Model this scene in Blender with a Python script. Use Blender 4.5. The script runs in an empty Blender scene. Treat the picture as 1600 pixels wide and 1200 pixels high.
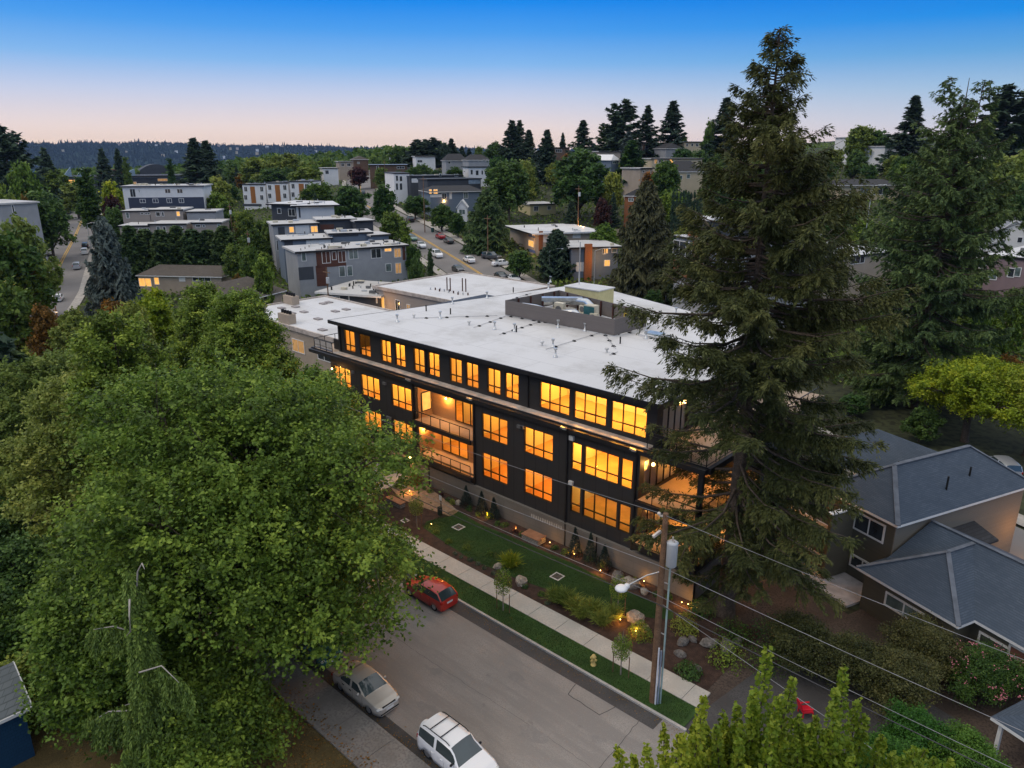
import bpy, bmesh, math, random
import numpy as np
from mathutils import Matrix, Vector
R_ = math.radians
SC = bpy.context.scene
COL = SC.collection
# ---------------------------------------------------------------- camera
F_PX = 1140.0; PITCH = math.atan(360/F_PX); CAM_H = 30.0
YAW = math.atan(1099/(F_PX/math.cos(PITCH)))
FW = np.array([-math.sin(YAW)*math.cos(PITCH), math.cos(YAW)*math.cos(PITCH), -math.sin(PITCH)])
RT = np.array([math.cos(YAW), math.sin(YAW), 0.]); UP = np.cross(RT, FW)
CP = np.array([0., 0., CAM_H])
cam = bpy.data.cameras.new('camera'); camo = bpy.data.objects.new('camera', cam); COL.objects.link(camo)
cam.sensor_width = 36; cam.lens = F_PX*36/1600; cam.clip_start = .5; cam.clip_end = 30000
camo.matrix_world = Matrix(((RT[0], UP[0], -FW[0], 0), (RT[1], UP[1], -FW[1], 0), (RT[2], UP[2], -FW[2], CAM_H), (0, 0, 0, 1)))
SC.camera = camo
SC.render.resolution_x = 1024; SC.render.resolution_y = 768
SC.view_settings.view_transform = 'Standard'; SC.view_settings.look = 'None'
SC.view_settings.exposure = 0.18; SC.view_settings.gamma = 1
cy = SC.cycles
cy.use_denoising = True; cy.max_bounces = 8; cy.diffuse_bounces = 3; cy.glossy_bounces = 2
cy.transmission_bounces = 3; cy.transparent_max_bounces = 8; cy.volume_bounces = 0
cy.sample_clamp_indirect = 4.0; cy.caustics_reflective = False; cy.caustics_refractive = False
# ---------------------------------------------------------------- dusk sky
w = bpy.data.worlds.new('World'); SC.world = w; w.use_nodes = True
nt = w.node_tree; nt.nodes.clear()
def WN(t, **k):
    n = nt.nodes.new(t)
    for a, b in k.items(): setattr(n, a, b)
    return n
def s2l(r, g, b):
    f = lambda c: ((c/255+.055)/1.055)**2.4 if c > 10 else c/255/12.92
    return (f(r), f(g), f(b), 1)
tc = WN('ShaderNodeTexCoord'); sx = WN('ShaderNodeSeparateXYZ'); nt.links.new(tc.outputs['Generated'], sx.inputs[0])
def ramp_of(nt, stops, inp=None, interp='EASE'):
    r = nt.nodes.new('ShaderNodeValToRGB'); r.color_ramp.interpolation = interp
    e = r.color_ramp.elements
    while len(e) < len(stops): e.new(.5)
    for i, (p, c) in enumerate(stops): e[i].position = p; e[i].color = c if len(c) == 4 else (*c, 1)
    if inp is not None: nt.links.new(inp, r.inputs[0])
    return r
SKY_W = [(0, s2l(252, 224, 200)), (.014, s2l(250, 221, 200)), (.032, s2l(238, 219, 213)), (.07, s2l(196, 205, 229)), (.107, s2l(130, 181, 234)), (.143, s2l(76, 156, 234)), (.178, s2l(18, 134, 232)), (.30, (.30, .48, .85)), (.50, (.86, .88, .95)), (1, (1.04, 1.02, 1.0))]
SKY_E = [(0, s2l(232, 210, 210)), (.014, s2l(222, 208, 212)), (.032, s2l(198, 203, 218)), (.07, s2l(152, 187, 218)), (.107, s2l(92, 160, 216)), (.143, s2l(14, 136, 224)), (.178, s2l(0, 118, 220)), (.30, (.26, .46, .85)), (.50, (.86, .88, .95)), (1, (1.04, 1.02, 1.0))]  # pale stops overhead, above the view, are added as neutral fill light
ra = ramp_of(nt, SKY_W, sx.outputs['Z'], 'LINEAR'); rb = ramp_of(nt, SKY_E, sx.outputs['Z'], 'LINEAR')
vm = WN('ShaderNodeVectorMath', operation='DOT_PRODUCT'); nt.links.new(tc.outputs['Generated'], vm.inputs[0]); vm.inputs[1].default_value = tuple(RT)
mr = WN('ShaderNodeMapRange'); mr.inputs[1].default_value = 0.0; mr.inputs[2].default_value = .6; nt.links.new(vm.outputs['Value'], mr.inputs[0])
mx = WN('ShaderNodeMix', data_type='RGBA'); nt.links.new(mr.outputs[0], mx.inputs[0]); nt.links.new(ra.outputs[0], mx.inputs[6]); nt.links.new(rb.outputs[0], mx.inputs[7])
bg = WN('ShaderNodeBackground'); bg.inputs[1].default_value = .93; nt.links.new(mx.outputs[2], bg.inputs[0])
wo = WN('ShaderNodeOutputWorld'); nt.links.new(bg.outputs[0], wo.inputs[0])
# soft afterglow from the west (behind-left of the camera)
sd = bpy.data.lights.new('sun', 'SUN'); sd.energy = 0.7; sd.angle = R_(25); sd.color = (1, .86, .74)
so = bpy.data.objects.new('sun', sd); COL.objects.link(so)
sdir = Vector((.45, .62, -.85)).normalized(); so.rotation_euler = sdir.to_track_quat('-Z', 'Y').to_euler()
so['kind'] = 'structure'; so['label'] = 'soft evening sun'
# ---------------------------------------------------------------- terrain height & pixel helpers
YAWF = np.array([-math.sin(YAW), math.cos(YAW)]); YAWR = np.array([math.cos(YAW), math.sin(YAW)])
TD = np.array([-400, 85, 100, 120, 150, 200, 300, 420, 600, 900, 1500, 1e5]); TT = np.array([-.9, -.67, -.45, -.2, 0, .25, .45, .7, 1.2])
TZ = np.array([[0]*9, [0]*9, [0, 0, 0, 0, 0, 0, .5, 1, 2], [0, 0, 1, 2, 2, 2, 3, 5, 6], [0, 0, 2, 5, 5, 5, 7, 9, 10], [1, 2, 4, 8, 10, 9, 13, 16, 18],
    [2, 3, 8, 14, 18, 20, 23, 27, 28], [2, 3, 8, 18, 24, 29, 34, 38, 39], [0, 0, 5, 17, 26, 33, 41, 46, 48], [-6, -6, -4, 6, 20, 28, 36, 42, 46], [-45, -45, -45, -42, -40, -30, -10, 0, 0], [-45]*9], float)
def hgt(x, y):
    x = np.asarray(x, float); y = np.asarray(y, float)
    d = x*YAWF[0]+y*YAWF[1]; c = x*YAWR[0]+y*YAWR[1]
    t = np.clip(c/np.maximum(d, 30), TT[0], TT[-1]-1e-6); dd = np.clip(d, TD[0], TD[-1]-1)
    i = np.clip(np.searchsorted(TD, dd, 'right')-1, 0, len(TD)-2); j = np.clip(np.searchsorted(TT, t, 'right')-1, 0, len(TT)-2)
    u = (dd-TD[i])/(TD[i+1]-TD[i]); v = (t-TT[j])/(TT[j+1]-TT[j])
    return (TZ[i, j]*(1-u)+TZ[i+1, j]*u)*(1-v)+(TZ[i, j+1]*(1-u)+TZ[i+1, j+1]*u)*v
def H(x, y): return float(hgt(x, y))
def ray(px, py):
    d = FW*F_PX+RT*(px-800)-UP*(py-600); return d/np.linalg.norm(d)
def at(px, py):                       # where the sight line of that place meets the ground
    d = ray(px, py); t = 8.
    while t < 3000:
        p = CP+d*t
        if p[2] <= H(p[0], p[1]): break
        t += max(.05, (p[2]-H(p[0], p[1]))*.4)
    return np.array([p[0], p[1], H(p[0], p[1])])
def hp(px, D, up=6):                 # ground point at bearing px and forward distance D
    z = 0.
    for _ in range(3):
        c = (px-800)/F_PX*(D*math.cos(PITCH)+(CAM_H-z-up)*math.sin(PITCH)); p = YAWF*D+YAWR*c; z = H(p[0], p[1])
    return np.array([p[0], p[1], z])
def zp(px, py, D):                    # height of sight line py at forward distance D
    d = ray(px, py); k = D/(d[0]*YAWF[0]+d[1]*YAWF[1]); return CAM_H+d[2]*k
def pz(px, py, z=0.):
    d = ray(px, py); t = (z-CAM_H)/d[2]; return CP+d*t
# ---------------------------------------------------------------- materials
MATS = {}
def newmat(name):
    m = bpy.data.materials.new(name); m.use_nodes = True; MATS[name] = m
    t = m.node_tree; return m, t, t.nodes['Principled BSDF']
def coords(t, scale, obj=True):
    c = t.nodes.new('ShaderNodeTexCoord'); mp = t.nodes.new('ShaderNodeMapping')
    mp.inputs['Scale'].default_value = scale if hasattr(scale, '__len__') else (scale,)*3
    t.links.new(c.outputs['Object'], mp.inputs[0]); return mp.outputs[0]
def noise(t, scale, detail=4, rough=.55, vec=None, s3=1.0):
    n = t.nodes.new('ShaderNodeTexNoise'); n.inputs['Scale'].default_value = scale; n.inputs['Detail'].default_value = detail; n.inputs['Roughness'].default_value = rough
    t.links.new(vec if vec is not None else coords(t, s3), n.inputs['Vector']); return n.outputs[0]
def mixc(t, fac, a, b, mode='MIX'):
    n = t.nodes.new('ShaderNodeMix'); n.data_type = 'RGBA'; n.blend_type = mode
    for i, v in ((0, fac), (6, a), (7, b)):
        if hasattr(v, 'is_linked') or hasattr(v, 'links'): t.links.new(v, n.inputs[i])
        else: n.inputs[i].default_value = v if i == 0 else (tuple(v) if len(v) == 4 else (*v, 1))
    return n.outputs[2]
def bump(t, b, h, strength=.3, dist=.02):
    n = t.nodes.new('ShaderNodeBump'); n.inputs['Strength'].default_value = strength; n.inputs['Distance'].default_value = dist
    t.links.new(h, n.inputs['Height']); t.links.new(n.outputs[0], b.inputs['Normal'])
def mat(name, col, rough=.7, var=.2, scale=1.5, bmp=0, metal=0, spec=.35, fine=None):
    if name in MATS: return MATS[name]
    m, t, b = newmat(name); c = np.array(col[:3])
    f = ramp_of(t, [(.3, (0, 0, 0)), (.7, (1, 1, 1))], noise(t, scale, 5)).outputs[0]
    o = mixc(t, f, tuple(c*(1-var)), tuple(c*(1+var)))
    if fine: o = mixc(t, noise(t, fine, 2), o, tuple(c*(1+var*1.3)), 'MIX') if False else mixc(t, ramp_of(t, [(.45, (0, 0, 0)), (.62, (1, 1, 1))], noise(t, fine, 2)).outputs[0], o, tuple(c*(1-var*1.1)))
    t.links.new(o, b.inputs['Base Color']); b.inputs['Roughness'].default_value = rough; b.inputs['Metallic'].default_value = metal
    b.inputs['Specular IOR Level'].default_value = spec
    if bmp: bump(t, b, noise(t, fine or scale*6, 3), bmp, .03)
    return m
def lines_mat(name, col, pitch, axis=2, depth=.5, rough=.7, var=.12, gapcol=.45):   # lap siding / boards with shadow gaps
    if name in MATS: return MATS[name]
    m, t, b = newmat(name); c = np.array(col[:3])
    tcn = t.nodes.new('ShaderNodeTexCoord'); sp = t.nodes.new('ShaderNodeSeparateXYZ'); t.links.new(tcn.outputs['Object'], sp.inputs[0])
    mu = t.nodes.new('ShaderNodeMath'); mu.operation = 'MULTIPLY'; mu.inputs[1].default_value = 1/pitch
    if axis == 3:
        ad = t.nodes.new('ShaderNodeMath'); ad.operation = 'ADD'; t.links.new(sp.outputs[0], ad.inputs[0]); t.links.new(sp.outputs[1], ad.inputs[1]); t.links.new(ad.outputs[0], mu.inputs[0])
    else: t.links.new(sp.outputs[axis], mu.inputs[0])
    fr = t.nodes.new('ShaderNodeMath'); fr.operation = 'FRACT'; t.links.new(mu.outputs[0], fr.inputs[0])
    fl = t.nodes.new('ShaderNodeMath'); fl.operation = 'FLOOR'; t.links.new(mu.outputs[0], fl.inputs[0])
    wn = t.nodes.new('ShaderNodeTexWhiteNoise'); wn.noise_dimensions = '1D'; t.links.new(fl.outputs[0], wn.inputs['W'])
    base = mixc(t, wn.outputs[0], tuple(c*(1-var)), tuple(c*(1+var)))
    base = mixc(t, noise(t, 1.1, 4), base, tuple(c*(1-var)))
    g = ramp_of(t, [(0, (0, 0, 0)), (.10, (1, 1, 1))], fr.outputs[0], 'LINEAR').outputs[0]
    t.links.new(mixc(t, g, tuple(c*gapcol), base), b.inputs['Base Color'])
    b.inputs['Roughness'].default_value = rough; b.inputs['Specular IOR Level'].default_value = .3
    bump(t, b, fr.outputs[0], depth, pitch*.12); return m
def brick_mat(name, c1, c2, mortar, bw, bh, rough=.85, var=.3, ms=.02, rot=None):
    if name in MATS: return MATS[name]
    m, t, b = newmat(name)
    tcn = t.nodes.new('ShaderNodeTexCoord'); sp = t.nodes.new('ShaderNodeSeparateXYZ'); t.links.new(tcn.outputs['Object'], sp.inputs[0])
    ad = t.nodes.new('ShaderNodeMath'); ad.operation = 'ADD'; t.links.new(sp.outputs[0], ad.inputs[0]); t.links.new(sp.outputs[1], ad.inputs[1])
    cb = t.nodes.new('ShaderNodeCombineXYZ'); t.links.new(ad.outputs[0], cb.inputs[0]); t.links.new(sp.outputs[2], cb.inputs[1])
    br = t.nodes.new('ShaderNodeTexBrick'); t.links.new(cb.outputs[0], br.inputs[0]); br.inputs['Scale'].default_value = 1
    br.inputs['Brick Width'].default_value = bw; br.inputs['Row Height'].default_value = bh; br.inputs['Mortar Size'].default_value = ms
    for k, v in (('Color1', c1), ('Color2', c2), ('Mortar', mortar)): br.inputs[k].default_value = (*v, 1)
    t.links.new(mixc(t, noise(t, .8, 5), br.outputs[0], tuple(np.array(c1)*(1-var))), b.inputs['Base Color'])
    b.inputs['Roughness'].default_value = rough; b.inputs['Specular IOR Level'].default_value = .2; bump(t, b, br.outputs[1], -.4, .01); return m
def glass_pane(name, refl=.1, tint=(1, 1, 1)):
    m, t, b = newmat(name); t.nodes.remove(b)
    tr = t.nodes.new('ShaderNodeBsdfTransparent'); tr.inputs[0].default_value = (*tint, 1)
    gl = t.nodes.new('ShaderNodeBsdfGlossy'); gl.inputs['Roughness'].default_value = .03
    fr = t.nodes.new('ShaderNodeFresnel'); fr.inputs[0].default_value = 1.45
    mx = t.nodes.new('ShaderNodeMixShader'); t.links.new(fr.outputs[0], mx.inputs[0]); t.links.new(tr.outputs[0], mx.inputs[1]); t.links.new(gl.outputs[0], mx.inputs[2])
    t.links.new(mx.outputs[0], t.nodes['Material Output'].inputs[0]); return m
def emit(name, col, st, var=0, scale=.8):
    if name in MATS: return MATS[name]
    m, t, b = newmat(name); b.inputs['Base Color'].default_value = (.3, .2, .1, 1); b.inputs['Roughness'].default_value = .2
    if var: t.links.new(mixc(t, noise(t, scale, 1), tuple(np.array(col)*(1-var)), tuple(np.array(col)*(1+var*.4))), b.inputs['Emission Color'])
    else: b.inputs['Emission Color'].default_value = (*col, 1)
    b.inputs['Emission Strength'].default_value = st; return m
def leaf_mat(name, stops, transl=.3, rough=.55, rnd=.12):
    if name in MATS: return MATS[name]
    m, t, b = newmat(name)
    a = t.nodes.new('ShaderNodeAttribute'); a.attribute_name = 'tint'
    c = ramp_of(t, stops, a.outputs['Fac'], 'LINEAR').outputs[0]
    oi = t.nodes.new('ShaderNodeObjectInfo'); hs = t.nodes.new('ShaderNodeHueSaturation')
    m1 = t.nodes.new('ShaderNodeMapRange'); m1.inputs[3].default_value = .5-rnd*.15; m1.inputs[4].default_value = .5+rnd*.15; t.links.new(oi.outputs['Random'], m1.inputs[0]); t.links.new(m1.outputs[0], hs.inputs['Hue'])
    m2 = t.nodes.new('ShaderNodeMapRange'); m2.inputs[3].default_value = 1+rnd*1.6; m2.inputs[4].default_value = 1-rnd*1.6; t.links.new(oi.outputs['Random'], m2.inputs[0]); t.links.new(m2.outputs[0], hs.inputs['Value'])
    t.links.new(c, hs.inputs['Color'])
    t.links.new(hs.outputs[0], b.inputs['Base Color']); b.inputs['Roughness'].default_value = rough; b.inputs['Specular IOR Level'].default_value = .25
    tl = t.nodes.new('ShaderNodeBsdfTranslucent'); mx = t.nodes.new('ShaderNodeMixShader'); mx.inputs[0].default_value = transl
    t.links.new(hs.outputs[0], tl.inputs[0]); t.links.new(b.outputs[0], mx.inputs[1]); t.links.new(tl.outputs[0], mx.inputs[2])
    t.links.new(mx.outputs[0], t.nodes['Material Output'].inputs[0]); return m
# ---------------------------------------------------------------- things
def tag(o, label=None, cat=None, group=None, kind=None):
    if label: o['label'] = label
    if cat: o['category'] = cat
    if group: o['group'] = group
    if kind: o['kind'] = kind
    return o
def thing(name, label, cat, loc=(0, 0, 0), rz=0, group=None):
    o = bpy.data.objects.new(name, None); COL.objects.link(o); o.empty_display_size = .3
    o.location = tuple(float(v) for v in loc); o.rotation_euler = (0, 0, rz); tag(o, label, cat, group); return o
def copy_tree(o, parent=None):
    c = o.copy(); COL.objects.link(c)
    if parent: c.parent = parent
    for ch in list(o.children): copy_tree(ch, c)
    return c
def retag(o, label, group=None):
    o['label'] = label
    if group: o['group'] = group
class MB:
    def __init__(s): s.v = []; s.f = []; s.m = []; s.sm = []
    def poly(s, pts, m=0, sm=False):
        n = len(s.v); s.v += [tuple(map(float, p)) for p in pts]; s.f.append(tuple(range(n, n+len(pts)))); s.m.append(m); s.sm.append(sm)
    def faces(s, vs, fs, m=0, sm=False):
        n = len(s.v); s.v += [tuple(map(float, p)) for p in vs]
        for f in fs: s.f.append(tuple(n+i for i in f)); s.m.append(m); s.sm.append(sm)
        return s
    def box(s, x0, x1, y0, y1, z0, z1, m=0):
        x0, x1 = min(x0, x1), max(x0, x1); y0, y1 = min(y0, y1), max(y0, y1); z0, z1 = min(z0, z1), max(z0, z1)
        return s.faces([(x0, y0, z0), (x1, y0, z0), (x1, y1, z0), (x0, y1, z0), (x0, y0, z1), (x1, y0, z1), (x1, y1, z1), (x0, y1, z1)],
            [(0, 3, 2, 1), (4, 5, 6, 7), (0, 1, 5, 4), (1, 2, 6, 5), (2, 3, 7, 6), (3, 0, 4, 7)], m)
    def bar(s, p, q, w, h=None, m=0):
        p = Vector(p); q = Vector(q); d = (q-p).normalized(); h = h or w
        a = d.cross(Vector((0, 0, 1)));  a = Vector((1, 0, 0)) if a.length < 1e-3 else a.normalized(); b = a.cross(d).normalized()
        vs = [r+a*(i*w/2)+b*(j*h/2) for r in (p, q) for i, j in ((-1, -1), (1, -1), (1, 1), (-1, 1))]
        return s.faces(vs, [(0, 3, 2, 1), (4, 5, 6, 7), (0, 1, 5, 4), (1, 2, 6, 5), (2, 3, 7, 6), (3, 0, 4, 7)], m)
    def tube(s, pts, rs, n=8, m=0, cap=True, sm=True):
        pts = [Vector(p) for p in pts]; rs = rs if hasattr(rs, '__len__') else [rs]*len(pts); vs = []; fs = []
        for i, p in enumerate(pts):
            d = (pts[min(i+1, len(pts)-1)]-pts[max(i-1, 0)]).normalized()
            a = d.cross(Vector((.13, .21, .97))); a = Vector((1, 0, 0)) if a.length < 1e-3 else a.normalized(); b = a.cross(d)
            for k in range(n):
                t = 2*math.pi*k/n; vs.append(p+(a*math.cos(t)+b*math.sin(t))*rs[i])
        for i in range(len(pts)-1):
            for k in range(n): fs.append((i*n+k, (i+1)*n+k, (i+1)*n+(k+1) % n, i*n+(k+1) % n))
        s.faces(vs, fs, m, sm)
        if cap: s.poly(vs[-n:], m); s.poly(vs[:n][::-1], m)
        return s
    def prism(s, pts, z0, z1, m=0, mtop=None):
        n = len(pts); A = [(p[0], p[1], z0 if not hasattr(z0, '__len__') else z0[i]) for i, p in enumerate(pts)]; B = [(p[0], p[1], z1 if not hasattr(z1, '__len__') else z1[i]) for i, p in enumerate(pts)]
        s.faces(A+B, [(i, (i+1) % n, n+(i+1) % n, n+i) for i in range(n)], m); s.poly(B, m if mtop is None else mtop); s.poly(A[::-1], m); return s
    def ball(s, c, r, m=0, seg=10, ring=6, sc=(1, 1, 1), jit=0, rng=None):
        vs = []; fs = []
        for i in range(ring+1):
            a = math.pi*i/ring
            for k in range(seg):
                t = 2*math.pi*k/seg; j = 1+(rng.uniform(-jit, jit) if rng and 0 < i < ring else 0)
                vs.append((c[0]+r*sc[0]*math.sin(a)*math.cos(t)*j, c[1]+r*sc[1]*math.sin(a)*math.sin(t)*j, c[2]+r*sc[2]*math.cos(a)*j))
        for i in range(ring):
            for k in range(seg): fs.append((i*seg+k, (i+1)*seg+k, (i+1)*seg+(k+1) % seg, i*seg+(k+1) % seg))
        return s.faces(vs, fs, m, True)
    def build(s, name, mats, parent=None, world=False, bevel=0):
        me = bpy.data.meshes.new(name); v = s.v
        if world and parent: l = parent.location; v = [(a-l[0], b-l[1], c-l[2]) for a, b, c in v]
        me.from_pydata(v, [], s.f)
        if not isinstance(mats, (list, tuple)): mats = [mats]
        for m in mats: me.materials.append(m)
        me.polygons.foreach_set('material_index', s.m); me.polygons.foreach_set('use_smooth', s.sm); me.update()
        o = bpy.data.objects.new(name, me); COL.objects.link(o)
        if parent: o.parent = parent
        if bevel:
            b = o.modifiers.new('bevel', 'BEVEL'); b.width = bevel; b.segments = 2; b.limit_method = 'ANGLE'
        return o
def quadmesh(name, P, mats, tint=None, midx=None):
    N = len(P); me = bpy.data.meshes.new(name); me.vertices.add(N*4); me.loops.add(N*4); me.polygons.add(N)
    me.vertices.foreach_set('co', P.reshape(-1).astype(np.float32)); me.loops.foreach_set('vertex_index', np.arange(N*4, dtype=np.int32))
    me.polygons.foreach_set('loop_start', np.arange(0, N*4, 4, dtype=np.int32)); me.polygons.foreach_set('loop_total', np.full(N, 4, np.int32))
    for m in (mats if isinstance(mats, (list, tuple)) else [mats]): me.materials.append(m)
    if tint is not None:
        at_ = me.attributes.new('tint', 'FLOAT', 'FACE'); at_.data.foreach_set('value', tint.astype(np.float32))
    if midx is not None: me.polygons.foreach_set('material_index', midx.astype(np.int32))
    me.update(); me.validate(); return me
def linkmesh(me, name, parent=None):
    o = bpy.data.objects.new(name, me); COL.objects.link(o)
    if parent: o.parent = parent
    return o
def lamp(name, loc, e, col=(1, .5, .12), r=.1, parent=None, world=True):
    d = bpy.data.lights.new(name, 'POINT'); d.energy = e; d.color = col; d.shadow_soft_size = r
    o = bpy.data.objects.new(name, d); COL.objects.link(o); l = Vector(loc)
    if parent: o.parent = parent; l = l-Vector(parent.location) if world else l
    o.location = l; return o
# ---------------------------------------------------------------- material library
asphalt = mat('asphalt', (.275, .250, .226), .9, .13, .35, .25, fine=14)
def wear(m):
    t = m.node_tree; b = t.nodes['Principled BSDF']; src = b.inputs['Base Color'].links[0].from_socket
    f = ramp_of(t, [(.42, (0, 0, 0)), (.60, (1, 1, 1))], noise(t, 1.0, 7, .7, coords(t, (.12, .9, 1)))).outputs[0]; o = mixc(t, f, src, (.225, .205, .188))
    f2 = ramp_of(t, [(.60, (0, 0, 0)), (.68, (1, 1, 1))], noise(t, .9, 8, .75)).outputs[0]; o = mixc(t, f2, o, (.20, .18, .165))
    f3 = ramp_of(t, [(.66, (0, 0, 0)), (.70, (1, 1, 1))], noise(t, 30, 2, .5)).outputs[0]; t.links.new(mixc(t, f3, o, (.36, .34, .31)), b.inputs['Base Color'])
wear(asphalt)
asphalt_dark = mat('asphalt_dark', (.07, .066, .064), .85, .2, .5, .2, fine=12)
asphalt_far = mat('asphalt_far', (.19, .178, .17), .9, .12, .1)
concrete = mat('concrete', (.50, .46, .40), .85, .10, .8, .15, fine=9)
conc_wall = brick_mat('conc_wall', (.18, .165, .145), (.205, .19, .165), (.12, .11, .10), 2.4, .6, .85, .25, .012)
conc_old = mat('conc_old', (.22, .20, .18), .9, .18, .6, .2, fine=7)
lawn_m = mat('lawn', (.034, .074, .016), .95, .28, .5, .5, fine=26)
verge_m = mat('verge_grass', (.038, .084, .017), .95, .3, .7, .5, fine=22)
mulch = mat('mulch', (.062, .036, .026), .95, .4, 2.2, .8, fine=20)
gravel = mat('gravel_path', (.36, .24, .15), .9, .25, 3, .6, fine=24)
dirt = mat('dirt', (.085, .062, .048), .95, .35, .4, .6, fine=8)
dry = mat('dry_grass', (.13, .095, .035), .95, .35, .6, .6, fine=16)
ground_m = mat('ground', (.045, .052, .022), .95, .45, .06, .3, fine=1.2)
yellow = mat('yellow_line', (.55, .33, .06), .8, .15, 1)
white_p = mat('white_paint', (.75, .74, .72), .7, .06, 1)
siding = lines_mat('dark_siding', (.030, .028, .027), .19, 2, .35, .6, .10, .6)
panel = lines_mat('dark_panel', (.033, .031, .031), 1.2, 0, .3, .6, .07, .55)
darkmetal = mat('dark_metal', (.018, .017, .018), .45, .15, 2)
frame_m = mat('window_frame_dark', (.014, .012, .011), .45, .1, 2)
white_frame = mat('white_frame', (.72, .71, .68), .5, .05, 2)
glass = glass_pane('clear_glass')
room_w = mat('room_wall', (.80, .74, .62), .8, .03, .5)
room_f = mat('room_floor', (.62, .40, .22), .5, .15, .7)
cab = mat('cabinet', (.34, .2, .09), .5, .2, 1)
warm_wood = lines_mat('warm_siding', (.50, .30, .15), .17, 2, .6, .6, .12, .5)
deck_m = mat('deck_boards', (.48, .36, .26), .7, .1, 1)
galv = mat('galvanised', (.55, .57, .58), .35, .1, 3, metal=.7)
greyplastic = mat('grey_box', (.12, .12, .12), .6, .1, 2)
black_m = mat('black_rubber', (.012, .012, .012), .7, .1, 2)
bark = mat('bark', (.10, .075, .055), .95, .35, 3, .8, fine=14)
bark_pale = mat('pale_bark', (.30, .26, .22), .9, .25, 3, .5, fine=14)
polewood = mat('pole_wood', (.20, .115, .065), .9, .3, 2.5, .5, fine=20)
def membrane(name, c=(.62, .615, .61)):
    m, t, b = newmat(name); v = coords(t, 1.0)
    br = t.nodes.new('ShaderNodeTexBrick'); t.links.new(v, br.inputs[0]); br.inputs['Scale'].default_value = 1
    br.inputs['Brick Width'].default_value = 15; br.inputs['Row Height'].default_value = 3.0; br.inputs['Mortar Size'].default_value = .04; br.inputs['Mortar Smooth'].default_value = .6
    br.inputs['Color1'].default_value = (*c, 1); br.inputs['Color2'].default_value = (c[0]*.97, c[1]*.97, c[2]*.97, 1); br.inputs['Mortar'].default_value = (c[0]*.70, c[1]*.70, c[2]*.70, 1)
    s = ramp_of(t, [(.44, (0, 0, 0)), (.66, (1, 1, 1))], noise(t, .16, 7, .72)).outputs[0]
    o = mixc(t, s, br.outputs[0], (c[0]*.80, c[1]*.79, c[2]*.77))
    s2 = ramp_of(t, [(.70, (0, 0, 0)), (.76, (1, 1, 1))], noise(t, 1.6, 6, .65, coords(t, (.35, 1.6, 1)))).outputs[0]
    o = mixc(t, s2, o, (c[0]*.66, c[1]*.66, c[2]*.66))
    t.links.new(o, b.inputs['Base Color']); b.inputs['Roughness'].default_value = .6; bump(t, b, noise(t, .8, 3), .12, .05); return m
roof_white = membrane('roof_membrane')
roof_grey = membrane('roof_membrane_grey', (.50, .49, .47))
shingle_blue = brick_mat('blue_shingle', (.068, .092, .125), (.098, .124, .160), (.045, .055, .07), .42, .075, .9, .3, .008)
shingle_brown = brick_mat('brown_shingle', (.11, .095, .08), (.15, .13, .11), (.07, .06, .055), .5, .08, .9, .3, .008)
shingle_dark = brick_mat('dark_shingle', (.05, .05, .052), (.07, .07, .075), (.035, .035, .035), .5, .08, .9, .3, .008)
pane_dark = mat('pane_dark', (.03, .036, .042), .12, .4, .9, spec=.8)
pane_grey = mat('pane_grey', (.12, .16, .15), .15, .4, .9, spec=.8)
pane_lit = emit('pane_lit', (1, .48, .10), 1.1, .6, 1.2)
pane_dim = emit('pane_dim', (1, .50, .16), .35, .7, 1.5)
bulb = emit('bulb', (1, .55, .18), 14)
bulb_soft = emit('bulb_soft', (1, .55, .2), 6)
def structure(name, mb, mats): o = mb.build(name, mats); o['kind'] = 'structure'; return o
# ---------------------------------------------------------------- ground
def grid_ground():
    ds = np.concatenate([np.arange(-160, 90, 25), np.arange(90, 460, 10), np.arange(460, 900, 40), np.arange(900, 1700, 100)])
    cs = np.concatenate([np.arange(-1500, -400, 100), np.arange(-400, 400, 10), np.arange(400, 1501, 100)])
    D, Cc = np.meshgrid(ds, cs, indexing='ij'); X = D*YAWF[0]+Cc*YAWR[0]; Y = D*YAWF[1]+Cc*YAWR[1]; Z = hgt(X, Y)-.02
    V = np.stack([X, Y, Z], -1).reshape(-1, 3).tolist(); n = len(cs); mb = MB()
    mb.v = V
    for i in range(len(ds)-1):
        for j in range(n-1): mb.f.append((i*n+j, i*n+j+1, (i+1)*n+j+1, (i+1)*n+j)[::-1]); mb.m.append(0); mb.sm.append(True)
    structure('ground', mb, ground_m)
grid_ground()
def flat(name, pts, z, m, thick=0):
    mb = MB(); mb.prism(pts, z-.3 if thick else z-.01, z+thick); return structure(name, mb, m)
R4 = lambda x0, x1, y0, y1: [(x0, y0), (x1, y0), (x1, y1), (x0, y1)]
XL = -125
flat('street', [(XL, 19), (30, 19), (30, 30), (XL, 30)], .012, asphalt)
flat('street_patch', [(XL, 29.0), (-16.2, 29.0), (-16.2, 30), (XL, 30)], .018, asphalt_dark)
flat('dark_gutter', [(-80, 19.0), (30, 19.0), (30, 19.75), (-80, 19.75)], .018, asphalt_dark)  # strip of darker asphalt along the kerb
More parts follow.
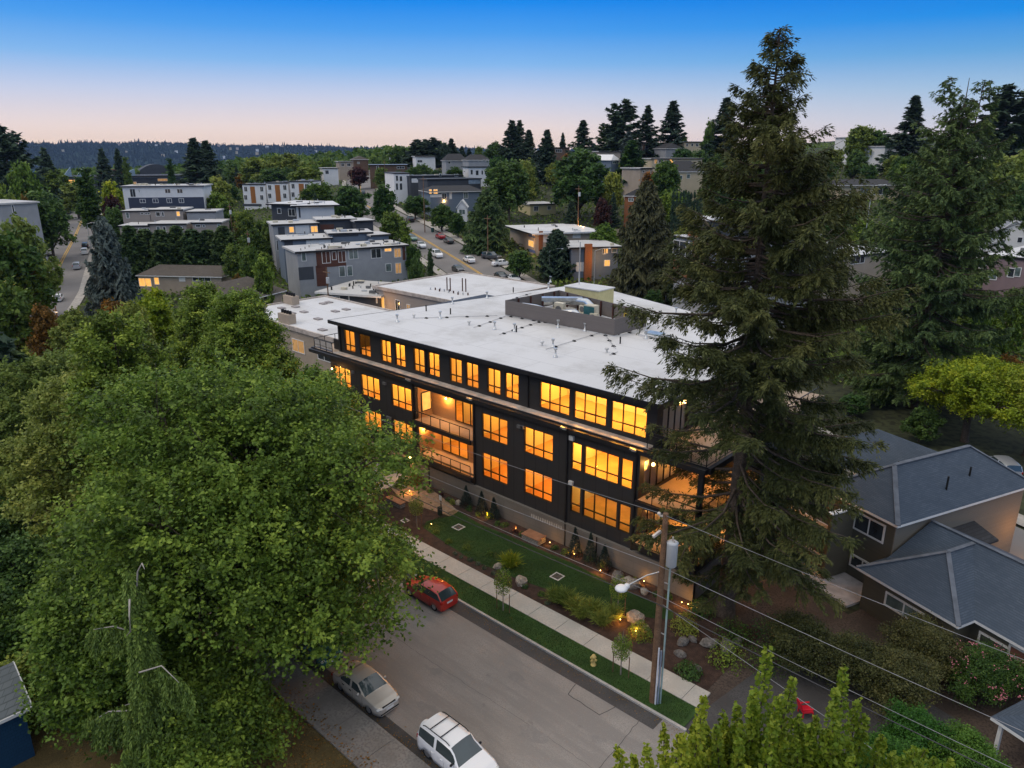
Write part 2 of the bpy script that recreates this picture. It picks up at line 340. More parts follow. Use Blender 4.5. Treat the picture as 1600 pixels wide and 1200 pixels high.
# kerbs
mb = MB(); 
x = XL
while x < -14.8: x2 = min(x+3.0, -14.8); mb.box(x+.008, x2-.008, 30.0, 30.17, -.2, .14); x = x2
structure('kerb', mb, mat('kerb_concrete', (.42, .40, .37), .85, .15, .7, .2, fine=9))
mb = MB(); mb.box(XL, 30, 18.84, 19, -.2, .13); structure('kerb', mb, conc_old)
flat('grass_verge', R4(XL, -15.0, 30.17, 32.0), .10, verge_m)
mb = MB(); x = -82
while x < -15.4:
    x2 = x+2.35; mb.box(x+.015, min(x2, -15.2)-.015, 32.0, 33.6, -.1, .13); x = x2
structure('sidewalk', mb, concrete)
flat('sidewalk_joint', R4(-82, -15.25, 32.02, 33.58), .10, mat('joint_dark', (.1, .09, .08)))
mb = MB(); x = XL
while x < 30: mb.box(x+.012, x+3.0-.012, 16.5, 18.84, -.1, .12); x += 3.0
structure('sidewalk', mb, conc_old)
flat('sidewalk_joint', R4(XL, 30, 16.52, 18.82), .09, asphalt_dark)
flat('dry_lawn', R4(-70, 30, 4, 16.5), .03, dry)
near = [(-42.48, 35.26), (-39.49, 34.85), (-35.9, 34.45), (-30.92, 34.96), (-28.86, 35.4), (-26.15, 35.86), (-23.5, 36.6), (-21.5, 37.6), (-20.5, 38.4)]
far = [(-42.3, 38.3), (-42.52, 39.28), (-39.47, 38.93), (-36.08, 39.15), (-33.06, 39.2), (-30.02, 39.35), (-27.3, 39.2), (-25.26, 38.9), (-23.0, 39.2), (-21.0, 39.2)]
flat('mulch_bed', R4(-58, -15.5, 33.6, 41.25), .05, mulch)
flat('lawn', [(-43.2, 36.2)]+near+far[::-1], .075, lawn_m)
flat('gravel_path', [(-50.5, 38.2), (-48.19, 37.44), (-46.18, 37.56), (-42.32, 38.17), (-42.52, 39.28), (-44.54, 39.92), (-49.31, 41.0), (-51.5, 41.1)], .07, gravel)
flat('driveway_apron', R4(-84, -50.8, 33.6, 40.9), .09, concrete)
mb = MB(); mb.box(-63, -55, 30.0, 32, .0, .125); mb.box(-63, -55, 29.4, 30.0, .0, .08); structure('driveway_apron', mb, concrete)
flat('dirt_yard', [(-15.4, 33), (-15.2, 30.3), (14, 30.3), (14, 60), (-8, 60), (-12, 47), (-17.5, 48.6), (-20.5, 41)], .02, dirt)
flat('driveway', [(-15.2, 30.0), (2, 30.0), (2, 34), (-4, 41), (-10, 42.5), (-14.0, 38.0)], .035, asphalt_dark)
flat('asphalt_spill', [(-16.6, 30.2), (-14.6, 30.1), (-14.9, 33.0), (-15.8, 33.9), (-16.9, 32.4)], .04, asphalt_dark)
# street repair outlines: cracks sealed in the asphalt
mb = MB()
def crack(pts, wd, z=.0165, rng=random.Random(3)):
    for a, b in zip(pts, pts[1:]):
        n = max(2, int(math.dist(a, b)/.4)); last = a
        for i in range(1, n+1):
            t = i/n; q = (a[0]+(b[0]-a[0])*t+rng.uniform(-.04, .04), a[1]+(b[1]-a[1])*t+rng.uniform(-.04, .04))
            d = Vector((q[0]-last[0], q[1]-last[1])).normalized(); nx, ny = -d.y*wd/2, d.x*wd/2
            mb.poly([(last[0]-nx, last[1]-ny, z), (q[0]-nx, q[1]-ny, z), (q[0]+nx, q[1]+ny, z), (last[0]+nx, last[1]+ny, z)]); last = q
crack([(-21.5, 28.95), (-21.3, 28.0), (-19.0, 27.9), (-18.7, 29.0)], .05)
crack([(-40, 24.6), (-30, 24.5), (-20, 24.7), (-8, 24.4)], .015); crack([(-17.2, 30), (-16.8, 25), (-17.4, 19.8)], .03)
structure('asphalt_seam', mb, asphalt_dark)
mb = MB()
rg = random.Random(5)
for cx_, cy_, s_ in [(-20.9, 24.2, 1.3), (-24.6, 27.0, .8), (-28.5, 24.1, .7), (-18.0, 26.4, .7), (-26.2, 21.6, 1.1)]:
    pts = [(cx_+s_*rg.uniform(.4, 1)*math.cos(a), cy_+s_*.6*rg.uniform(.4, 1)*math.sin(a)) for a in np.linspace(0, 6.28, 15)[:-1]]
    mb.poly([(a, b, .0172) for a, b in pts])
structure('street_stain', mb, mat('street_stain', (.235, .216, .20), .9, .1, 2, fine=16))
# draped far roads
def drape(name, cl, wdt, m, z=.06, step=4, off=0):
    pts = []
    for a, b in zip(cl, cl[1:]):
        n = max(1, int(math.dist(a[:2], b[:2])/step))
        for i in range(n): pts.append(np.array(a[:2])*(1-i/n)+np.array(b[:2])*i/n)
    pts.append(np.array(cl[-1][:2])); mb = MB(); prev = None
    for i, p in enumerate(pts):
        d = pts[min(i+1, len(pts)-1)]-pts[max(i-1, 0)]; d /= np.linalg.norm(d); nrm = np.array([-d[1], d[0]])
        row = [(*(p+nrm*(off+s*wdt/2)), 0) for s in (-1, -.33, .33, 1)]
        row = [(q[0], q[1], H(q[0], q[1])+z) for q in row]
        if prev:
            for k in range(3): mb.poly([prev[k], row[k], row[k+1], prev[k+1]], 0, True)
        prev = row
    return structure(name, mb, m), pts
CROAD = [tuple(hp(590, 640)), tuple(hp(560, 480)), tuple(at(564, 316)), tuple(at(600, 338)), tuple(at(644, 364)), tuple(at(700, 397)), tuple(at(742, 423))]
dv = np.array(CROAD[-1])-np.array(CROAD[-2]); dv = dv/np.linalg.norm(dv[:2])
CROAD += [tuple(np.array(CROAD[-1])+dv*25), tuple(np.array(CROAD[-1])+dv*60), tuple(np.array(CROAD[-1])+dv*150)]
LROAD = [tuple(at(40, 500)), tuple(at(72, 463)), tuple(at(101, 400)), tuple(at(118, 368)), tuple(at(131, 338)), tuple(at(142, 328)), tuple(hp(185, 400)), tuple(hp(260, 420))]
_, CR = drape('far_road', CROAD, 12.5, asphalt_far); drape('road_line', CROAD, .22, yellow, .10, off=.2); drape('road_line', CROAD, .22, yellow, .10, off=-.2)
drape('far_sidewalk', CROAD, 2.0, mat('far_concrete', (.36, .33, .29)), .16, off=7.6); drape('far_sidewalk', CROAD, 2.0, MATS['far_concrete'], .16, off=-7.6)
_, LR = drape('far_road', LROAD, 13.5, asphalt_far); drape('road_line', LROAD, .25, yellow, .10, off=.25); drape('road_line', LROAD, .25, yellow, .10, off=-.25)
drape('far_sidewalk', LROAD[:6], 1.8, MATS['far_concrete'], .16, off=-7.2)
print('CROAD', [tuple(round(v, 1) for v in p) for p in CROAD]); print('LROAD', [tuple(round(v, 1) for v in p) for p in LROAD])

# ---------------------------------------------------------------- the apartment building
AB = thing('apartment_building', 'dark sided apartment building with white flat roof and glowing yellow windows', 'building', (-45, 41.3, 0))
Y1 = 41.3; Y2 = 42.2
def wall_holes(mb, x0, x1, z0, z1, holes, y, th=.25, m=0):
    """wall in the plane y (outer face), openings cut through with reveals"""
    xs = sorted({x0, x1, *[h[0] for h in holes], *[h[1] for h in holes]}); zs = sorted({z0, z1, *[h[2] for h in holes], *[h[3] for h in holes]})
    for a, b in zip(xs, xs[1:]):
        for c, d in zip(zs, zs[1:]):
            if any(h[0] <= a+1e-6 and b <= h[1]+1e-6 and h[2] <= c+1e-6 and d <= h[3]+1e-6 for h in holes): continue
            mb.poly([(a, y, c), (b, y, c), (b, y, d), (a, y, d)], m); mb.poly([(a, y+th, c), (a, y+th, d), (b, y+th, d), (b, y+th, c)], m)
    for a, b, c, d in holes:
        mb.poly([(a, y, c), (a, y+th, c), (b, y+th, c), (b, y, c)], m); mb.poly([(a, y, d), (b, y, d), (b, y+th, d), (a, y+th, d)], m)
        mb.poly([(a, y, c), (a, y, d), (a, y+th, d), (a, y+th, c)], m); mb.poly([(b, y, c), (b, y+th, c), (b, y+th, d), (b, y, d)], m)
def window(parent, x0, x1, z0, z1, y, cols, transom=.30, axis='x', sgn=1):
    """framed window set in the wall; axis 'x': runs along x in plane y; 'y': runs along y in plane x=y"""
    f = MB(); g = MB(); W = .07; yy = (y+.03*sgn, y+.13*sgn)
    def bx(mb, a, b, c, d, p, q):
        if axis == 'x': mb.box(a, b, p, q, c, d)
        else: mb.box(p, q, a, b, c, d)
    bx(f, x0, x1, z0, z0+W, *yy); bx(f, x0, x1, z1-W, z1, *yy); bx(f, x0, x0+W, z0+W, z1-W, *yy); bx(f, x1-W, x1, z0+W, z1-W, *yy)
    zt = z0+(z1-z0)*transom if transom else z1-W
    if transom: bx(f, x0+W, x1-W, zt-.045, zt+.045, *yy)
    for i in range(1, cols):
        xm = x0+(x1-x0)*i/cols
        if transom:
            bx(f, xm-.035, xm+.035, z0+W, zt-.045, *yy); bx(f, xm-.035, xm+.035, zt+.045, z1-W, *yy)
        else: bx(f, xm-.035, xm+.035, z0+W, z1-W, *yy)
    ym = y+.08*sgn
    if axis == 'x': g.poly([(x0+W, ym, z0+W), (x1-W, ym, z0+W), (x1-W, ym, z1-W), (x0+W, ym, z1-W)])
    else: g.poly([(ym, x0+W, z0+W), (ym, x1-W, z0+W), (ym, x1-W, z1-W), (ym, x0+W, z1-W)])
    fo = f.build('window', frame_m, parent, world=True); go = g.build('pane', glass, fo, False)
    go.data.transform(Matrix.Translation(-Vector(parent.location))); return fo
F3 = [(-62.32, -60.50, 2), (-59.72, -57.90, 2), (-56.24, -54.66, 2), (-54.10, -52.52, 2), (-51.33, -49.75, 2), (-49.27, -47.69, 2), (-46.34, -44.76, 2), (-44.30, -42.72, 2),
      (-41.68, -40.10, 2), (-39.62, -38.04, 2), (-35.80, -32.75, 3), (-32.35, -29.28, 3), (-28.88, -25.80, 3)]
F2 = [(-63.40, -60.36, 3), (-58.65, -55.58, 3), (-53.80, -50.76, 3), (-41.49, -38.47, 3), (-36.66, -33.58, 3), (-31.76, -30.76, 1), (-30.54, -27.38, 3), (-27.20, -26.17, 1)]
F1 = [(-63.40, -60.36, 3), (-58.62, -55.60, 3), (-53.82, -50.80, 3), (-41.50, -38.48, 3), (-36.64, -33.60, 3), (-31.76, -30.76, 1), (-30.54, -27.35, 3), (-27.21, -26.15, 1)]
Z3 = (10.55, 12.80); Z2 = (6.72, 9.02); Z1 = (3.11, 5.38)
REC = (-50.2, -42.6)
mb = MB()
wall_holes(mb, -63.8, -25.6, 2.0, 9.85, [(a, b, *Z2) for a, b, _ in F2]+[(a, b, *Z1) for a, b, _ in F1]+[(REC[0], REC[1], 2.75, 9.45)], Y1)
mb.poly([(-63.8, 41.3, 2), (-63.8, 41.3, 9.85), (-63.8, 62, 9.85), (-63.8, 62, 2)], 0)
# corner block and its side wall, rear walls
mb.poly([(-25.6, 61.9, 2), (-25.6, 61.9, 9.85), (-63.8, 61.9, 9.85), (-63.8, 61.9, 2)], 0)
mb.build('wall', panel, AB, True)
mb = MB(); mb.box(-25.6, -20.7, 50.4, 62, 2.0, 9.85); mb.box(-20.9, -20.69, 50.38, 50.6, 2, 9.9); mb.build('corner_wall', panel, AB, True)
mb = MB(); wall_holes(mb, -63.4, -25.0, 10.2, 13.3, [(a, b, *Z3) for a, b, _ in F3], Y2)
mb.poly([(-63.4, Y2, 10.2), (-63.4, Y2, 13.3), (-60, 70, 13.3), (-60, 70, 10.2)]); mb.poly([(-25, 64, 10.2), (-25, 64, 13.3), (-60, 72, 13.3), (-60, 72, 10.2)])
mb.build('penthouse_wall', siding, AB, True)
for L, Z, y in ((F3, Z3, Y2), (F2, Z2, Y1), (F1, Z1, Y1)):
    for a, b, c in L: window(AB, a, b, Z[0], Z[1], y, c)
# side wall of the top floor and of the lower floors (facing the corner terrace)
mb = MB(); sw3 = [(43.0, 46.6, 10.3, 12.8), (47.6, 50.6, 10.6, 12.8), (52.5, 55.5, 10.6, 12.8)]
tmp = MB(); wall_holes(tmp, Y2, 64, 10.2, 13.3, sw3, 25.0, .25)
mb.v = [(-y, x, z) for x, y, z in tmp.v]; mb.f = tmp.f; mb.m = tmp.m; mb.sm = tmp.sm; mb.build('penthouse_wall', siding, AB, True)
for a, b, c, d in sw3: window(AB, a, b, c, d, -25.0, 4 if b-a > 3.5 else 3, 0 if c < 10.4 else .3, 'y', -1)
swl = [(41.9, 49.6, 6.35, 9.0), (41.9, 49.6, 2.85, 5.4)]
mb = MB(); tmp = MB(); wall_holes(tmp, Y1, 50.4, 2.0, 9.85, swl, 25.6, .25); mb.v = [(-y, x, z) for x, y, z in tmp.v]; mb.f = tmp.f; mb.m = tmp.m; mb.sm = tmp.sm; mb.build('wall', panel, AB, True)
for a, b, c, d in swl: window(AB, a, b, c, d, -25.6, 8, 0, 'y', -1)
# concrete base
mb = MB(); mb.box(-50.6, -20.6, 41.05, 62, -.5, 2.0); mb.build('base_wall', conc_wall, AB, True)
mb = MB(); mb.box(-63.8, -50.6, 41.32, 62, -.5, 2.0); mb.build('base_wall', mat('tan_base', (.42, .33, .22), .85), AB, True)
for x in (-48.3, -32.0, -28.9): mb = MB(); mb.box(x-.04, x+.04, 40.99, 41.05, -.1, 2.0); mb.build('base_rail', darkmetal, AB, True)
mb = MB()
for i in range(24): x = -62.2+i*.5; mb.box(x, x+.05, 41.2, 41.26, .2, 1.95)
for k in range(8): z = .2+k*.25; mb.box(-62.2, -50.7, 41.14, 41.2, z, z+.05)
mb.build('garage_grille', mat('tan_metal', (.5, .38, .22), .5), AB, True)
# rooms: floors, ceilings, partitions, cabinets
def rooms(name, z0, z1, x0, x1, ya, yb, parts, holes=()):
    mb = MB(); mb.box(x0, x1, ya, yb, z0-.3, z0); mb.build('room_floor', room_f, AB, True)
    mb = MB(); mb.box(x0, x1, ya, yb, z1, z1+.12); mb.box(x0, x1, yb, yb+.1, z0, z1); mb.box(x0-.1, x0, ya, yb, z0, z1); mb.box(x1, x1+.02, ya, yb, z0, z1)
    for p in parts: mb.box(p-.06, p+.06, ya, yb, z0, z1)
    mb.build('room_wall', room_w, AB, True)
rooms('r', 10.15, 12.95, -63.1, -25.28, Y2+.26, 47.2, [-57.0, -51.9, -47.0, -42.2, -37.0])
rooms('r', 6.3, 9.2, -63.5, -50.3, Y1+.26, 46.6, [-59.6, -54.7]); rooms('r', 6.3, 9.2, -42.5, -25.88, Y1+.26, 46.6, [-37.5, -32.6])
rooms('r', 2.7, 5.55, -63.5, -50.3, Y1+.26, 46.6, [-59.6, -54.7]); rooms('r', 2.7, 5.55, -42.5, -25.88, Y1+.26, 46.6, [-37.5, -32.6])
rooms('r', 6.3, 9.2, -50.2, -42.6, 43.4, 47.2, [-46.0]); rooms('r', 2.7, 5.55, -50.2, -42.6, 43.4, 47.2, [-45.0])
rooms('r', 10.15, 12.95, -36.0, -25.28, 47.3, 52.0, []); rooms('r', 6.3, 9.2, -34, -25.88, 46.8, 50.3, []); rooms('r', 2.7, 5.55, -34, -25.88, 46.8, 50.3, [])
for z_ in (12.4, 8.7, 5.1): lamp('ceiling_light', (-28.5, 48.8, z_), 330, (1, .42, .05), .2, AB)
def furn(name, *b): mb = MB(); mb.box(*b); mb.build(name, cab, AB, True)
for b in [(-34.9, -33.9, 47.0, 47.16, 11.2, 12.3), (-33.6, -33.35, 46.9, 47.16, 11.5, 12.6), (-44.0, -43.2, 47.0, 47.16, 11.3, 12.5), (-45.2, -44.9, 47.0, 47.16, 11, 12.5), (-38.9, -38.3, 47.0, 47.16, 12.0, 12.5),
          (-55.9, -54.5, 46.9, 47.16, 10.2, 12.3), (-61.0, -60.8, 46.9, 47.16, 10.2, 12.4)]: furn('cabinet', *b)
for b in [(-60.8, -59.9, 46.2, 46.56, 3.0, 4.6), (-56.6, -56.2, 46.3, 46.56, 6.5, 8.4), (-53.9, -53.4, 46.3, 46.56, 6.4, 7.6), (-38.6, -37.8, 46.2, 46.56, 6.35, 7.3), (-36.4, -35.2, 46.2, 46.56, 3.2, 3.9), (-36.0, -35.0, 46.3, 46.56, 7.6, 8.3), (-33.6, -32.9, 45.8, 46.56, 2.72, 3.6), (-28.9, -27.9, 46.2, 46.56, 2.75, 3.7), (-30.3, -29.4, 46.3, 46.56, 7.6, 8.5), (-41.3, -41.0, 46.3, 46.56, 6.6, 8.0), (-41.35, -41.15, 46.3, 46.56, 3.2, 4.8), (-61.6, -61.2, 46.4, 46.56, 6.4, 8.5), (-61.0, -58.9+.4, 45.2, 46.5, 6.32, 7.1), (-52.9, -51.5, 46.0, 46.5, 2.72, 3.5)]: furn('cabinet', *b)
# ceiling lights inside the rooms
WC = (1, .38, .04)
for xs, z, e, y in (((-60, -54.4, -49.4, -44.5, -39.6), 12.5, 520, 45.2), ((-34.3, -30.5, -27.4), 12.5, 560, 45.2), ((-61.5, -57.2, -52.5, -40, -35, -31, -27.6), 8.75, 540, 44.2)):
    for x in xs: lamp('ceiling_light', (x, y, z), e*(.78+.44*((x*7.3) % 1)), (1, .405, .045), .25, AB)
for x, e, c in ((-61.5, 300, WC), (-57.2, 330, WC), (-52.5, 340, WC), (-40, 320, (1, .34, .03)), (-35, 330, (1, .34, .03)), (-31, 75, (1, .50, .06)), (-27.6, 75, (1, .50, .06))): lamp('ceiling_light', (x, 44.2, 5.1), e, c, .25, AB)
for x, z in ((-48.2, 8.8), (-44.2, 8.8), (-47.6, 5.15), (-43.8, 5.15)): lamp('ceiling_light', (x, 45.3, z), 260, (1, .405, .045), .2, AB)
# roof
RF = [(-64.0, 41.6), (-24.5, 41.6), (-24.5, 66), (-58.0, 77.3)]
mb = MB(); mb.prism(RF, 13.34, 13.6); mb.build('roof', roof_white, AB, True)
mb = MB(); Rf2 = RF
for i in range(4):
    a = RF[i]; b = RF[(i+1) % 4]; d = Vector((b[0]-a[0], b[1]-a[1])).normalized(); n = (d.y, -d.x)
    mb.prism([(a[0]+n[0]*.09-d.x*.09, a[1]+n[1]*.09-d.y*.09), (b[0]+n[0]*.09+d.x*.0, b[1]+n[1]*.09+d.y*.0), (b[0], b[1]), (a[0]-d.x*.0, a[1]-d.y*.0)], 13.26, 13.615)
mb.build('gutter', darkmetal, AB, True)
mb = MB(); mb.box(-63.4, -25.0, Y2+.25, 64, 13.14, 13.3); mb.build('soffit', darkmetal, AB, True)
# terrace slab, pale flashing, beam
mb = MB(); mb.box(-67.0, -20.5, 41.32, 62, 9.86, 10.16); mb.build('terrace_deck', deck_m, AB, True)
mb = MB(); mb.box(-63.4, -25.0, 41.38, 42.18, 10.165, 10.26); mb.build('ledge_flashing', mat('pale_flashing', (.50, .44, .38), .45, .25, 1.2), AB, True)
mb = MB(); mb.box(-67.2, -20.4, 40.92, 41.3, 9.78, 10.12); mb.box(-67.2, -20.4, 41.3, 41.37, 10.0, 10.22); mb.build('edge_beam', darkmetal, AB, True)
mb = MB(); mb.box(-20.48, -20.2, 41.3, 62, 9.78, 10.2); mb.build('edge_beam', darkmetal, AB, True)
mb = MB(); mb.box(-67.3, -67.02, 41.3, 60, 9.78, 10.2); mb.build('edge_beam', darkmetal, AB, True)
def railing(pts, z, h=1.05, post=1.3, glassy=True):
    r = MB(); g = MB()
    for a, b in zip(pts, pts[1:]):
        L = math.dist(a, b); n = max(1, round(L/post)); a3 = Vector((*a, 0)); b3 = Vector((*b, 0))
        r.bar(a3+Vector((0, 0, z+h)), b3+Vector((0, 0, z+h)), .06); r.bar(a3+Vector((0, 0, z+.10)), b3+Vector((0, 0, z+.10)), .04)
        for i in range(n+1): p = a3.lerp(b3, i/n); r.bar(p+Vector((0, 0, z)), p+Vector((0, 0, z+h-.03)), .05)
        if glassy: g.poly([a3+Vector((0, 0, z+.12)), b3+Vector((0, 0, z+.12)), b3+Vector((0, 0, z+h-.04)), a3+Vector((0, 0, z+h-.04))])
    o = r.build('railing', darkmetal, AB, True)
    if glassy: p = g.build('glass_panel', glass, o); p.data.transform(Matrix.Translation(-Vector(AB.location)))
railing([(-25.2, 41.45), (-20.6, 41.45), (-20.6, 61)], 10.16); railing([(-63.6, 41.5), (-66.9, 41.5), (-66.9, 52)], 10.16)
mb = MB(); mb.box(-25.0, -23.7, 41.9, 42.0, 10.2, 11.25); mb.build('privacy_screen', darkmetal, AB, True)
mb = MB(); mb.box(-64.9, -63.7, 42.6, 42.7, 10.2, 11.3); mb.build('privacy_screen', darkmetal, AB, True)
# recessed balconies
for z in (6.2, 2.72):
    mb = MB(); mb.box(-50.2, -42.55, 40.98, 43.4, z-.12, z); mb.build('balcony_deck', deck_m, AB, True)
    mb = MB(); mb.box(-50.35, -42.45, 40.80, 40.97, z-.36, z+.05); mb.build('balcony_beam', darkmetal, AB, True)
    railing([(-50.2, 40.9), (-42.6, 40.9)], z, 1.05, 1.27)
    mb = MB(); mb.box(-25.6, -20.7, 41.1, 50.4, z-.2, z); mb.build('balcony_deck', deck_m, AB, True)
    mb = MB(); mb.box(-25.6, -20.55, 40.86, 41.09, z-.36, z+.05); mb.box(-20.69, -20.5, 41.1, 50.4, z-.36, z+.05); mb.build('balcony_beam', darkmetal, AB, True)
    railing([(-25.5, 41.0), (-20.6, 41.0), (-20.6, 50.3)], z, 1.05, 1.3)
mb = MB(); wall_holes(mb, -50.2, -42.6, 6.2, 9.45, [(-46.9, -42.9, 6.35, 8.7)], 43.3, .1); wall_holes(mb, -50.2, -42.6, 2.72, 6.0, [(-48.9, -45.3, 2.85, 5.3), (-43.8, -42.8, 3.2, 5.2)], 43.3, .1)
mb.build('balcony_wall', warm_wood, AB, True)
mb = MB(); mb.box(-50.27, -50.12, 41.56, 43.28, 2.74, 9.4); mb.box(-42.72, -42.61, 41.56, 43.28, 2.74, 9.4); mb.box(-50.2, -42.6, 41.3, 43.3, 5.6, 5.85); mb.box(-50.1, -42.7, 41.56, 43.3, 9.28, 9.42); mb.build('balcony_wall', warm_wood, AB, True)
window(AB, -46.9, -42.9, 6.35, 8.7, 43.22, 4, 0); window(AB, -48.9, -45.3, 2.85, 5.3, 43.22, 3, 0); window(AB, -43.8, -42.8, 3.2, 5.2, 43.22, 1)
mb = MB(); mb.box(-50.11, -50.05, 41.9, 43.1, 6.8, 8.7); mb.build('window', frame_m, AB, True); mb = MB(); mb.box(-50.04, -50.02, 42.0, 43.0, 6.9, 8.6); mb.build('window', pane_lit, AB, True)
# corner column, downspouts with floodlights
mb = MB(); mb.box(-20.95, -20.6, 41.12, 41.4, .0, 9.78); mb.build('corner_column', darkmetal, AB, True)
for x in (-50.45, -42.38, -32.15, -25.9):
    mb = MB(); mb.box(x-.07, x+.07, 41.16, 41.29, 2.0, 9.75); o = mb.build('downspout', darkmetal, AB, True)
    mb = MB(); mb.box(x-.18, x+.18, 40.80, 40.92, 9.98, 10.2); mb.bar((x-.2, 40.6, 10.25), (x+.2, 40.75, 10.12), .14); mb.build('floodlight', galv, AB, True)
for x in (-63.0, -37.0, -49.5): mb = MB(); mb.box(x-.06, x+.06, 42.08, 42.19, 10.3, 13.3); mb.build('downspout', darkmetal, AB, True)
for x, z, ww in [(-60.0, 9.05, .4), (-54.9, 8.95, .5), (-37.3, 9.02, .6), (-37.95+.1, 9.0, .0), (-36.9, 9.03, .3), (-60.1, 5.2, .0), (-54.6, 5.5, .7), (-31.6-.0, 9.3, .0), (-32.0+.35, 8.9, .0)]:
    if ww: mb = MB(); mb.box(x, x+ww, 41.12, 41.3, z-.28, z-.02); mb.build('vent_cover', greyplastic, AB, True)
for v_ in ((-31.9, -31.5, 41.1, 41.3, 9.15, 9.5), (-31.85, -31.45, 41.1, 41.3, 5.45, 5.75)): mb = MB(); mb.box(*v_); mb.build('vent_cover', mat('vent_pale', (.5, .5, .48)), AB, True)
# outdoor wall lights
def sconce(x, y, z, e=26, r=.09):
    mb = MB(); mb.ball((x, y, z), r, 0, 8, 5); mb.build('wall_light', bulb, AB, True); lamp('wall_light_glow', (x, y-.14, z-.05), e, (1, .46, .10), .06, AB)
sconce(-47.9, 43.05, 8.35, 200); sconce(-49.95, 42.3, 5.1, 150); sconce(-44.0, 43.05, 5.3, 130); sconce(-50.9, 40.95, 2.25, 120, .12); sconce(-63.0, 40.9, 8.7, 30)
for x, y, z in ((-25.3, 42.6, 8.6), (-21.2, 50.1, 8.4), (-21.1, 49.9, 4.9), (-21.4, 48.3, 4.6), (-25.2, 43.5, 5.0), (-25.0, 46.0, 12.6)): sconce(x, y, z, 190 if x > -24 else 110, .13)
lamp('room_glow', (-23.5, 46, 8.6), 240, (1, .42, .06), .3, AB); lamp('room_glow', (-23.5, 46, 4.8), 240, (1, .42, .06), .3, AB)
# painted lettering ghost on the concrete base is too faint to read; a patch of efflorescence
mb = MB()
for i in range(14): x = -35.6+i*.24; mb.poly([(x, 41.045, 1.35-(i % 3)*.06), (x+.16, 41.045, 1.33), (x+.17, 41.045, 1.6), (x+.02, 41.045, 1.62+(i % 2)*.05)])
mb.build('base_stain', mat('efflorescence', (.36, .34, .30), .9), AB, True)
# rooftop screen, stair head and plant
SCR = [(-52.0, 55.5), (-38.1, 55.6), (-37.9, 60.8), (-51.6, 64.0)]
scr_m = lines_mat('screen_boards', (.165, .145, .135), .15, 2, .4, .7, .12, .6)
mb = MB()
for i in range(4):
    a = Vector(SCR[i]); b = Vector(SCR[(i+1) % 4]); d = (b-a).normalized(); n = Vector((-d.y, d.x))*.08
    mb.prism([a, b, b+n, a+n], 13.7, 15.25)
mb.build('roof_screen', scr_m, AB, True)
rust = mat('rust_post', (.07, .025, .018), .8)
for i in (1, 2, 3):
    a = Vector(SCR[i]); b = Vector(SCR[(i+1) % 4]); d = (b-a).normalized(); n = Vector((-d.y, d.x))*.16; k = int((b-a).length/1.9)
    for j in range(k): p = a+d*(j+.5)*1.9+n; mb = MB(); mb.box(p.x-.07, p.x+.07, p.y-.07, p.y+.07, 13.6, 15.2); mb.build('screen_post', rust, AB, True)
cream = mat('cream_unit', (.55, .50, .38), .6); ductm = mat('duct', (.62, .63, .62), .3, .12, 3, metal=.85); teal_m = mat('teal_coil', (.03, .12, .13), .4)
def ac(x, y, s=1, rz=0, m=None):
    o = thing('hvac_unit', None, None, (0, 0, 0)); bpy.data.objects.remove(o)
    mb = MB(); mb.box(x-.45*s, x+.45*s, y-.2*s, y+.2*s, 13.75, 13.75+.95*s); u = mb.build('hvac_unit', m or cream, AB, True, bevel=.02)
    mb = MB(); mb.tube([(x, y-.2*s-.015, 14.22), (x, y-.2*s-.002, 14.22)], .34*s, 16); f = mb.build('fan_grille', greyplastic, u); f.data.transform(Matrix.Translation(-Vector(AB.location)))
for a in [(-47.8, 59.5, 1.3), (-49.2, 60.6, .8), (-46.2, 61.4, .9), (-42.9, 58.9, .9), (-40.2, 57.6, .8), (-44.4, 60.9, .8), (-50.0, 58.2, .8), (-39.2, 58.4, .7)]: ac(*a)
mb = MB(); mb.box(-44.2, -43.0, 59.0, 59.9, 13.75, 15.3, 0); mb.box(-44.25, -42.95, 58.93, 58.99, 13.85, 15.2, 1); mb.build('hvac_unit', [cream, teal_m], AB, True)
for pts, r in (([(-51, 57.2, 14.5), (-49, 57.0, 14.6), (-47.4, 56.8, 14.5), (-45.3, 57.2, 14.4), (-44.6, 57.7, 13.9)], .38), ([(-50.8, 60.4, 14.6), (-48.4, 62.4, 14.7), (-46, 61.8, 14.9), (-44.7, 61.0, 14.6), (-44.3, 60.2, 14.0)], .42), ([(-47, 58.2, 14.2), (-45, 58.5, 14.5), (-43.5, 57.6, 14.2), (-42.6, 57.2, 13.8)], .3)):
    P = [Vector(p) for p in pts]; Q = []
    for i in range(len(P)-1):
        for t in np.linspace(0, 1, 5)[:-1]: Q.append(P[i].lerp(P[i+1], t))
    Q.append(P[-1]); mb = MB(); mb.tube(Q, r, 12); mb.build('air_duct', ductm, AB, True)
mb = MB(); mb.box(-51.2, -45.5, 56.4, 57.9, 13.62, 14.05); mb.build('duct_plinth', ductm, AB, True)
mb = MB(); mb.bar((-50.6, 59.8, 15.0), (-47.2, 62.6, 15.0), .9, .35); mb.build('air_duct', ductm, AB, True)
mb = MB(); [mb.bar((-40.2+i*.5, 60.3, 13.7), (-40.2+i*.5, 60.3, 14.9), .06) for i in range(2)]; mb.bar((-40.3, 60.3, 14.8), (-39.6, 60.3, 14.8), .06); mb.build('hatch_rail', mat('safety_yellow', (.6, .42, .05)), AB, True)
mb = MB(); mb.box(-51.3, -46.6, 64.7, 67.6, 13.6, 15.6); mb.build('stair_head', mat('pale_yellow', (.55, .50, .26), .8, .08), AB, True)
mb = MB(); mb.box(-51.4, -46.5, 64.6, 67.7, 15.6, 15.72); mb.build('stair_head_roof', roof_white, AB, True)
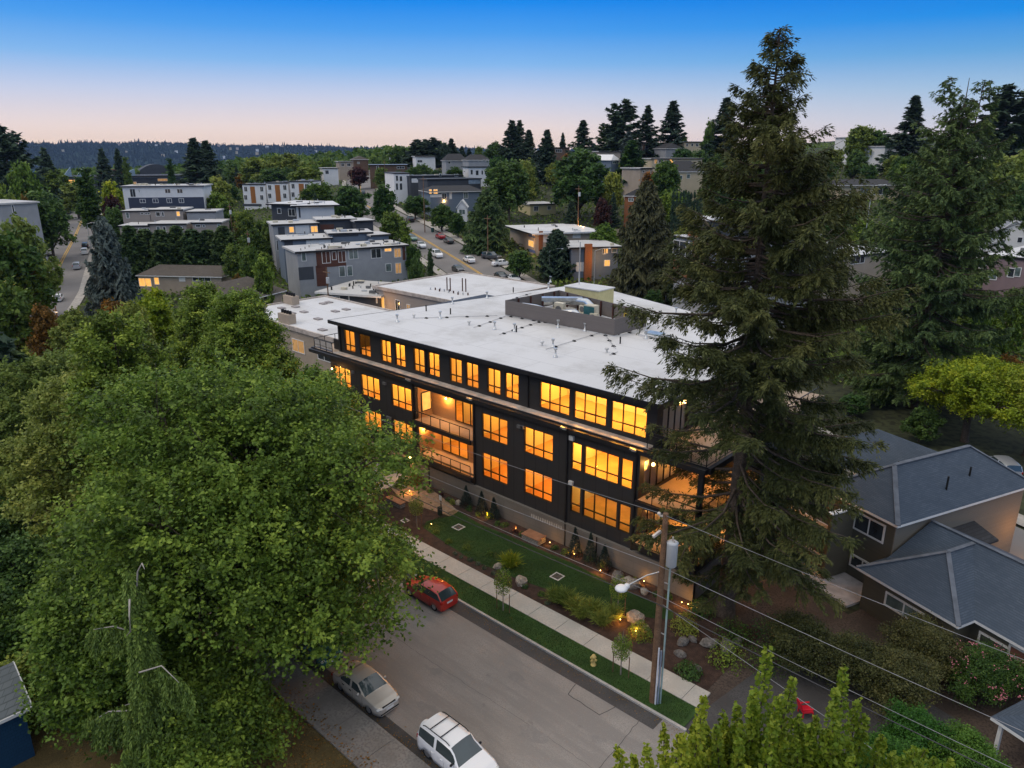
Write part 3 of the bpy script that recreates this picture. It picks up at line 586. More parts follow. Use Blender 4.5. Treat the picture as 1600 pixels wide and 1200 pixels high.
mb = MB(); mb.box(-36.6, -34.2, 57.4, 59.3, 13.6, 13.8); mb.build('roof_hatch', roof_white, AB, True); mb = MB(); mb.box(-36.2, -34.6, 57.8, 58.9, 13.82, 13.95); mb.build('skylight', mat('skylight', (.3, .36, .4), .1), AB, True)
mb = MB(); mb.bar((-50.6, 66.4, 13.6), (-50.6, 66.4, 20.5), .07); mb.bar((-50.6, 66.4, 16), (-50.6, 66.4, 17.5), .12); mb.build('antenna_mast', galv, AB, True)
def vent(x, y, k):
    mb = MB()
    if k == 0: mb.tube([(x, y, 13.6), (x, y, 13.75), (x, y, 13.76), (x, y, 14.25), (x, y, 14.26), (x, y, 14.4)], [.2, .16, .08, .08, .16, .16], 8)
    elif k == 1: mb.tube([(x, y, 13.6), (x, y, 14.25)], .07, 8)
    elif k == 2: mb.tube([(x, y, 13.6), (x, y, 13.85)], .09, 8); mb.ball((x, y, 13.95), .2, 0, 8, 5, (1, 1, .6))
    mb.build('roof_vent', [galv, black_m, mat('vent_white', (.6, .6, .58))][k], AB, True)
for px, py, k in [(621, 503, 0), (647, 497, 2), (666, 486, 1), (704, 491, 1), (688, 498, 0), (707, 475, 0), (761, 466, 0), (802, 457, 1), (804, 518, 0), (864, 543, 0), (868, 558, 0), (847, 540, 2), (807, 519, 1), (872, 512, 0), (969, 537, 1), (948, 551, 2),
                   (914, 517, 0), (1009, 529, 0), (1040, 470, 1), (980, 458, 1), (857, 452, 0), (733, 508, 2), (773, 515, 0), (1056, 492, 0), (860, 441, 0), (1057, 560, 0), (1093, 545, 1)]:
    p = pz(px, py, 13.6); vent(p[0], p[1], k)
def padline(a, b, n, skip=0):
    A = Vector(pz(*a, 13.6)[:2]); B = Vector(pz(*b, 13.6)[:2]); mb = MB(); mb.bar((A.x, A.y, 13.68), (B.x, B.y, 13.68), .035); mb.build('roof_cable', mat('cable_grey', (.35, .35, .35)), AB, True)
    for i in range(n):
        p = A.lerp(B, (i+.5)/n); mb = MB(); mb.faces([(p.x-.2, p.y-.13, 13.6), (p.x+.2, p.y-.13, 13.6), (p.x+.2, p.y+.13, 13.6), (p.x-.2, p.y+.13, 13.6), (p.x-.1, p.y-.07, 13.72), (p.x+.1, p.y-.07, 13.72), (p.x+.1, p.y+.07, 13.72), (p.x-.1, p.y+.07, 13.72)], [(0, 1, 5, 4), (1, 2, 6, 5), (2, 3, 7, 6), (3, 0, 4, 7), (4, 5, 6, 7)])
        mb.build('cable_pad', black_m, AB, True)
padline((650, 498), (777, 494), 4); padline((740, 513), (790, 495), 3); padline((780, 524), (848, 502), 5); padline((790, 494), (940, 519), 8); padline((853, 547), (937, 521), 3); padline((943, 521), (962, 546), 3); padline((973, 518), (1040, 533), 3); padline((800, 468), (830, 459), 2); padline((952, 556), (965, 551), 1)
# ---------------------------------------------------------------- vegetation generators
def frames(nrm, rng):
    N = len(nrm); r = rng.normal(size=(N, 3)); a = np.cross(nrm, r); a /= np.linalg.norm(a, axis=1, keepdims=True)+1e-9; b = np.cross(nrm, a); return a, b
def leaves(P, nrm, size, aspect, rng, axis=None):
    nrm = nrm/(np.linalg.norm(nrm, axis=1, keepdims=True)+1e-9); a, b = frames(nrm, rng)
    if axis is not None: a = axis/(np.linalg.norm(axis, axis=1, keepdims=True)+1e-9); b = np.cross(nrm, a); b /= np.linalg.norm(b, axis=1, keepdims=True)+1e-9
    s = size[:, None]; return np.stack([P-a*s, P+b*s*aspect, P+a*s, P-b*s*aspect], 1)
def unit(v): return v/(np.linalg.norm(v, axis=-1, keepdims=True)+1e-9)
def crown_points(rng, lobes, n):
    """points spread near the surface of the lobes, fewer on undersides and inside other lobes"""
    out = []; nr = []
    vol = np.array([l[3]*l[3]*l[4] for l in lobes])**.66; cnt = (vol/vol.sum()*n).astype(int)+1
    for (x, y, z, r, rz), k in zip(lobes, cnt):
        u = unit(rng.normal(size=(k*2, 3))); u = u[(u[:, 2] > -.55) | (rng.random(len(u)) < .35)][:k]
        rad = rng.beta(3.4, 1.5, len(u)); p = np.array([x, y, z])+u*np.array([r, r, rz])*rad[:, None]; out.append(p); nr.append(u)
    P = np.concatenate(out); U = np.concatenate(nr); keep = np.ones(len(P), bool)
    for (x, y, z, r, rz) in lobes:
        q = np.linalg.norm((P-np.array([x, y, z]))/np.array([r, r, rz]), axis=1); keep &= (q > .5) | (rng.random(len(P)) < .3)
    R0 = max(l[3] for l in lobes)*2.2; q = P/R0*9+rng.uniform(0, 9, 3); g = np.sin(q[:, 0])*np.sin(q[:, 1])*np.sin(q[:, 2]*1.2); keep &= (g < .13) | (rng.random(len(P)) < .25)
    return P[keep], U[keep]
def limbs(mb, rng, base, lobes, r0, n=6, m=0):
    for (x, y, z, r, rz) in lobes:
        a = Vector(base); b = Vector((x, y, z)); mid = a.lerp(b, .5)+Vector((rng.normal()*.06*r, rng.normal()*.06*r, .08*(b-a).length))
        mb.tube([a, mid, b], [r0, r0*.6, r0*.3], n, m, False)
        for _ in range(4):
            d = Vector(rng.normal(size=3)).normalized(); d.z = abs(d.z)*.7; e = b+Vector((d.x*r, d.y*r, d.z*rz))*.85
            mb.tube([b.lerp(mid, .2), b.lerp(e, .5)+Vector((0, 0, .05*r)), e], [r0*.3, r0*.16, r0*.05], 5, m, False)
def leafy(seed, Ht, Rr, z0, nlobe=9, lsz=.43, nclump=260, twigs=4, perl=9, ls=.22, tw=.9, scatter=.16, spread=.8, top=1.0, updir=.35, tr=None, col_mid=.5, low=.0):
    """meshes (trunk, crown) of a broadleaf tree: lobes > sprays > twigs > leaves"""
    rng = np.random.default_rng(seed); lobes = []; hc = Ht-z0
    for i in range(nlobe):
        t = (i+.5)/nlobe; zz = z0+hc*(.18+.66*t); rr = Rr*spread*math.sqrt(max(.05, 1-(abs(t-.42)/.72)**2))*rng.uniform(.55, 1.0)*(.35+.65*(rng.random()**.5))*top**t
        a = i*2.4+rng.uniform(-.5, .5); lr = Rr*lsz*rng.uniform(.84, 1.16)*(1-.35*t); lobes.append((rr*.8*math.cos(a), rr*.8*math.sin(a), zz, lr, lr*rng.uniform(.65, .9)*min(1.4, hc/(2*Rr))))
    lobes.append((0, 0, z0+hc*.5, Rr*.5, hc*.34)); lobes.append((0, 0, Ht-Rr*.32, Rr*.3, Rr*.32))
    P, U = crown_points(rng, lobes, nclump); n = len(P)
    ct = np.clip(rng.normal(col_mid, .27, n), 0, 1)
    T = n*twigs; base = np.repeat(P, twigs, 0); d = unit(np.repeat(U, twigs, 0)+rng.normal(size=(T, 3))*.75+np.array([0, 0, updir]))
    L = tw*rng.uniform(.5, 1.2, T)
    k = T*perl; s = rng.random(k); bi = np.repeat(np.arange(T), perl)
    Q = base[bi]+d[bi]*(L[bi]*s)[:, None]+rng.normal(size=(k, 3))*scatter*np.array([1, 1, .7]); Q[:, 2] -= .25*L[bi]*s**2
    nr = unit(rng.normal(size=(k, 3))*.8+np.array([0, 0, .9])+d[bi]*.3); tint = np.clip(ct[bi//twigs]+rng.normal(0, .14, k), 0, 1)
    crown = quadmesh('crown', leaves(Q, nr, ls*rng.uniform(.6, 1.15, k)*.5*1.25, .62, rng), [None], tint)
    mb = MB(); tr = tr or Rr*.055; mb.tube([(0, 0, -.3), (0, 0, .25), (rng.normal()*.1, rng.normal()*.1, z0), (0, 0, z0+hc*.45)], [tr*1.5, tr, tr*.8, tr*.4], 9, 0, False)
    limbs(mb, rng, (0, 0, z0*.9), lobes, tr*.55)
    # bare twigs among the leaves
    sel = rng.choice(T, min(T, 160), False)
    for i in sel: mb.tube([base[i]-d[i]*L[i]*.8, base[i]+d[i]*L[i]*.8], [tr*.07, tr*.03], 3, 0, False)
    return mb, crown
def conifer(seed, Ht, Rr, z0=1.5, nb=120, tw=14, tuf=5, ls=.35, droop=.25, top=.0, shape=.85, aspect=.33, gap=.12, thick=.16, asym=.0, rise=.15, hang=.35, limbr=1.0):
    rng = np.random.default_rng(seed); Q = []; N = []; A = []; TI = []; mb = MB(); tr = Ht*.011+.05
    mb.tube([(0, 0, -.3), (0, 0, 1), (0, 0, Ht*.5), (0, 0, Ht)], [tr*1.6, tr*1.2, tr*.75, .03], 9, 0, False)
    for i in range(nb):
        t = ((i+rng.random())/nb)**.92; z = z0+(Ht-z0)*t
        if rng.random() < gap: continue
        a = i*2.39996+rng.uniform(-.5, .5); prof = (1-t)**shape*(.35+.65*min(1, t/.12+.4)); L = Rr*prof*rng.uniform(.62, 1.12)*(1+asym*math.cos(a-1.0))+.25
        hd = np.array([math.cos(a), math.sin(a), 0]); sd_ = np.array([-hd[1], hd[0], 0]); dr = droop*(1-t*1.2)
        m = max(3, int(tw*L/Rr)+2); s = np.linspace(.12, 1, m)
        zc = z-L*dr*s+L*rise*s**2.2; ctr = hd*(L*s)[:, None]+np.array([0, 0, 1])*zc[:, None]
        mb.tube([(0, 0, z), tuple(ctr[m//2]), tuple(ctr[-1])], [tr*.28*(1-t)*limbr+.015, tr*.16*(1-t)*limbr+.01, .008], 4, 0, False)
        bt = np.clip(rng.normal(.5, .2), 0, 1)
        for sgn in (-1, 1):
            tl = L*.34*np.sin(np.pi*np.clip(s*.86+.12, 0, 1))**.8*rng.uniform(.7, 1.25, m)
            for q in range(tuf):
                u = (q+.6)/tuf; dirv = unit(hd*.75+sd_*sgn*.9+np.zeros((m, 3))); pp = ctr+dirv*(tl*u)[:, None]; pp[:, 2] -= tl*u*hang+rng.normal(0, .05, m)*ls
                pp += rng.normal(size=(m, 3))*thick*ls; ax = dirv.copy(); ax[:, 2] -= hang*1.1; ax += rng.normal(size=(m, 3))*.28
                Q.append(pp); A.append(ax); N.append(unit(rng.normal(size=(m, 3))*.5+np.array([0, 0, 1.]))); TI.append(np.clip(bt+rng.normal(0, .16, m)+.25*(u-.5), 0, 1))
        for _ in range(2):
            pp = ctr+rng.normal(size=(m, 3))*ls*.25; Q.append(pp); A.append(np.tile(hd, (m, 1))+rng.normal(size=(m, 3))*.3); N.append(unit(rng.normal(size=(m, 3))*.6+np.array([0, 0, 1.]))); TI.append(np.clip(bt+rng.normal(0, .15, m), 0, 1))
    Q = np.concatenate(Q); A = np.concatenate(A); N = np.concatenate(N); TI = np.concatenate(TI); N = N-A*(np.sum(N*A, 1)/np.sum(A*A, 1))[:, None]
    return mb, quadmesh('crown', leaves(Q, N, ls*rng.uniform(.6, 1.2, len(Q)), aspect, rng, A), [None], TI)
def setmat(me, m): me.materials.clear(); me.materials.append(m); return me
G = lambda a, b, c: [(0, a), (.5, b), (1, c)]
L_green = leaf_mat('leaf_green', G((.052, .088, .013), (.128, .215, .028), (.27, .37, .05)))
L_olive = leaf_mat('leaf_olive', G((0.106, 0.143, 0.030), (0.193, 0.256, 0.046), (0.316, 0.347, 0.073)))
L_dark = leaf_mat('leaf_dark', G((0.036, 0.077, 0.021), (0.066, 0.133, 0.030), (0.115, 0.206, 0.040)))
L_mid = leaf_mat('leaf_mid', G((0.062, 0.111, 0.022), (0.121, 0.189, 0.031), (0.211, 0.276, 0.044)), rnd=.3)
L_lime = leaf_mat('leaf_lime', G((0.115, 0.184, 0.014), (0.218, 0.287, 0.020), (0.344, 0.367, 0.035)))
L_ylw = leaf_mat('leaf_yellow', G((.12, .19, .012), (.22, .31, .016), (.38, .42, .025)))
L_auto = leaf_mat('leaf_autumn', G((0.098, 0.070, 0.017), (0.196, 0.105, 0.021), (0.336, 0.154, 0.021)))
L_red = leaf_mat('leaf_red', G((0.031, 0.014, 0.017), (0.063, 0.025, 0.025), (0.112, 0.042, 0.028)))
N_fir = leaf_mat('needle_fir', G((.030, .039, .012), (.074, .086, .023), (.150, .148, .042)), .12, .7)
N_green = leaf_mat('needle_green', G((0.026, 0.053, 0.020), (0.057, 0.106, 0.033), (0.110, 0.172, 0.048)), .12, .7)
N_dark = leaf_mat('needle_dark', G((0.026, 0.045, 0.030), (0.045, 0.081, 0.045), (0.075, 0.120, 0.065)), .1, .7)
N_blue = leaf_mat('needle_blue', G((.055, .080, .070), (.10, .135, .118), (.16, .20, .175)), .1, .7)
N_olive = leaf_mat('needle_olive', G((0.047, 0.051, 0.024), (0.084, 0.086, 0.038), (0.135, 0.128, 0.054)), .12, .7)
N_weep = leaf_mat('needle_weeping', G((0.077, 0.120, 0.026), (0.163, 0.240, 0.044), (0.306, 0.393, 0.077)), .2, .6)
def tree(name, proto, leafm, label, loc, rz=0, sc=1, group=None, cat='tree', barkm=None, szz=None):
    mb, cr = proto
    t = thing(name, label, cat, loc, rz, group); t.scale = (sc, sc, szz or sc)
    if not hasattr(mb, 'me'): mb.me = mb.build('trunk', barkm or bark, t).data
    else: linkmesh(mb.me, 'trunk', t)
    key = (id(cr), leafm.name)
    if key not in CR_: me = cr if not cr.name.startswith('used') else cr.copy(); me = cr.copy(); CR_[key] = setmat(me, leafm)
    linkmesh(CR_[key], 'crown', t); return t
CR_ = {}
def top_at(px, py, D): return zp(px, py, D)
# ---- the big Douglas fir beside the building and the one behind
def fir_hero(seed, Ht, prof, z0, nb, needle=.15, dens=1.0, tops=((0, 0),), bend=.0, upsw=.30, hangk=.55, gapn=.34, thin=None):
    """old fir: individual boughs with side branchlets carrying small needle sprays, gaps between them"""
    rng = np.random.default_rng(seed); mb = MB(); Q = []; A = []; N = []; TI = []
    tr = .52; mb.tube([(0, 0, -.3), (0, 0, 1.2), (0, 0, Ht*.35), (bend*.5, 0, Ht*.65), (bend, 0, Ht)], [tr*1.5, tr*1.1, tr*.75, tr*.4, .03], 12)
    for k, (tx, ty) in enumerate(tops[1:]): mb.tube([(bend*.6, 0, Ht*.62), (tx*.7, ty*.7, Ht*.72), (tx, ty, Ht*(.99-.02*k))], [.22, .15, .03], 8)
    for i in range(nb):
        t = ((i+rng.random())/nb)**.9; z = z0+(Ht-z0)*t; L = np.interp(t, prof[0], prof[1])*rng.choice([.55, .8, 1.0, 1.15], p=[.22, .3, .3, .18])*rng.uniform(.85, 1.1); a = rng.uniform(0, 6.283)
        if thin and t < .5 and math.cos(a-thin) > .15 and rng.random() < .62: continue
        top = tops[rng.integers(len(tops))] if t > .66 else (0, 0); bx = bend*t+top[0]*max(0, (t-.62)/.38); by = top[1]*max(0, (t-.62)/.38)
        hd = np.array([math.cos(a), math.sin(a), 0]); sd_ = np.array([-hd[1], hd[0], 0]); k1 = (1-t)*.55; m = max(6, int(L*5)); s = np.linspace(0, 1, m)
        zz = z+L*(-k1*1.15*s+(k1*.45+upsw*(.35+t))*s**2.1); wob = rng.normal()*.5; ctr = np.array([bx, by, 0])+hd*(L*s)[:, None]+sd_*(L*.12*wob*np.sin(s*3))[:, None]; ctr[:, 2] = zz
        mb.tube([tuple(ctr[j]) for j in (0, m//3, 2*m//3, m-1)], [.035+.013*L, .025+.009*L, .018+.004*L, .006], 5, 0, False)
        bt = np.clip(rng.normal(.5, .2), 0, 1); ph = rng.uniform(0, 50, 2); nt_ = int(L*10*dens)
        st = rng.random(nt_)**.75*.86+.14; st = st[np.sin(st*L*2.1+ph[0])+rng.normal(0, .5, nt_) > -gapn*1.6]
        for u in st:
            j = min(int(u*(m-1)), m-2); p0 = ctr[j]*(1-(u*(m-1)-j))+ctr[j+1]*(u*(m-1)-j); sg = rng.choice([-1, 1]); tl = (.45+.20*L*math.sin(math.pi*min(1, u*.8+.1)))*rng.uniform(.35, 1.15)*.62+.15
            dv = unit(hd*rng.uniform(.3, 1.0)+sd_*sg*rng.uniform(.25, 1.1)+np.array([0, 0, rng.uniform(-.25, .2)])); n = max(6, int(tl*26*dens)); w = rng.random(n)**.8
            c = p0+dv*(tl*w)[:, None]; c[:, 2] -= hangk*tl*w**1.7; lat = rng.normal(size=(n, 3))*np.array([.10, .10, .09])*(1-.4*w)[:, None]; lat[:, 2] -= abs(rng.normal(0, .10, n))*hangk; c = c+lat
            ax = dv*.9+lat*3.5+np.array([0, 0, -1])*(hangk*w)[:, None]; Q.append(c); A.append(ax); N.append(rng.normal(size=(n, 3))*.55+np.array([0, 0, 1.])); TI.append(np.clip(bt+rng.normal(0, .09)+rng.normal(0, .13, n)+.12*w, 0, 1))
    Q = np.concatenate(Q); A = np.concatenate(A); N = np.concatenate(N); TI = np.concatenate(TI); N = N-A*(np.sum(N*A, 1)/np.sum(A*A, 1))[:, None]; print('fir quads', len(Q))
    return mb, quadmesh('crown', leaves(Q, N, needle*rng.uniform(.6, 1.2, len(Q)), .30, rng, A), [None], TI)
PF1 = ([0, .06, .2, .4, .55, .68, .8, .9, 1], [4.2, 5.6, 6.6, 7.3, 6.9, 5.5, 3.5, 1.7, .35])
tree('fir_tree', fir_hero(12, 36.4, PF1, 2.8, 460, needle=.135, dens=1.3, bend=-.25, thin=R_(215)-.9), N_fir, 'tallest tree, huge brownish green fir in front of the right end of the apartment building', (-18.3, 41.4, 0), .9)
PF2 = ([0, .1, .3, .5, .68, .82, .93, 1], [6.4, 7.6, 8.1, 7.5, 5.8, 3.7, 1.9, .4])
tree('fir_tree', fir_hero(21, 37.8, PF2, 2.5, 420, needle=.23, dens=.85, tops=((-2.0, -.6), (1.9, 1.2)), upsw=.34), N_green, 'second tallest tree, broad dark green fir with two pointed tops right of the huge fir', (-21.2, 96.0, 0), .5)
# ---- the street maples on the left
def maple(seed, Ht, Rr, z0, ncl, leafm, label, loc, rz=0, ls=.23, grp='street maples along the left kerb', tw=1.2, **k):
    return tree('maple_tree', leafy(seed, Ht, Rr, z0, nclump=ncl, twigs=6, perl=15, ls=ls, tw=tw, **k), leafm, label, loc, rz, group=grp)
maple(31, 18.6, 11.4, 1.6, 4700, L_green, 'biggest bright green maple, spreading over the street above the silver sedan', (-37.5, 18.3, 0), 1.0, ls=.21, tw=2.0, nlobe=18, spread=.95, updir=.75, scatter=.13, tr=.45, lsz=.44)
maple(37, 18.2, 7.2, 3.5, 2100, L_green, 'tall maple with pointed top shoots beside the white neighbouring roof', (-62, 31.2, 0), 2.0, nlobe=13, spread=.8, updir=.9, tr=.3)
maple(41, 12.8, 6.0, 3.0, 1500, L_green, 'green maple hiding the lower left corner of the apartment building', (-51.5, 31.4, 0), 4.0, nlobe=11, updir=.4, tr=.28)
maple(43, 16.0, 8.6, 3.0, 2400, L_olive, 'olive green maple at the left, beyond the biggest bright maple', (-55.5, 16.6, 0), .6, nlobe=14, updir=.6, tr=.38)
maple(47, 14.0, 7.0, 3.0, 1500, L_olive, 'olive green maple furthest left in the row, next to the dark cedar', (-70, 17.0, 0), 3.1, nlobe=12, updir=.6, tr=.3)
maple(53, 9.5, 5.6, 1.5, 1500, L_green, 'low maple behind the weeping conifer at the bottom left', (-37.5, 9.5, 0), .3, ls=.2, grp=None, tr=.2, updir=.2)
maple(59, 6.0, 4.6, .8, 1000, L_green, 'small round maple on the brown lawn beside the bottom sidewalk', (-31.5, 11.6, 0), 1.3, ls=.19, grp=None, tr=.15, updir=.2)
maple(39, 19.5, 5.2, 4.0, 1500, L_green, 'tall narrow maple with feathery top shoots between the biggest maple and the building', (-52.5, 20.8-3.6, 0), 1.1, nlobe=10, spread=.7, updir=1.3, tr=.26)
maple(45, 17.8, 5.6, 4.0, 1300, L_green, 'feathery pointed maple on the verge, furthest right of the tall ones', (-69.5, 31.2, 0), 2.7, nlobe=10, spread=.7, updir=1.2, tr=.26)
def weeping():
    rng = np.random.default_rng(5); Ht = 13.0; mb = MB(); path = [Vector((0, 0, -.3)), Vector((0, .1, 5)), Vector((-.2, 0, 9)), Vector((.1, .1, 11.6)), Vector((.35, .2, 12.6)), Vector((.75, .3, 13.1))]
    t = thing('weeping_conifer', 'slender weeping conifer with hanging bright green curtains and bare white branches', 'tree', (-31.3, 9.3, 0))
    mb.tube(path[:4], [.3, .24, .15, .09], 8); mb.build('trunk', bark, t)
    for P in ([path[3], path[4], path[5], Vector((.95, .3, 12.9))], [Vector((.3, -.3, 11.4)), Vector((.9, -.6, 11.0)), Vector((1.0, -.7, 10.3)), Vector((.6, -.8, 9.9))], [Vector((-.2, -.1, 9.3)), Vector((-1.2, -.7, 9.5)), Vector((-2.1, -1.3, 9.2))], [Vector((-.6, -.6, 5.6)), Vector((-1.1, -.9, 5.3))], [Vector((.5, -.5, 7.8)), Vector((1.6, .1, 8.4)), Vector((2.3, .5, 7.6))], [Vector((-.9, -.7, 5.0)), Vector((-1.9, -1.4, 4.8)), Vector((-2.6, -1.9, 4.2))]):
        mb = MB(); mb.tube(P, [.045]+[.035]*(len(P)-2)+[.012], 5); mb.build('bare_branch', mat('bleached_wood', (.36, .33, .29), .8), t)
    S = []
    for i in range(560):
        z = 12.4*rng.random()**.75; r = (.38+.17*(12.6-z))*rng.uniform(.2, 1)**.6*(.55 if z > 6 else .75); a = rng.uniform(0, 6.28); S.append((r*math.cos(a)-.1, r*math.sin(a), z, rng.uniform(1.2, 3.4)))
    for arm in ([(-.3, -.2, 9.3), (-2.2, -1.4, 9.15), 1.3], [(.4, .1, 8.0), (2.4, .6, 7.5), 1.8], [(-.8, -.6, 5.2), (-2.8, -2.0, 4.2), 2.2], [(.5, .4, 5), (2.2, 1.6, 4.2), 2.4], [(0, -.6, 4.4), (.6, -2.6, 3.2), 2]):
        for u in np.linspace(.05, 1, 26): p = np.array(arm[0])*(1-u)+np.array(arm[1])*u+rng.normal(size=3)*.08; S.append((*p, arm[2]*rng.uniform(.4, 1.1)))
    Q = []; A = []; TI = []
    for x, y, z, L in S:
        L = min(L, z+.1); n = int(L/.035); s = np.linspace(0, 1, n); ph = rng.uniform(0, 6); tt = np.clip(rng.normal(.5, .2), 0, 1)
        c = np.stack([x*(1+.18*s)+.05*np.sin(s*9+ph), y*(1+.18*s)+.05*np.cos(s*8+ph), z-L*s], 1)
        for _ in range(4): d = rng.normal(size=(n, 3)); Q.append(c+d*.06); d[:, 2] = -abs(d[:, 2])-1.2; A.append(d); TI.append(np.clip(tt+rng.normal(0, .15, n), 0, 1))
    Q = np.concatenate(Q); A = np.concatenate(A); N = rng.normal(size=Q.shape); N -= A*(np.sum(N*A, 1)/np.sum(A*A, 1))[:, None]
    linkmesh(quadmesh('crown', leaves(Q, N, np.full(len(Q), .10), .34, rng, A), [N_weep], np.concatenate(TI)), 'crown', t)
weeping()
def upright(seed, tips, base, zb):
    """close tree with many upright leafy shoots"""
    rng = np.random.default_rng(seed); Q = []; TI = []; mb = MB(); bx, by = base
    mb.tube([(0, 0, -.3), (0, 0, zb*.6), (0, 0, zb)], [.28, .2, .14], 9); SH = []
    for x, y, z in tips: SH.append((x-bx, y-by, z, 1))
    for _ in range(115):
        x, y, z = tips[rng.integers(len(tips))]; d = rng.normal(size=2)*.75; SH.append((x-bx+d[0], y-by+d[1], z-abs(rng.normal(1.9, 1.1))-.7, .8))
    for x, y, z, k in SH:
        z1 = max(zb+.6, z-rng.uniform(2.6, 4.5)); b = np.array([x*.62, y*.62, z1]); e = np.array([x, y, z]); L = np.linalg.norm(e-b)
        mb.tube([(0, 0, zb*.9), tuple(b*.5+np.array([0, 0, zb*.46])), tuple(b)], [.07, .05, .035], 5, 0, False); mb.tube([tuple(b), tuple(e)], [.035, .008], 4, 0, False)
        n = int(L*140); s = rng.random(n); rad = (.07+.34*(1-s)**.8)*k; th = rng.uniform(0, 6.28, n); rr = rad*rng.random(n)**.4
        Q.append(b+(e-b)*s[:, None]+np.stack([rr*np.cos(th), rr*np.sin(th), rng.normal(0, .05, n)], 1)); TI.append(np.clip(rng.normal(.35+.3*s, .2), 0, 1))
    Q = np.concatenate(Q); N = rng.normal(size=Q.shape)*.9+np.array([0, 0, .6])
    return mb, quadmesh('crown', leaves(Q, N, rng.uniform(.045, .085, len(Q)), .72, rng), [None], np.concatenate(TI))
def tip(px, py, D): p = hp(px, D, 19); p[2] = 0; d = ray(px, py); k = D/(d[0]*YAWF[0]+d[1]*YAWF[1]); return CP+d*k
for seed, D, L, lab in ((71, 14.5, [(1200, 1014), (1240, 1060), (1178, 1080), (1130, 1115), (1152, 1130), (1215, 1090), (1222, 1140)], 'yellow green tree with the tallest upright shoot at the bottom right'), (72, 14.0, [(1320, 1042), (1340, 1096), (1305, 1082), (1352, 1120), (1380, 1150), (1295, 1150), (1410, 1185)], 'yellow green tree whose shoots stand before the red garden chair'), (73, 13.6, [(1100, 1092), (1088, 1130), (1010, 1165), (965, 1168), (1040, 1180), (1068, 1150), (1115, 1170)], 'yellow green tree whose shoots reach over the bottom edge of the street'), (74, 14.5, [(1430, 1175), (1462, 1185), (1395, 1180), (1370, 1190)], 'low yellow green tree in front of the laurel bush, bottom right')):
    T = [tip(px, py, D+.5*math.sin(i*2.3)) for i, (px, py) in enumerate(L)]; b = np.mean(T, 0); pr = upright(seed, T, (b[0], b[1]), 13.5)
    tree('young_maple', pr, L_lime, lab, (b[0], b[1], 0), 0, group='upright yellow green trees in the right foreground')
# ---------------------------------------------------------------- cars
tyre_m = mat('tyre', (.015, .015, .015), .8); rim_m = mat('rim', (.45, .46, .47), .3, .1, 3, metal=.8); cglass = mat('car_glass', (.035, .055, .06), .06, .2, .8, spec=.9)
def paint(name, c, rough=.28, metal=.0):
    if name in MATS: return MATS[name]
    m, t, b = newmat(name); b.inputs['Base Color'].default_value = (*c, 1); b.inputs['Roughness'].default_value = rough; b.inputs['Metallic'].default_value = metal; b.inputs['Coat Weight'].default_value = .5; b.inputs['Coat Roughness'].default_value = .08; return m
KINDS = {   # stations: x fraction, half width, belt height, roof height (equals belt where there is no cabin), glass flag on the top strip to the next station
 'sedan': dict(L=4.5, W=1.76, st=[(0, .62, .62, .62, 0), (.015, .76, .78, .78, 0), (.06, .84, .90, .90, 0), (.17, .87, .95, .95, 1), (.30, .88, .96, 1.36, 0), (.42, .88, .95, 1.42, 0), (.56, .88, .94, 1.40, 1), (.74, .87, .93, .93, 0), (.90, .83, .80, .80, 0), (.975, .74, .68, .68, 0), (1, .60, .58, .58, 0)], wb=(.19, .80), r=.31),
 'suv': dict(L=4.6, W=1.84, st=[(0, .72, .80, .80, 0), (.01, .84, 1.02, 1.10, 1), (.05, .89, 1.06, 1.64, 0), (.20, .92, 1.05, 1.72, 0), (.42, .92, 1.03, 1.74, 0), (.56, .92, 1.02, 1.70, 1), (.715, .91, 1.04, 1.04, 0), (.88, .88, .96, .96, 0), (.97, .80, .82, .82, 0), (1, .66, .62, .62, 0)], wb=(.19, .80), r=.36),
 'hatch': dict(L=4.2, W=1.75, st=[(0, .66, .74, .74, 0), (.01, .80, .90, .96, 1), (.12, .86, .95, 1.40, 0), (.30, .87, .95, 1.48, 0), (.52, .87, .94, 1.45, 1), (.72, .86, .93, .93, 0), (.90, .82, .80, .80, 0), (.975, .74, .68, .68, 0), (1, .60, .58, .58, 0)], wb=(.18, .80), r=.31)}
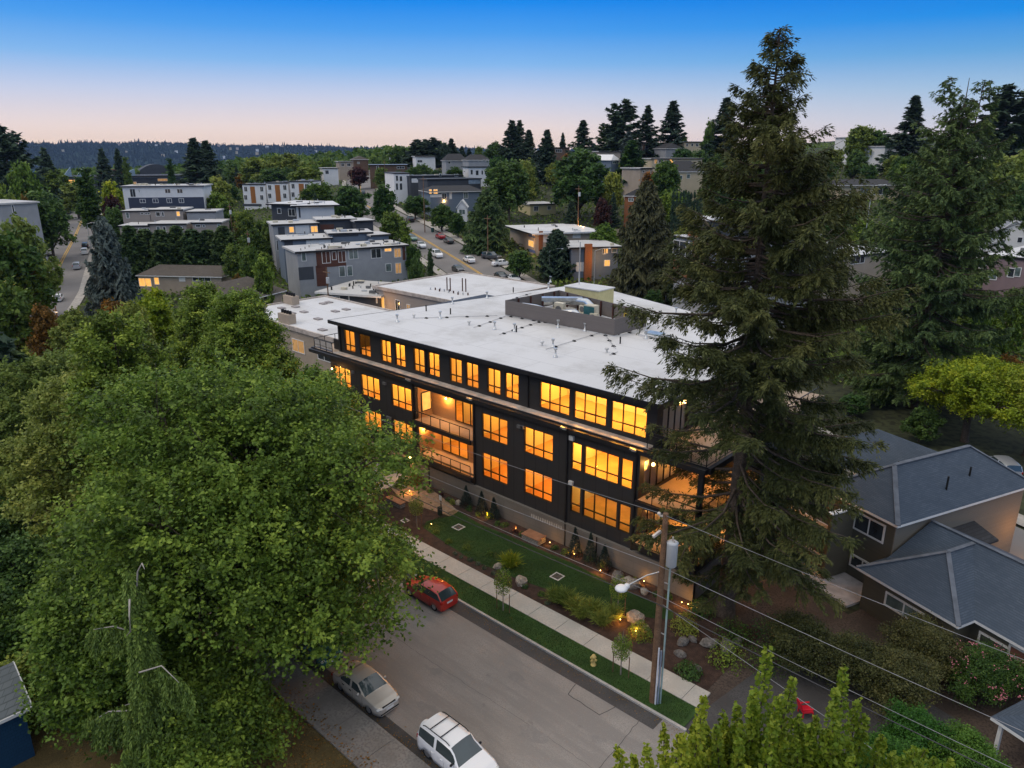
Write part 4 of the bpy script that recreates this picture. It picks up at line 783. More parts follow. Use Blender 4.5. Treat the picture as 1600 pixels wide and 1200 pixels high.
def make_car(kind, pm, label, loc, rz, group=None, rails=False, spare=False, detail=True, name='parked_car', cat='car', lit=False):
    K = KINDS[kind]; L = K['L']; S = K['st']; t = thing(name, label, cat, loc, rz, group)
    fx = [s[0] for s in S]; xs = sorted(set([0, 1]+list(np.linspace(0, 1, 27))+fx)); secs = []
    for x in xs:
        i = max(j for j in range(len(S)) if fx[j] <= x+1e-9); i = min(i, len(S)-2); u = (x-fx[i])/(fx[i+1]-fx[i]); us = u*u*(3-2*u) if S[i][4] == 0 else u
        w_, zb, zr = [S[i][k]*(1-us)+S[i+1][k]*us for k in (1, 2, 3)]
        inw = next((abs(x-c)*L for c in K['wb'] if abs(x-c)*L < K['r']+.07), None); zs = .22 if inw is None else .22+math.sqrt(max(0, (K['r']+.07)**2-inw**2))*.95
        cab_ = max(0, min(1, (zr-zb)/.45)); wr = w_*(1-.20*cab_); X = x*L-L/2
        sec = [(0, .22), (w_*.9, .22), (w_*.97, zs+.0), (w_, max(zs+.02, .45)), (w_, zb*.74+.02), (w_*.975, zb-.05), (w_*.955-.01, zb+(.012 if cab_ > .05 else -.01)), (wr+.01, zb+(zr-zb)*.86-.0*(cab_)), (wr*.90, zr-.02 if cab_ > .05 else zr+.005), (wr*.5, zr+.02), (0, zr+.03)]
        secs.append((X, sec, S[i][4] if x < fx[-1] else 0, cab_, x))
    B = MB(); Gm = MB(); n = 11; ns = len(secs)
    def P(i, j, s): X, sec, *_ = secs[i]; return (X, s*sec[j][0], sec[j][1])
    pil = [fx[k] for k in range(len(S)) if S[k][3] > S[k][2]+.2]; pil = [pil[0], pil[-1]]; mid = (pil[0]+pil[-1])/2+.02
    for i in range(ns-1):
        gflag = secs[i][2]; xm = (secs[i][4]+secs[i+1][4])/2
        for j in range(n-1):
            cabin = secs[i][3] > .3 and secs[i+1][3] > .3
            isg = (j == 6 and cabin and abs(xm-mid) > .012) or (gflag and j in (8, 9) and max(secs[i][3], secs[i+1][3]) > .08)
            for s in (1, -1):
                q = [P(i, j, s), P(i+1, j, s), P(i+1, j+1, s), P(i, j+1, s)]; q = q if s < 0 else q[::-1]
                if isg:
                    q2 = [Vector(v) for v in q]; c = sum(q2, Vector())/4; Gm.poly(q, 0, True)
                else: B.poly(q, 0, True)
    for i in (0, ns-1): B.poly([P(i, j, 1) for j in range(n)]+[P(i, j, -1) for j in range(n-2, 0, -1)], 0)
    def fin(mb, nm, m, par=t):
        o = mb.build(nm, m, par); bm = bmesh.new(); bm.from_mesh(o.data); bmesh.ops.remove_doubles(bm, verts=bm.verts, dist=.0015); bmesh.ops.recalc_face_normals(bm, faces=bm.faces); bm.to_mesh(o.data); bm.free(); return o
    fin(B, 'body', pm); fin(Gm, 'windows', cglass)
    for wi, wx in enumerate(K['wb']):
        for s in (1, -1):
            X = wx*L-L/2; Wd = .88*K['W']/2+.04; mb = MB(); mb.tube([(X, s*(Wd-.20), K['r']), (X, s*Wd, K['r'])], K['r'], 18); wh = mb.build('wheel', tyre_m, t)
            if detail: mb = MB(); mb.tube([(X, s*(Wd-.01), K['r']), (X, s*(Wd+.012), K['r'])], K['r']*.62, 14); mb.build('rim', rim_m, wh)
    W2 = K['W']/2; zf = S[-2][3]; zr_ = S[1][2]
    hl = mat('headlight', (.6, .6, .55), .1); tl = mat('tail_light', (.35, .012, .01), .15); pl = mat('number_plate', (.65, .65, .62), .5)
    for s in (1, -1):
        mb = MB(); mb.ball((L/2-.17, s*W2*.74, zf*.92), .13, 0, 10, 6, (.9, 1.3, .7)); mb.build('headlight', hl, t)
        mb = MB(); mb.ball((-L/2+.09, s*W2*.82, zr_*.92), .12, 0, 10, 6, (.8, .9, 1.5 if kind != 'sedan' else .9)); mb.build('tail_light', tl, t)
        if detail: mb = MB(); xm_ = (fx[[i for i in range(len(S)) if S[i][4]][-1]])*L-L/2+.35; mb.ball((xm_, s*(W2+.07), S[4][2]+.06), .11, 0, 8, 5, (.6, 1, .8)); mb.build('mirror', pm if kind == 'sedan' else black_m, t)
    if detail:
        mb = MB(); mb.box(L/2-.03, L/2+.015, -.26, .26, .42, .55); mb.build('number_plate', pl, t); mb = MB(); mb.box(-L/2-.015, -L/2+.03, -.26, .26, .62, .75); mb.build('number_plate', pl, t)
        mb = MB(); mb.box(L/2-.12, L/2-.045, -.45, .45, .60, .70); mb.build('front_grille', black_m, t); mb = MB(); mb.box(L/2-.15, L/2+.005, -.62, .62, .27, .36); mb.build('bumper_intake', black_m, t)
        for X_, zt_ in (((-L*.235), .93), (-L*.01, .93), (L*.19, .88)):
            for s in (1, -1): mb = MB(); mb.tube([(X_, s*(W2*.965), .34), (X_+.01, s*(W2+.0035), .46), (X_+.01, s*(W2+.002), zt_*.74), (X_, s*(W2*.975), zt_)], .007, 4); mb.build('door_seam', black_m, t)
        for X_ in (-L*.05, -L*.2):
            for s in (1, -1): mb = MB(); mb.bar((X_-.09, s*(W2+.012), .80), (X_+.09, s*(W2+.012), .80), .03, .03); mb.build('door_handle', black_m if kind == 'sedan' else pm, t)
    if rails:
        for s in (1, -1): mb = MB(); mb.tube([(-1.9, s*.66, 1.70), (-1.7, s*.66, 1.79), (-.1, s*.66, 1.82), (.15, s*.66, 1.74)], .025, 6); mb.build('roof_rail', black_m, t)
        for x in (-1.35, -.55): mb = MB(); mb.bar((x, -.66, 1.80), (x, .66, 1.80), .045, .03); mb.build('roof_bar', black_m, t)
    if spare: mb = MB(); mb.tube([(-L/2-.20, -.1, .95), (-L/2-.02, -.1, .95)], .36, 20); o = mb.build('spare_wheel_cover', pm, t, bevel=.04)
    return t
SEDAN = make_car('sedan', paint('champagne', (.50, .46, .40), .3, .3), 'silver beige sedan half hidden under the big maple at the left kerb', (-29.9, 20.0, .015), 0)
make_car('suv', paint('car_white', (.80, .80, .80)), 'white sport utility car with black roof rails at the bottom edge of the street', (-22.3, 20.15, .015), R_(-1.0), rails=True, spare=True)
make_car('sedan', paint('car_teal', (.03, .12, .11)), 'dark teal car behind the silver sedan, glimpsed through maple leaves', (-35.6, 20.2, .015), 0)
make_car('hatch', paint('car_red', (.42, .022, .012)), 'bright red car parked against the kerb beside the grass verge', (-34.5, 28.95, .015), math.pi)
make_car('sedan', paint('car_white', (.8,)*3), 'white car on the pale driveway seen through the left maples', (-66, 36, .09), 1.4, 'cars on the pale driveway')
make_car('sedan', paint('car_silver', (.45, .46, .48), .3, .5), 'silver car on the pale driveway seen through the left maples', (-71, 37, .09), 1.5, 'cars on the pale driveway')
# ---------------------------------------------------------------- utility pole and wires
PX, PY = -17.33, 30.75
up_ = thing('utility_pole', 'tall wooden utility pole with white transformer and street lamp arm at the kerb corner', 'utility pole', (PX, PY, 0))
mb = MB(); mb.tube([(0, 0, -.3), (0, 0, 6), (0, 0, 12.05)], [.21, .18, .145], 14); mb.build('pole', polewood, up_)
grey_tr = mat('transformer_grey', (.50, .52, .53), .45, .05)
mb = MB(); mb.tube([(.42, .18, 9.0), (.42, .18, 9.05), (.42, .18, 10.35), (.42, .18, 10.42), (.42, .18, 10.5)], [.24, .29, .30, .32, .20], 16); tr_ = mb.build('transformer', grey_tr, up_)
mb = MB(); mb.tube([(.42, .18, 10.5), (.42, .18, 10.75)], .05, 8); mb.tube([(.55, .1, 10.45), (.58, .1, 10.66)], .04, 8); mb.build('bushing', mat('porcelain', (.55, .5, .45), .3), tr_)
mb = MB(); mb.tube([(.40, .15, .1), (.40, .15, 4.8), (.40, .15, 9.0)], .055, 8); mb.build('conduit', mat('conduit_green', (.30, .40, .38), .6), up_)
mb = MB(); mb.tube([(.24, -.12, .1), (.24, -.12, 3.9)], .05, 8); mb.build('conduit', mat('white_pvc', (.6, .62, .66), .5), up_)
mb = MB(); mb.tube([(.32, .0, .1), (.32, .0, 3.7)], .06, 8); mb.build('conduit', mat('grey_pvc', (.22, .26, .32), .5), up_)
mb = MB(); mb.bar((0, .1, 7.9), (.45, .15, 7.9), .05); mb.bar((0, .1, 4.7), (.45, .15, 4.7), .05); mb.bar((0, .1, 10.0), (.3, .15, 10.0), .08); mb.build('bracket', galv, up_)
mb = MB(); mb.tube([(0, 0, 8.6), (-.5, -.7, 8.45), (-.95, -1.35, 8.1), (-1.1, -1.55, 7.95)], [.035, .03, .03, .04], 8); mb.build('lamp_arm', galv, up_)
mb = MB(); mb.ball((-1.3, -1.85, 7.85), .30, 0, 12, 8, (1.15, 1.25, .55)); mb.ball((-1.12, -1.6, 7.95), .16, 0, 10, 6); mb.build('lamp_head', mat('lamp_white', (.72, .73, .74), .35, .04), up_)
mb = MB(); mb.bar((0, 0, 11.85), (-.35, -.1, 11.85), .08); mb.ball((-.35, -.1, 11.95), .1, 0, 8, 6); mb.bar((-.5, -.3, 10.6), (-.35, .2, 10.8), .14); mb.build('insulator', mat('porcelain', (.55, .5, .45)), up_)
def wire(label, pts, r=.018, sag=.6, group='overhead wires on the utility pole', m=None):
    P = [Vector(p) for p in pts]; Q = []
    for a, b in zip(P, P[1:]):
        L = (b-a).length
        for t in np.linspace(0, 1, 24)[:-1]: q = a.lerp(b, t); q.z -= 4*sag*(L/45)**2*t*(1-t); Q.append(q)
    Q.append(P[-1]); mb = MB(); mb.tube(Q, r, 5); o = mb.build('wire', m or mat('wire_grey', (.26, .26, .27), .6), None); tag(o, label, 'wire', group); return o
wire('topmost overhead wire, crossing the dark facade and reaching the pole top', [(-75, 31.2, 12.2), (PX-.35, PY-.1, 12.0), (30, 30.4, 12.3)], .013)
wire('second overhead wire, meeting the pole just above the lamp arm', [(-75, 31.0, 9.6), (PX-.1, PY-.2, 9.0), (30, 30.2, 9.4)], .015)
wire('thick black cable bundle below the lamp head', [(-75, 30.9, 7.6), (PX-.1, PY-.25, 6.7), (30, 30.1, 7.2)], .026, m=mat('cable_black', (.06, .06, .065), .6))
wire('thin cable running just above the thick black bundle', [(-75, 30.9, 8.2), (PX-.1, PY-.2, 7.2), (30, 30.1, 7.6)], .014)
wire('lowest cable slanting down over the bottom right garden', [(PX+.2, PY, 6.6), (8, 26, 5.4)], .014, .2)
# ---------------------------------------------------------------- verge and garden
hy = thing('fire_hydrant', 'pale yellow fire hydrant on the grass verge', 'fire hydrant', (-21.68, 30.95, .1)); ym = mat('hydrant_yellow', (.62, .46, .16), .6)
mb = MB(); mb.tube([(0, 0, 0), (0, 0, .06), (0, 0, .07), (0, 0, .55), (0, 0, .57), (0, 0, .62), (0, 0, .72), (0, 0, .80)], [.17, .17, .12, .12, .16, .16, .11, .03], 14); mb.build('barrel', ym, hy)
for a, b in (((0, -.12, .42), (0, -.26, .42)), ((-.12, 0, .45), (-.22, 0, .45)), ((.12, 0, .45), (.22, 0, .45))): mb = MB(); mb.tube([a, b], .075, 10); mb.build('outlet', ym, hy)
def staked(label, loc, h, m=L_green, seed=1):
    t = thing('young_tree', label, 'tree', loc, 0, 'staked young trees along the sidewalk'); rng = np.random.default_rng(seed)
    mb = MB(); mb.tube([(0, 0, 0), (0, 0, h*.5), (.03, 0, h*.95)], [.045, .03, .012], 6)
    for _ in range(14): a = rng.uniform(0, 6.28); z = rng.uniform(h*.42, h*.9); mb.tube([(0, 0, z), (math.cos(a)*.45, math.sin(a)*.45, z+.4)], [.014, .005], 4)
    mb.build('trunk', bark_pale, t)
    for s in (-1, 1): mb = MB(); mb.tube([(s*.5, .1*s, 0), (s*.5, .1*s, 1.45)], .03, 6); mb.build('stake', polewood, t)
    n = 1500; u = unit(rng.normal(size=(n, 3))); P = u*np.array([.62, .62, h*.30])*(rng.random(n)**.45)[:, None]+np.array([0, 0, h*.68]); P += np.sin(P*7)*.06
    linkmesh(quadmesh('crown', leaves(P, rng.normal(size=(n, 3))+np.array([0, 0, .6]), rng.uniform(.03, .062, n), .7, rng), [m], np.clip(rng.normal(.55, .25, n), 0, 1)), 'crown', t)
staked('young tree between two stakes in the middle of the grass verge', (-29.6, 31.3, .1), 3.3, seed=1)
staked('young tree between two stakes on the verge beside the hydrant', (-19.95, 31.35, .1), 2.9, seed=2)
staked('young tree between two stakes at the lawn edge, left of the lamp lit rock', (-23.6, 36.3, .07), 3.0, seed=3)
staked('young tree at the left end of the mulch bed near the gravel path', (-42.9, 34.9, .07), 3.0, L_olive, seed=4)
def bush(label, loc, r, h, m, n=420, ls=.05, group='low shrubs in the mulch bed', seed=0, cat='shrub', name='shrub', blade=False):
    rng = np.random.default_rng(seed); t = thing(name, label, cat, loc, 0, group)
    if blade:
        n = n//2; a = rng.uniform(0, 6.28, n); lean = rng.uniform(.05, .9, n); L = h*rng.uniform(.6, 1.1, n); s = rng.random(n)*.8+.1
        d = np.stack([np.cos(a)*lean, np.sin(a)*lean, np.ones(n)], 1); b0 = np.stack([rng.normal(0, r*.3, n), rng.normal(0, r*.3, n), np.zeros(n)], 1)
        P = b0+unit(d)*(L*.5)[:, None]; P[:, 2] *= .95; Nn = np.cross(d, rng.normal(size=(n, 3))); q = leaves(P, Nn, L*.5, .05, rng, d)
        q2 = leaves(b0+unit(d)*(L*.9)[:, None]+np.stack([np.cos(a)*lean, np.sin(a)*lean, -lean], 1)*.18*h, Nn, L*.25, .07, rng, d*np.array([1, 1, .2])); Q = np.concatenate([q, q2]); tn = np.clip(rng.normal(.6, .25, 2*n), 0, 1)
    else:
        u = unit(rng.normal(size=(n, 3))); u[:, 2] = abs(u[:, 2]); P = u*np.array([r, r, h])*(rng.random(n)**.35)[:, None]; P *= 1+.16*np.sin(P*9/r*.5+seed)[:, [1, 2, 0]]
        Q = leaves(P, u+rng.normal(size=(n, 3))*.6, ls*rng.uniform(.6, 1.3, n), .6, rng); tn = np.clip(rng.normal(.5, .25, n), 0, 1)
    linkmesh(quadmesh('foliage', Q, [m], tn), 'foliage', t); mb = MB()
    for k in range(4): mb.tube([(0, 0, -.05), (r*.4*math.cos(k*1.6), r*.4*math.sin(k*1.6), h*.6)], [.02, .008], 4)
    mb.build('stem', bark, t); return t
rs = random.Random(9)
L_sage = leaf_mat('leaf_sage', G((.08, .095, .055), (.13, .15, .09), (.19, .21, .13)))
for i, (px, py, r, h, m, lab) in enumerate([(681, 833, .35, .35, L_mid, 'round green shrub at the left end of the mulch bed'), (701, 848, .35, .4, L_mid, 'round green shrub, second from the left in the mulch bed'), (729, 858, .45, .45, L_mid, 'wide green shrub left of the sage clumps'),
   (711, 866, .22, .22, L_sage, 'small grey sage clump nearest the sidewalk, left one'), (721, 871, .2, .2, L_sage, 'small grey sage clump nearest the sidewalk, right one'), (735, 876, .26, .25, L_sage, 'grey sage clump below the wide green shrub'), (747, 882, .24, .25, L_sage, 'grey sage clump before the pale boulder'), (757, 888, .22, .22, L_sage, 'smallest sage clump beside the pale boulder'), (765, 868, .4, .42, L_mid, 'green shrub behind the grey sage clumps'), (771, 897, .2, .25, L_sage, 'sage clump just left of the staked tree'),
   (820, 918, .3, .35, L_dark, 'dark green shrub in front of the second boulder'), (846, 930, .3, .3, L_mid, 'small green shrub between boulder and tall grasses'), (855, 943, .22, .2, L_sage, 'sage clump between the boulder and the tall grasses')]):
    p = pz(px, py, .05); bush(lab, (p[0], p[1], .05), r, h, m, 300, .045, seed=i)
for i, (px, py, r, h, lab) in enumerate([(798, 886, .5, 1.2, 'yellow green grass tuft behind the staked tree'), (868, 940, .5, 1.1, 'first tall grass tuft right of the boulders'), (884, 945, .55, 1.2, 'second tall grass tuft in the mulch bed'), (899, 955, .5, 1.1, 'third tall grass tuft in the mulch bed'), (908, 965, .45, .9, 'low grass tuft nearest the sidewalk'), (925, 962, .6, 1.2, 'broad grass tuft left of the lamp lit pair'), (941, 975, .55, 1.1, 'grass tuft beside the sidewalk under the lit rock'), (957, 966, .5, 1.1, 'grass tuft right beside the low garden light')]):
    p = pz(px, py, .05); bush(lab, (p[0], p[1], .05), r, h, L_olive if i else L_lime, 700, group='ornamental grass tufts in the mulch bed', seed=i+20, cat='grass tuft', name='ornamental_grass', blade=True)
rock_m = mat('rock', (.36, .31, .25), .9, .35, 2.0, .9, fine=7); rock_d = mat('rock_dark', (.17, .155, .14), .9, .35, 2.0, .9, fine=7)
def rock(label, px, py, r, sc=(1, .8, .6), m=rock_m, seed=0, grp='garden boulders'):
    p = pz(px, py, .05); mb = MB(); mb.ball((0, 0, 0), r, 0, 9, 6, sc, .16, random.Random(seed)); mb.sm = [False]*len(mb.sm); o = mb.build('boulder', m, None); o.location = (p[0], p[1], .05+r*.35*sc[2]); o.rotation_euler = (0, 0, seed*1.3); tag(o, label, 'boulder', grp)
for i, a in enumerate([('pale boulder left of the staked tree in the mulch bed', 779, 887, .42), ('flat pale boulder right of the staked tree', 814, 912, .62), ('big rough boulder at the right end of the lawn', 985, 915, .75), ('small boulder between the big rough one and the pole', 1007, 926, .42), ('boulder lit from below beside the low garden light', 992, 968, .68), ('small boulder at the foot of the lit one, by the pole', 1008, 984, .35), ('low boulder at the edge of the gravel path by the wall', 716, 787, .4), ('tiny pale stone beside the gravel path', 702, 781, .22), ('long flat tan boulder under the fir at the lawn end', 965, 905, .7)]):
    rock(a[0], a[1], a[2], a[3], (1, .75, .65), seed=i+1, m=rock_m if i < 7 else rock_d)
for i, (px, py, r, lab) in enumerate([(1066, 1005, .45, 'pale rock in the short row under the great fir, nearest the pole'), (1082, 1000, .35, 'second rock in the row under the great fir'), (1110, 1008, .6, 'long pale rock in the middle of the row under the great fir'), (1136, 1014, .65, 'dark rock at the right end of the row under the great fir'), (1063, 1024, .4, 'upright pale rock below the row under the great fir'), (1152, 1004, .4, 'rock beside the dark one under the great fir'), (1090, 1045, .3, 'small rock in the dirt below the great fir')]): rock(lab, px, py, r, (1.1, .7, .6), rock_d, i+30, 'rocks under the great fir')
# gabion bench, drain covers, dog station
t = thing('stone_bench', 'square bench of caged stones with a wooden top against the dark wall bed', 'bench', (-34.3, 39.9, .07)); mb = MB(); mb.box(-.85, .85, -.5, .5, 0, .5); mb.build('base', brick_mat('gabion', (.35, .32, .28), (.2, .18, .16), (.06, .055, .05), .28, .17, .9, .3, .03), t); mb = MB()
for i in range(6): mb.box(-.9, .9, -.54+i*.18, -.54+i*.18+.165, .51, .56)
mb.build('seat', mat('bench_wood', (.36, .17, .09), .6), t)
t = thing('stone_bench', 'wooden topped bench beside the gravel path, left of the lawn', 'bench', (-47.6, 36.4, .07)); mb = MB(); mb.box(-1.0, 1.0, -.3, .3, 0, .4); mb.build('base', MATS['gabion'], t); mb = MB(); mb.box(-1.05, 1.05, -.33, .33, .41, .47); mb.build('seat', MATS['bench_wood'], t)
for x, y, l in ((-40.4, 37.3, 'square drain grate with white rim in the left half of the lawn'), (-29.55, 37.1, 'square drain grate with white rim in the right half of the lawn'), (-44.6, 35.0, 'small square drain grate at the left end of the lawn')):
    t = thing('drain_grate', l, 'drain', (x, y, .085), 0, 'drain grates in the lawn'); s = .42 if x > -44 else .3; mb = MB()
    mb.box(-s, s, -s, -s+.09, -.02, .025); mb.box(-s, s, s-.09, s, -.02, .025); mb.box(-s, -s+.09, -s+.09, s-.09, -.02, .025); mb.box(s-.09, s, -s+.09, s-.09, -.02, .025); mb.build('rim', mat('rim_pale', (.62, .58, .54)), t); mb = MB(); mb.box(-s+.09, s-.09, -s+.09, s-.09, -.02, .012)
    mb.build('grate', lines_mat('grate', (.12, .10, .09), .08, 0), t)
t = thing('waste_station', 'dark post with a small white notice and bin beside the gravel path', 'bin', (-43.2, 37.75, .07)); mb = MB(); mb.box(-.17, .17, -.12, .12, 0, .75); mb.build('bin', mat('green_black', (.012, .03, .025), .5), t); mb = MB(); mb.box(-.04, .04, .12, .18, 0, 1.9); mb.build('post', darkmetal, t); mb = MB(); mb.box(-.15, .15, .09, .115, 1.35, 1.8); mb.build('notice', mat('notice_white', (.66, .66, .64)), t)
# path lights
def gl(px, py, e, lab, up=.35, col=(1, .42, .06)):
    p = pz(px, py, .1); t = thing('garden_light', lab, 'garden light', (p[0], p[1], .05), 0, 'small warm garden lights'); mb = MB(); mb.tube([(0, 0, 0), (0, 0, up*.6)], .025, 6); mb.build('post', darkmetal, t); mb = MB(); mb.ball((0, 0, up*.6+.05), .03, 0, 8, 5); mb.build('lens', bulb, t); lamp('light_source', (0, -.05, up*.6+.16), e*1.1, col, .05, t, False)
for a in [(674, 822, 10, 'garden light at the left end of the mulch bed'), (762, 808, 22, 'garden light under the golden shrub by the wall'), (806, 829, 14, 'garden light left of the stone bench'), (859, 851, 12, 'garden light right of the stone bench'), (897, 869, 22, 'garden light between the wall conifers'), (969, 972, 26, 'garden light in the grasses, left one of the bright pair'), (993, 990, 34, 'garden light lighting the boulder by the pole'), (1006, 912, 14, 'garden light behind the pole'), (1065, 945, 18, 'garden light under the great fir, left one'), (1075, 948, 14, 'garden light under the great fir, right one'), (640, 770, 30, 'garden light at the start of the gravel path'), (938, 895, 22, 'garden light at the right end of the wall bed'), (596, 905, 14, 'garden light deep under the left maples')]: gl(*a)
# planting along the wall
for i, (px, lab, hh) in enumerate([(742, 'narrow blue green conifer by the wall, leftmost of three', 1.9), (763, 'narrow blue green conifer by the wall, middle of the left three', 2.0), (781, 'narrow blue green conifer by the wall, rightmost of the left three', 1.9), (906, 'blue green conifer right of the stone bench by the wall', 2.3), (931, 'largest blue green conifer by the wall', 2.4), (955, 'blue green conifer by the wall closest to the fir', 1.9)]):
    p = pz(px, 0+{742: 785, 763: 797, 781: 806, 906: 862, 931: 872, 955: 880}[px], 0); rng = np.random.default_rng(80+i); n = 1300; z = rng.random(n)**1.3; a = rng.uniform(0, 6.28, n); r = (.62*(1-z)+.04)*rng.random(n)**.3
    t = thing('narrow_conifer', lab, 'conifer', (p[0], min(p[1], 40.5), .05), 0, 'narrow conifers along the concrete wall'); P = np.stack([r*np.cos(a), r*np.sin(a), z*hh+.05], 1); ax = np.stack([np.cos(a)*.5, np.sin(a)*.5, np.ones(n)], 1)+rng.normal(size=(n, 3))*.3; N = np.stack([np.cos(a), np.sin(a), np.zeros(n)], 1)
    linkmesh(quadmesh('foliage', leaves(P, N+rng.normal(size=(n, 3))*.4, rng.uniform(.05, .1, n), .35, rng, ax), [leaf_mat('needle_bluegreen', G((.018, .032, .028), (.036, .058, .048), (.06, .09, .075)), .1)], rng.random(n)), 'foliage', t); mb = MB(); mb.tube([(0, 0, 0), (0, 0, hh*.8)], [.04, .01], 5); mb.build('trunk', bark, t)
bush('golden leaved shrub lit by a garden light at the wall', (-39.7, 40.3, .05), .4, .6, L_ylw, 400, .05, 'shrubs along the concrete wall', 50)
k = 0
for i in range(26):
    x = -48+i*1.05+rs.uniform(-.3, .3); y = 40.3+rs.uniform(-.45, .3)
    if -35.4 < x < -33.2: continue
    mm = [L_dark, L_mid, L_red][i % 3]; bush(['low dark green', 'small mid green', 'low reddish'][i % 3]+' plant in the bed along the concrete wall, '+('left of the stone bench' if x < -34 else 'right of the stone bench'), (x, y, .05), rs.uniform(.25, .45), rs.uniform(.25, .6), mm, 220, .05, 'low dark plants along the concrete wall', 60+i)
for i, (x, y, r, h, m, lab) in enumerate([(-21.2, 35.4, .9, 1.0, L_mid, 'spreading green shrub right of the grasses by the pole'), (-19.3, 37.8, 1.0, 1.2, L_mid, 'green shrub under the fir beside the boulders'), (-17.0, 34.2, .9, .8, L_dark, 'dark shrub behind the pole foot'), (-15.8, 36.8, 1.3, 1.6, L_green, 'bright green shrub below the great fir'), (-13.7, 38.2, 1.5, 2.0, L_mid, 'larger green shrub at the right foot of the great fir'), (-19.5, 40.2, .9, 1.2, L_dark, 'dark shrub at the corner of the concrete base'), (-47.5, 34.8, .7, .6, L_sage, 'silvery shrub beside the bench by the gravel path'), (-14.6, 40.4, 1.7, 1.9, L_dark, 'wide dark shrub behind the row of rocks under the great fir'), (-16.6, 39.2, 1.3, 1.4, L_mid, 'green shrub touching the trunk of the great fir'), (-12.2, 40.6, 1.4, 1.5, L_olive, 'yellowish shrub at the right foot of the great fir'), (-49.6, 40.4, .8, 1.0, L_auto, 'reddish shrub under the garage wall light'), (-50.2, 39.1, .7, .8, L_mid, 'green shrub at the garage end of the path')]): bush(lab, (x, y, .05), r, h, m, 900, .07, 'larger shrubs around the lawn', 90+i)
# ---------------------------------------------------------------- right-hand houses
olive = lines_mat('olive_siding', (.105, .098, .072), .16, 2, .5, .75, .08, .6); olive_lt = lines_mat('tan_siding', (.20, .18, .145), .16, 2, .5, .75, .08, .6)
def win_part(par, x0, x1, z0, z1, y, axis='x', out=-1, cols=2, pane=None, fm=None, t=.10, tr_=0):
    f = MB(); g = MB(); a = y; b = y+out*.07
    def bx(mb, p, q, c, d, u=a, v=b):
        if axis == 'x': mb.box(p, q, u, v, c, d)
        else: mb.box(u, v, p, q, c, d)
    bx(f, x0, x1, z0, z0+t); bx(f, x0, x1, z1-t, z1); bx(f, x0, x0+t, z0+t, z1-t); bx(f, x1-t, x1, z0+t, z1-t)
    for i in range(1, cols): xm = x0+(x1-x0)*i/cols; bx(f, xm-t*.35, xm+t*.35, z0+t, z1-t)
    if tr_: zt = z0+(z1-z0)*tr_; bx(f, x0+t, x1-t, zt-t*.35, zt+t*.35, y+out*.001, y+out*.066)
    o = f.build('window', fm or white_frame, par); bx(g, x0+t*.9, x1-t*.9, z0+t*.9, z1-t*.9, y+out*.005, y+out*.035); g.build('pane', pane or pane_dark, o); return o
def hip_roof(mb, x0, x1, y0, y1, z, rise, inset, th=.18, m=0):
    """hip roof over a rectangle; ridge along the longer side"""
    a, b, c, d = (x0, y0, z), (x1, y0, z), (x1, y1, z), (x0, y1, z)
    if x1-x0 >= y1-y0: r1 = (x0+inset, (y0+y1)/2, z+rise); r2 = (x1-inset, (y0+y1)/2, z+rise); F = [(a, b, r2, r1), (c, d, r1, r2), (d, a, r1), (b, c, r2)]
    else: r1 = ((x0+x1)/2, y0+inset, z+rise); r2 = ((x0+x1)/2, y1-inset, z+rise); F = [(a, b, r1), (c, d, r2), (d, a, r1, r2), (b, c, r2, r1)]
    for f in F: mb.poly(f, m)
    mb.box(x0, x1, y0, y1, z-th, z-.001, 1); return mb
HR = R_(-22.1); HX = np.array([math.cos(HR), math.sin(HR)]); HY = np.array([-math.sin(HR), math.cos(HR)])
def loc2(px, py, P0, face, k):        # facade coordinates of a sight line on the local plane y=k or x=k
    d = ray(px, py); n, o = (HY, HX) if face == 'y' else (HX, HY); P0 = np.array(P0); t_ = ((P0+n*k-CP[:2])@n)/(d[:2]@n); p = CP+d*t_; return (p[:2]-P0)@o, p[2]
def hwin(par, P0, face, k, q, cols, pane=None, tr_=0, t=.13, out=-1):
    a = loc2(q[0], q[1], P0, face, k); b = loc2(q[2], q[3], P0, face, k); return win_part(par, min(a[0], b[0]), max(a[0], b[0]), min(a[1], b[1]), max(a[1], b[1]), k, 'x' if face == 'y' else 'y', out, cols, pane, None, t, tr_)
P0 = (-10.66, 50.13)
H1 = thing('grey_house', 'two storey olive grey house with a dark blue shingled hip roof, right of the fir', 'house', (*P0, 0), HR)
mb = MB(); mb.box(-6.3, -.5, .5, 14.7, 0, 5.8); mb.box(-12.5, -6.3, 3.5, 13.5, 0, 5.8); mb.build('wall', olive, H1)
mb = MB(); mb.box(-.5, -.44, .5, 14.7, 0, 5.8); mb.build('wall_panel', olive_lt, H1)
mb = MB(); hip_roof(mb, -6.8, 0, 0, 15.2, 6.0, 2.5, 3.4); mb.build('roof', [shingle_blue, white_frame], H1)
mb = MB(); mb.faces([(-13.2, 4.6, 6), (-6.8, 4.6, 6), (-3.4, 8.6, 8.47), (-9, 8.6, 8.47), (-13.2, 12.6, 6), (-6.8, 12.6, 6)], [(0, 1, 2, 3), (5, 4, 3, 2), (4, 0, 3)]); mb.box(-13.2, -6.81, 4.6, 12.6, 5.82, 5.99, 1); mb.build('roof', [shingle_blue, white_frame], H1)
hc = mat('hip_cap', (.12, .135, .16), .9)
for a_, b_ in (((0, 0, 6.03), (-3.4, 3.4, 8.53)), ((-3.4, 3.4, 8.53), (-3.4, 11.8, 8.53)), ((-3.4, 11.8, 8.53), (0, 15.2, 6.03)), ((-6.8, 0, 6.03), (-3.4, 3.4, 8.53))): mb = MB(); mb.bar(a_, b_, .32, .05); mb.build('roof_hip_cap', hc, H1)
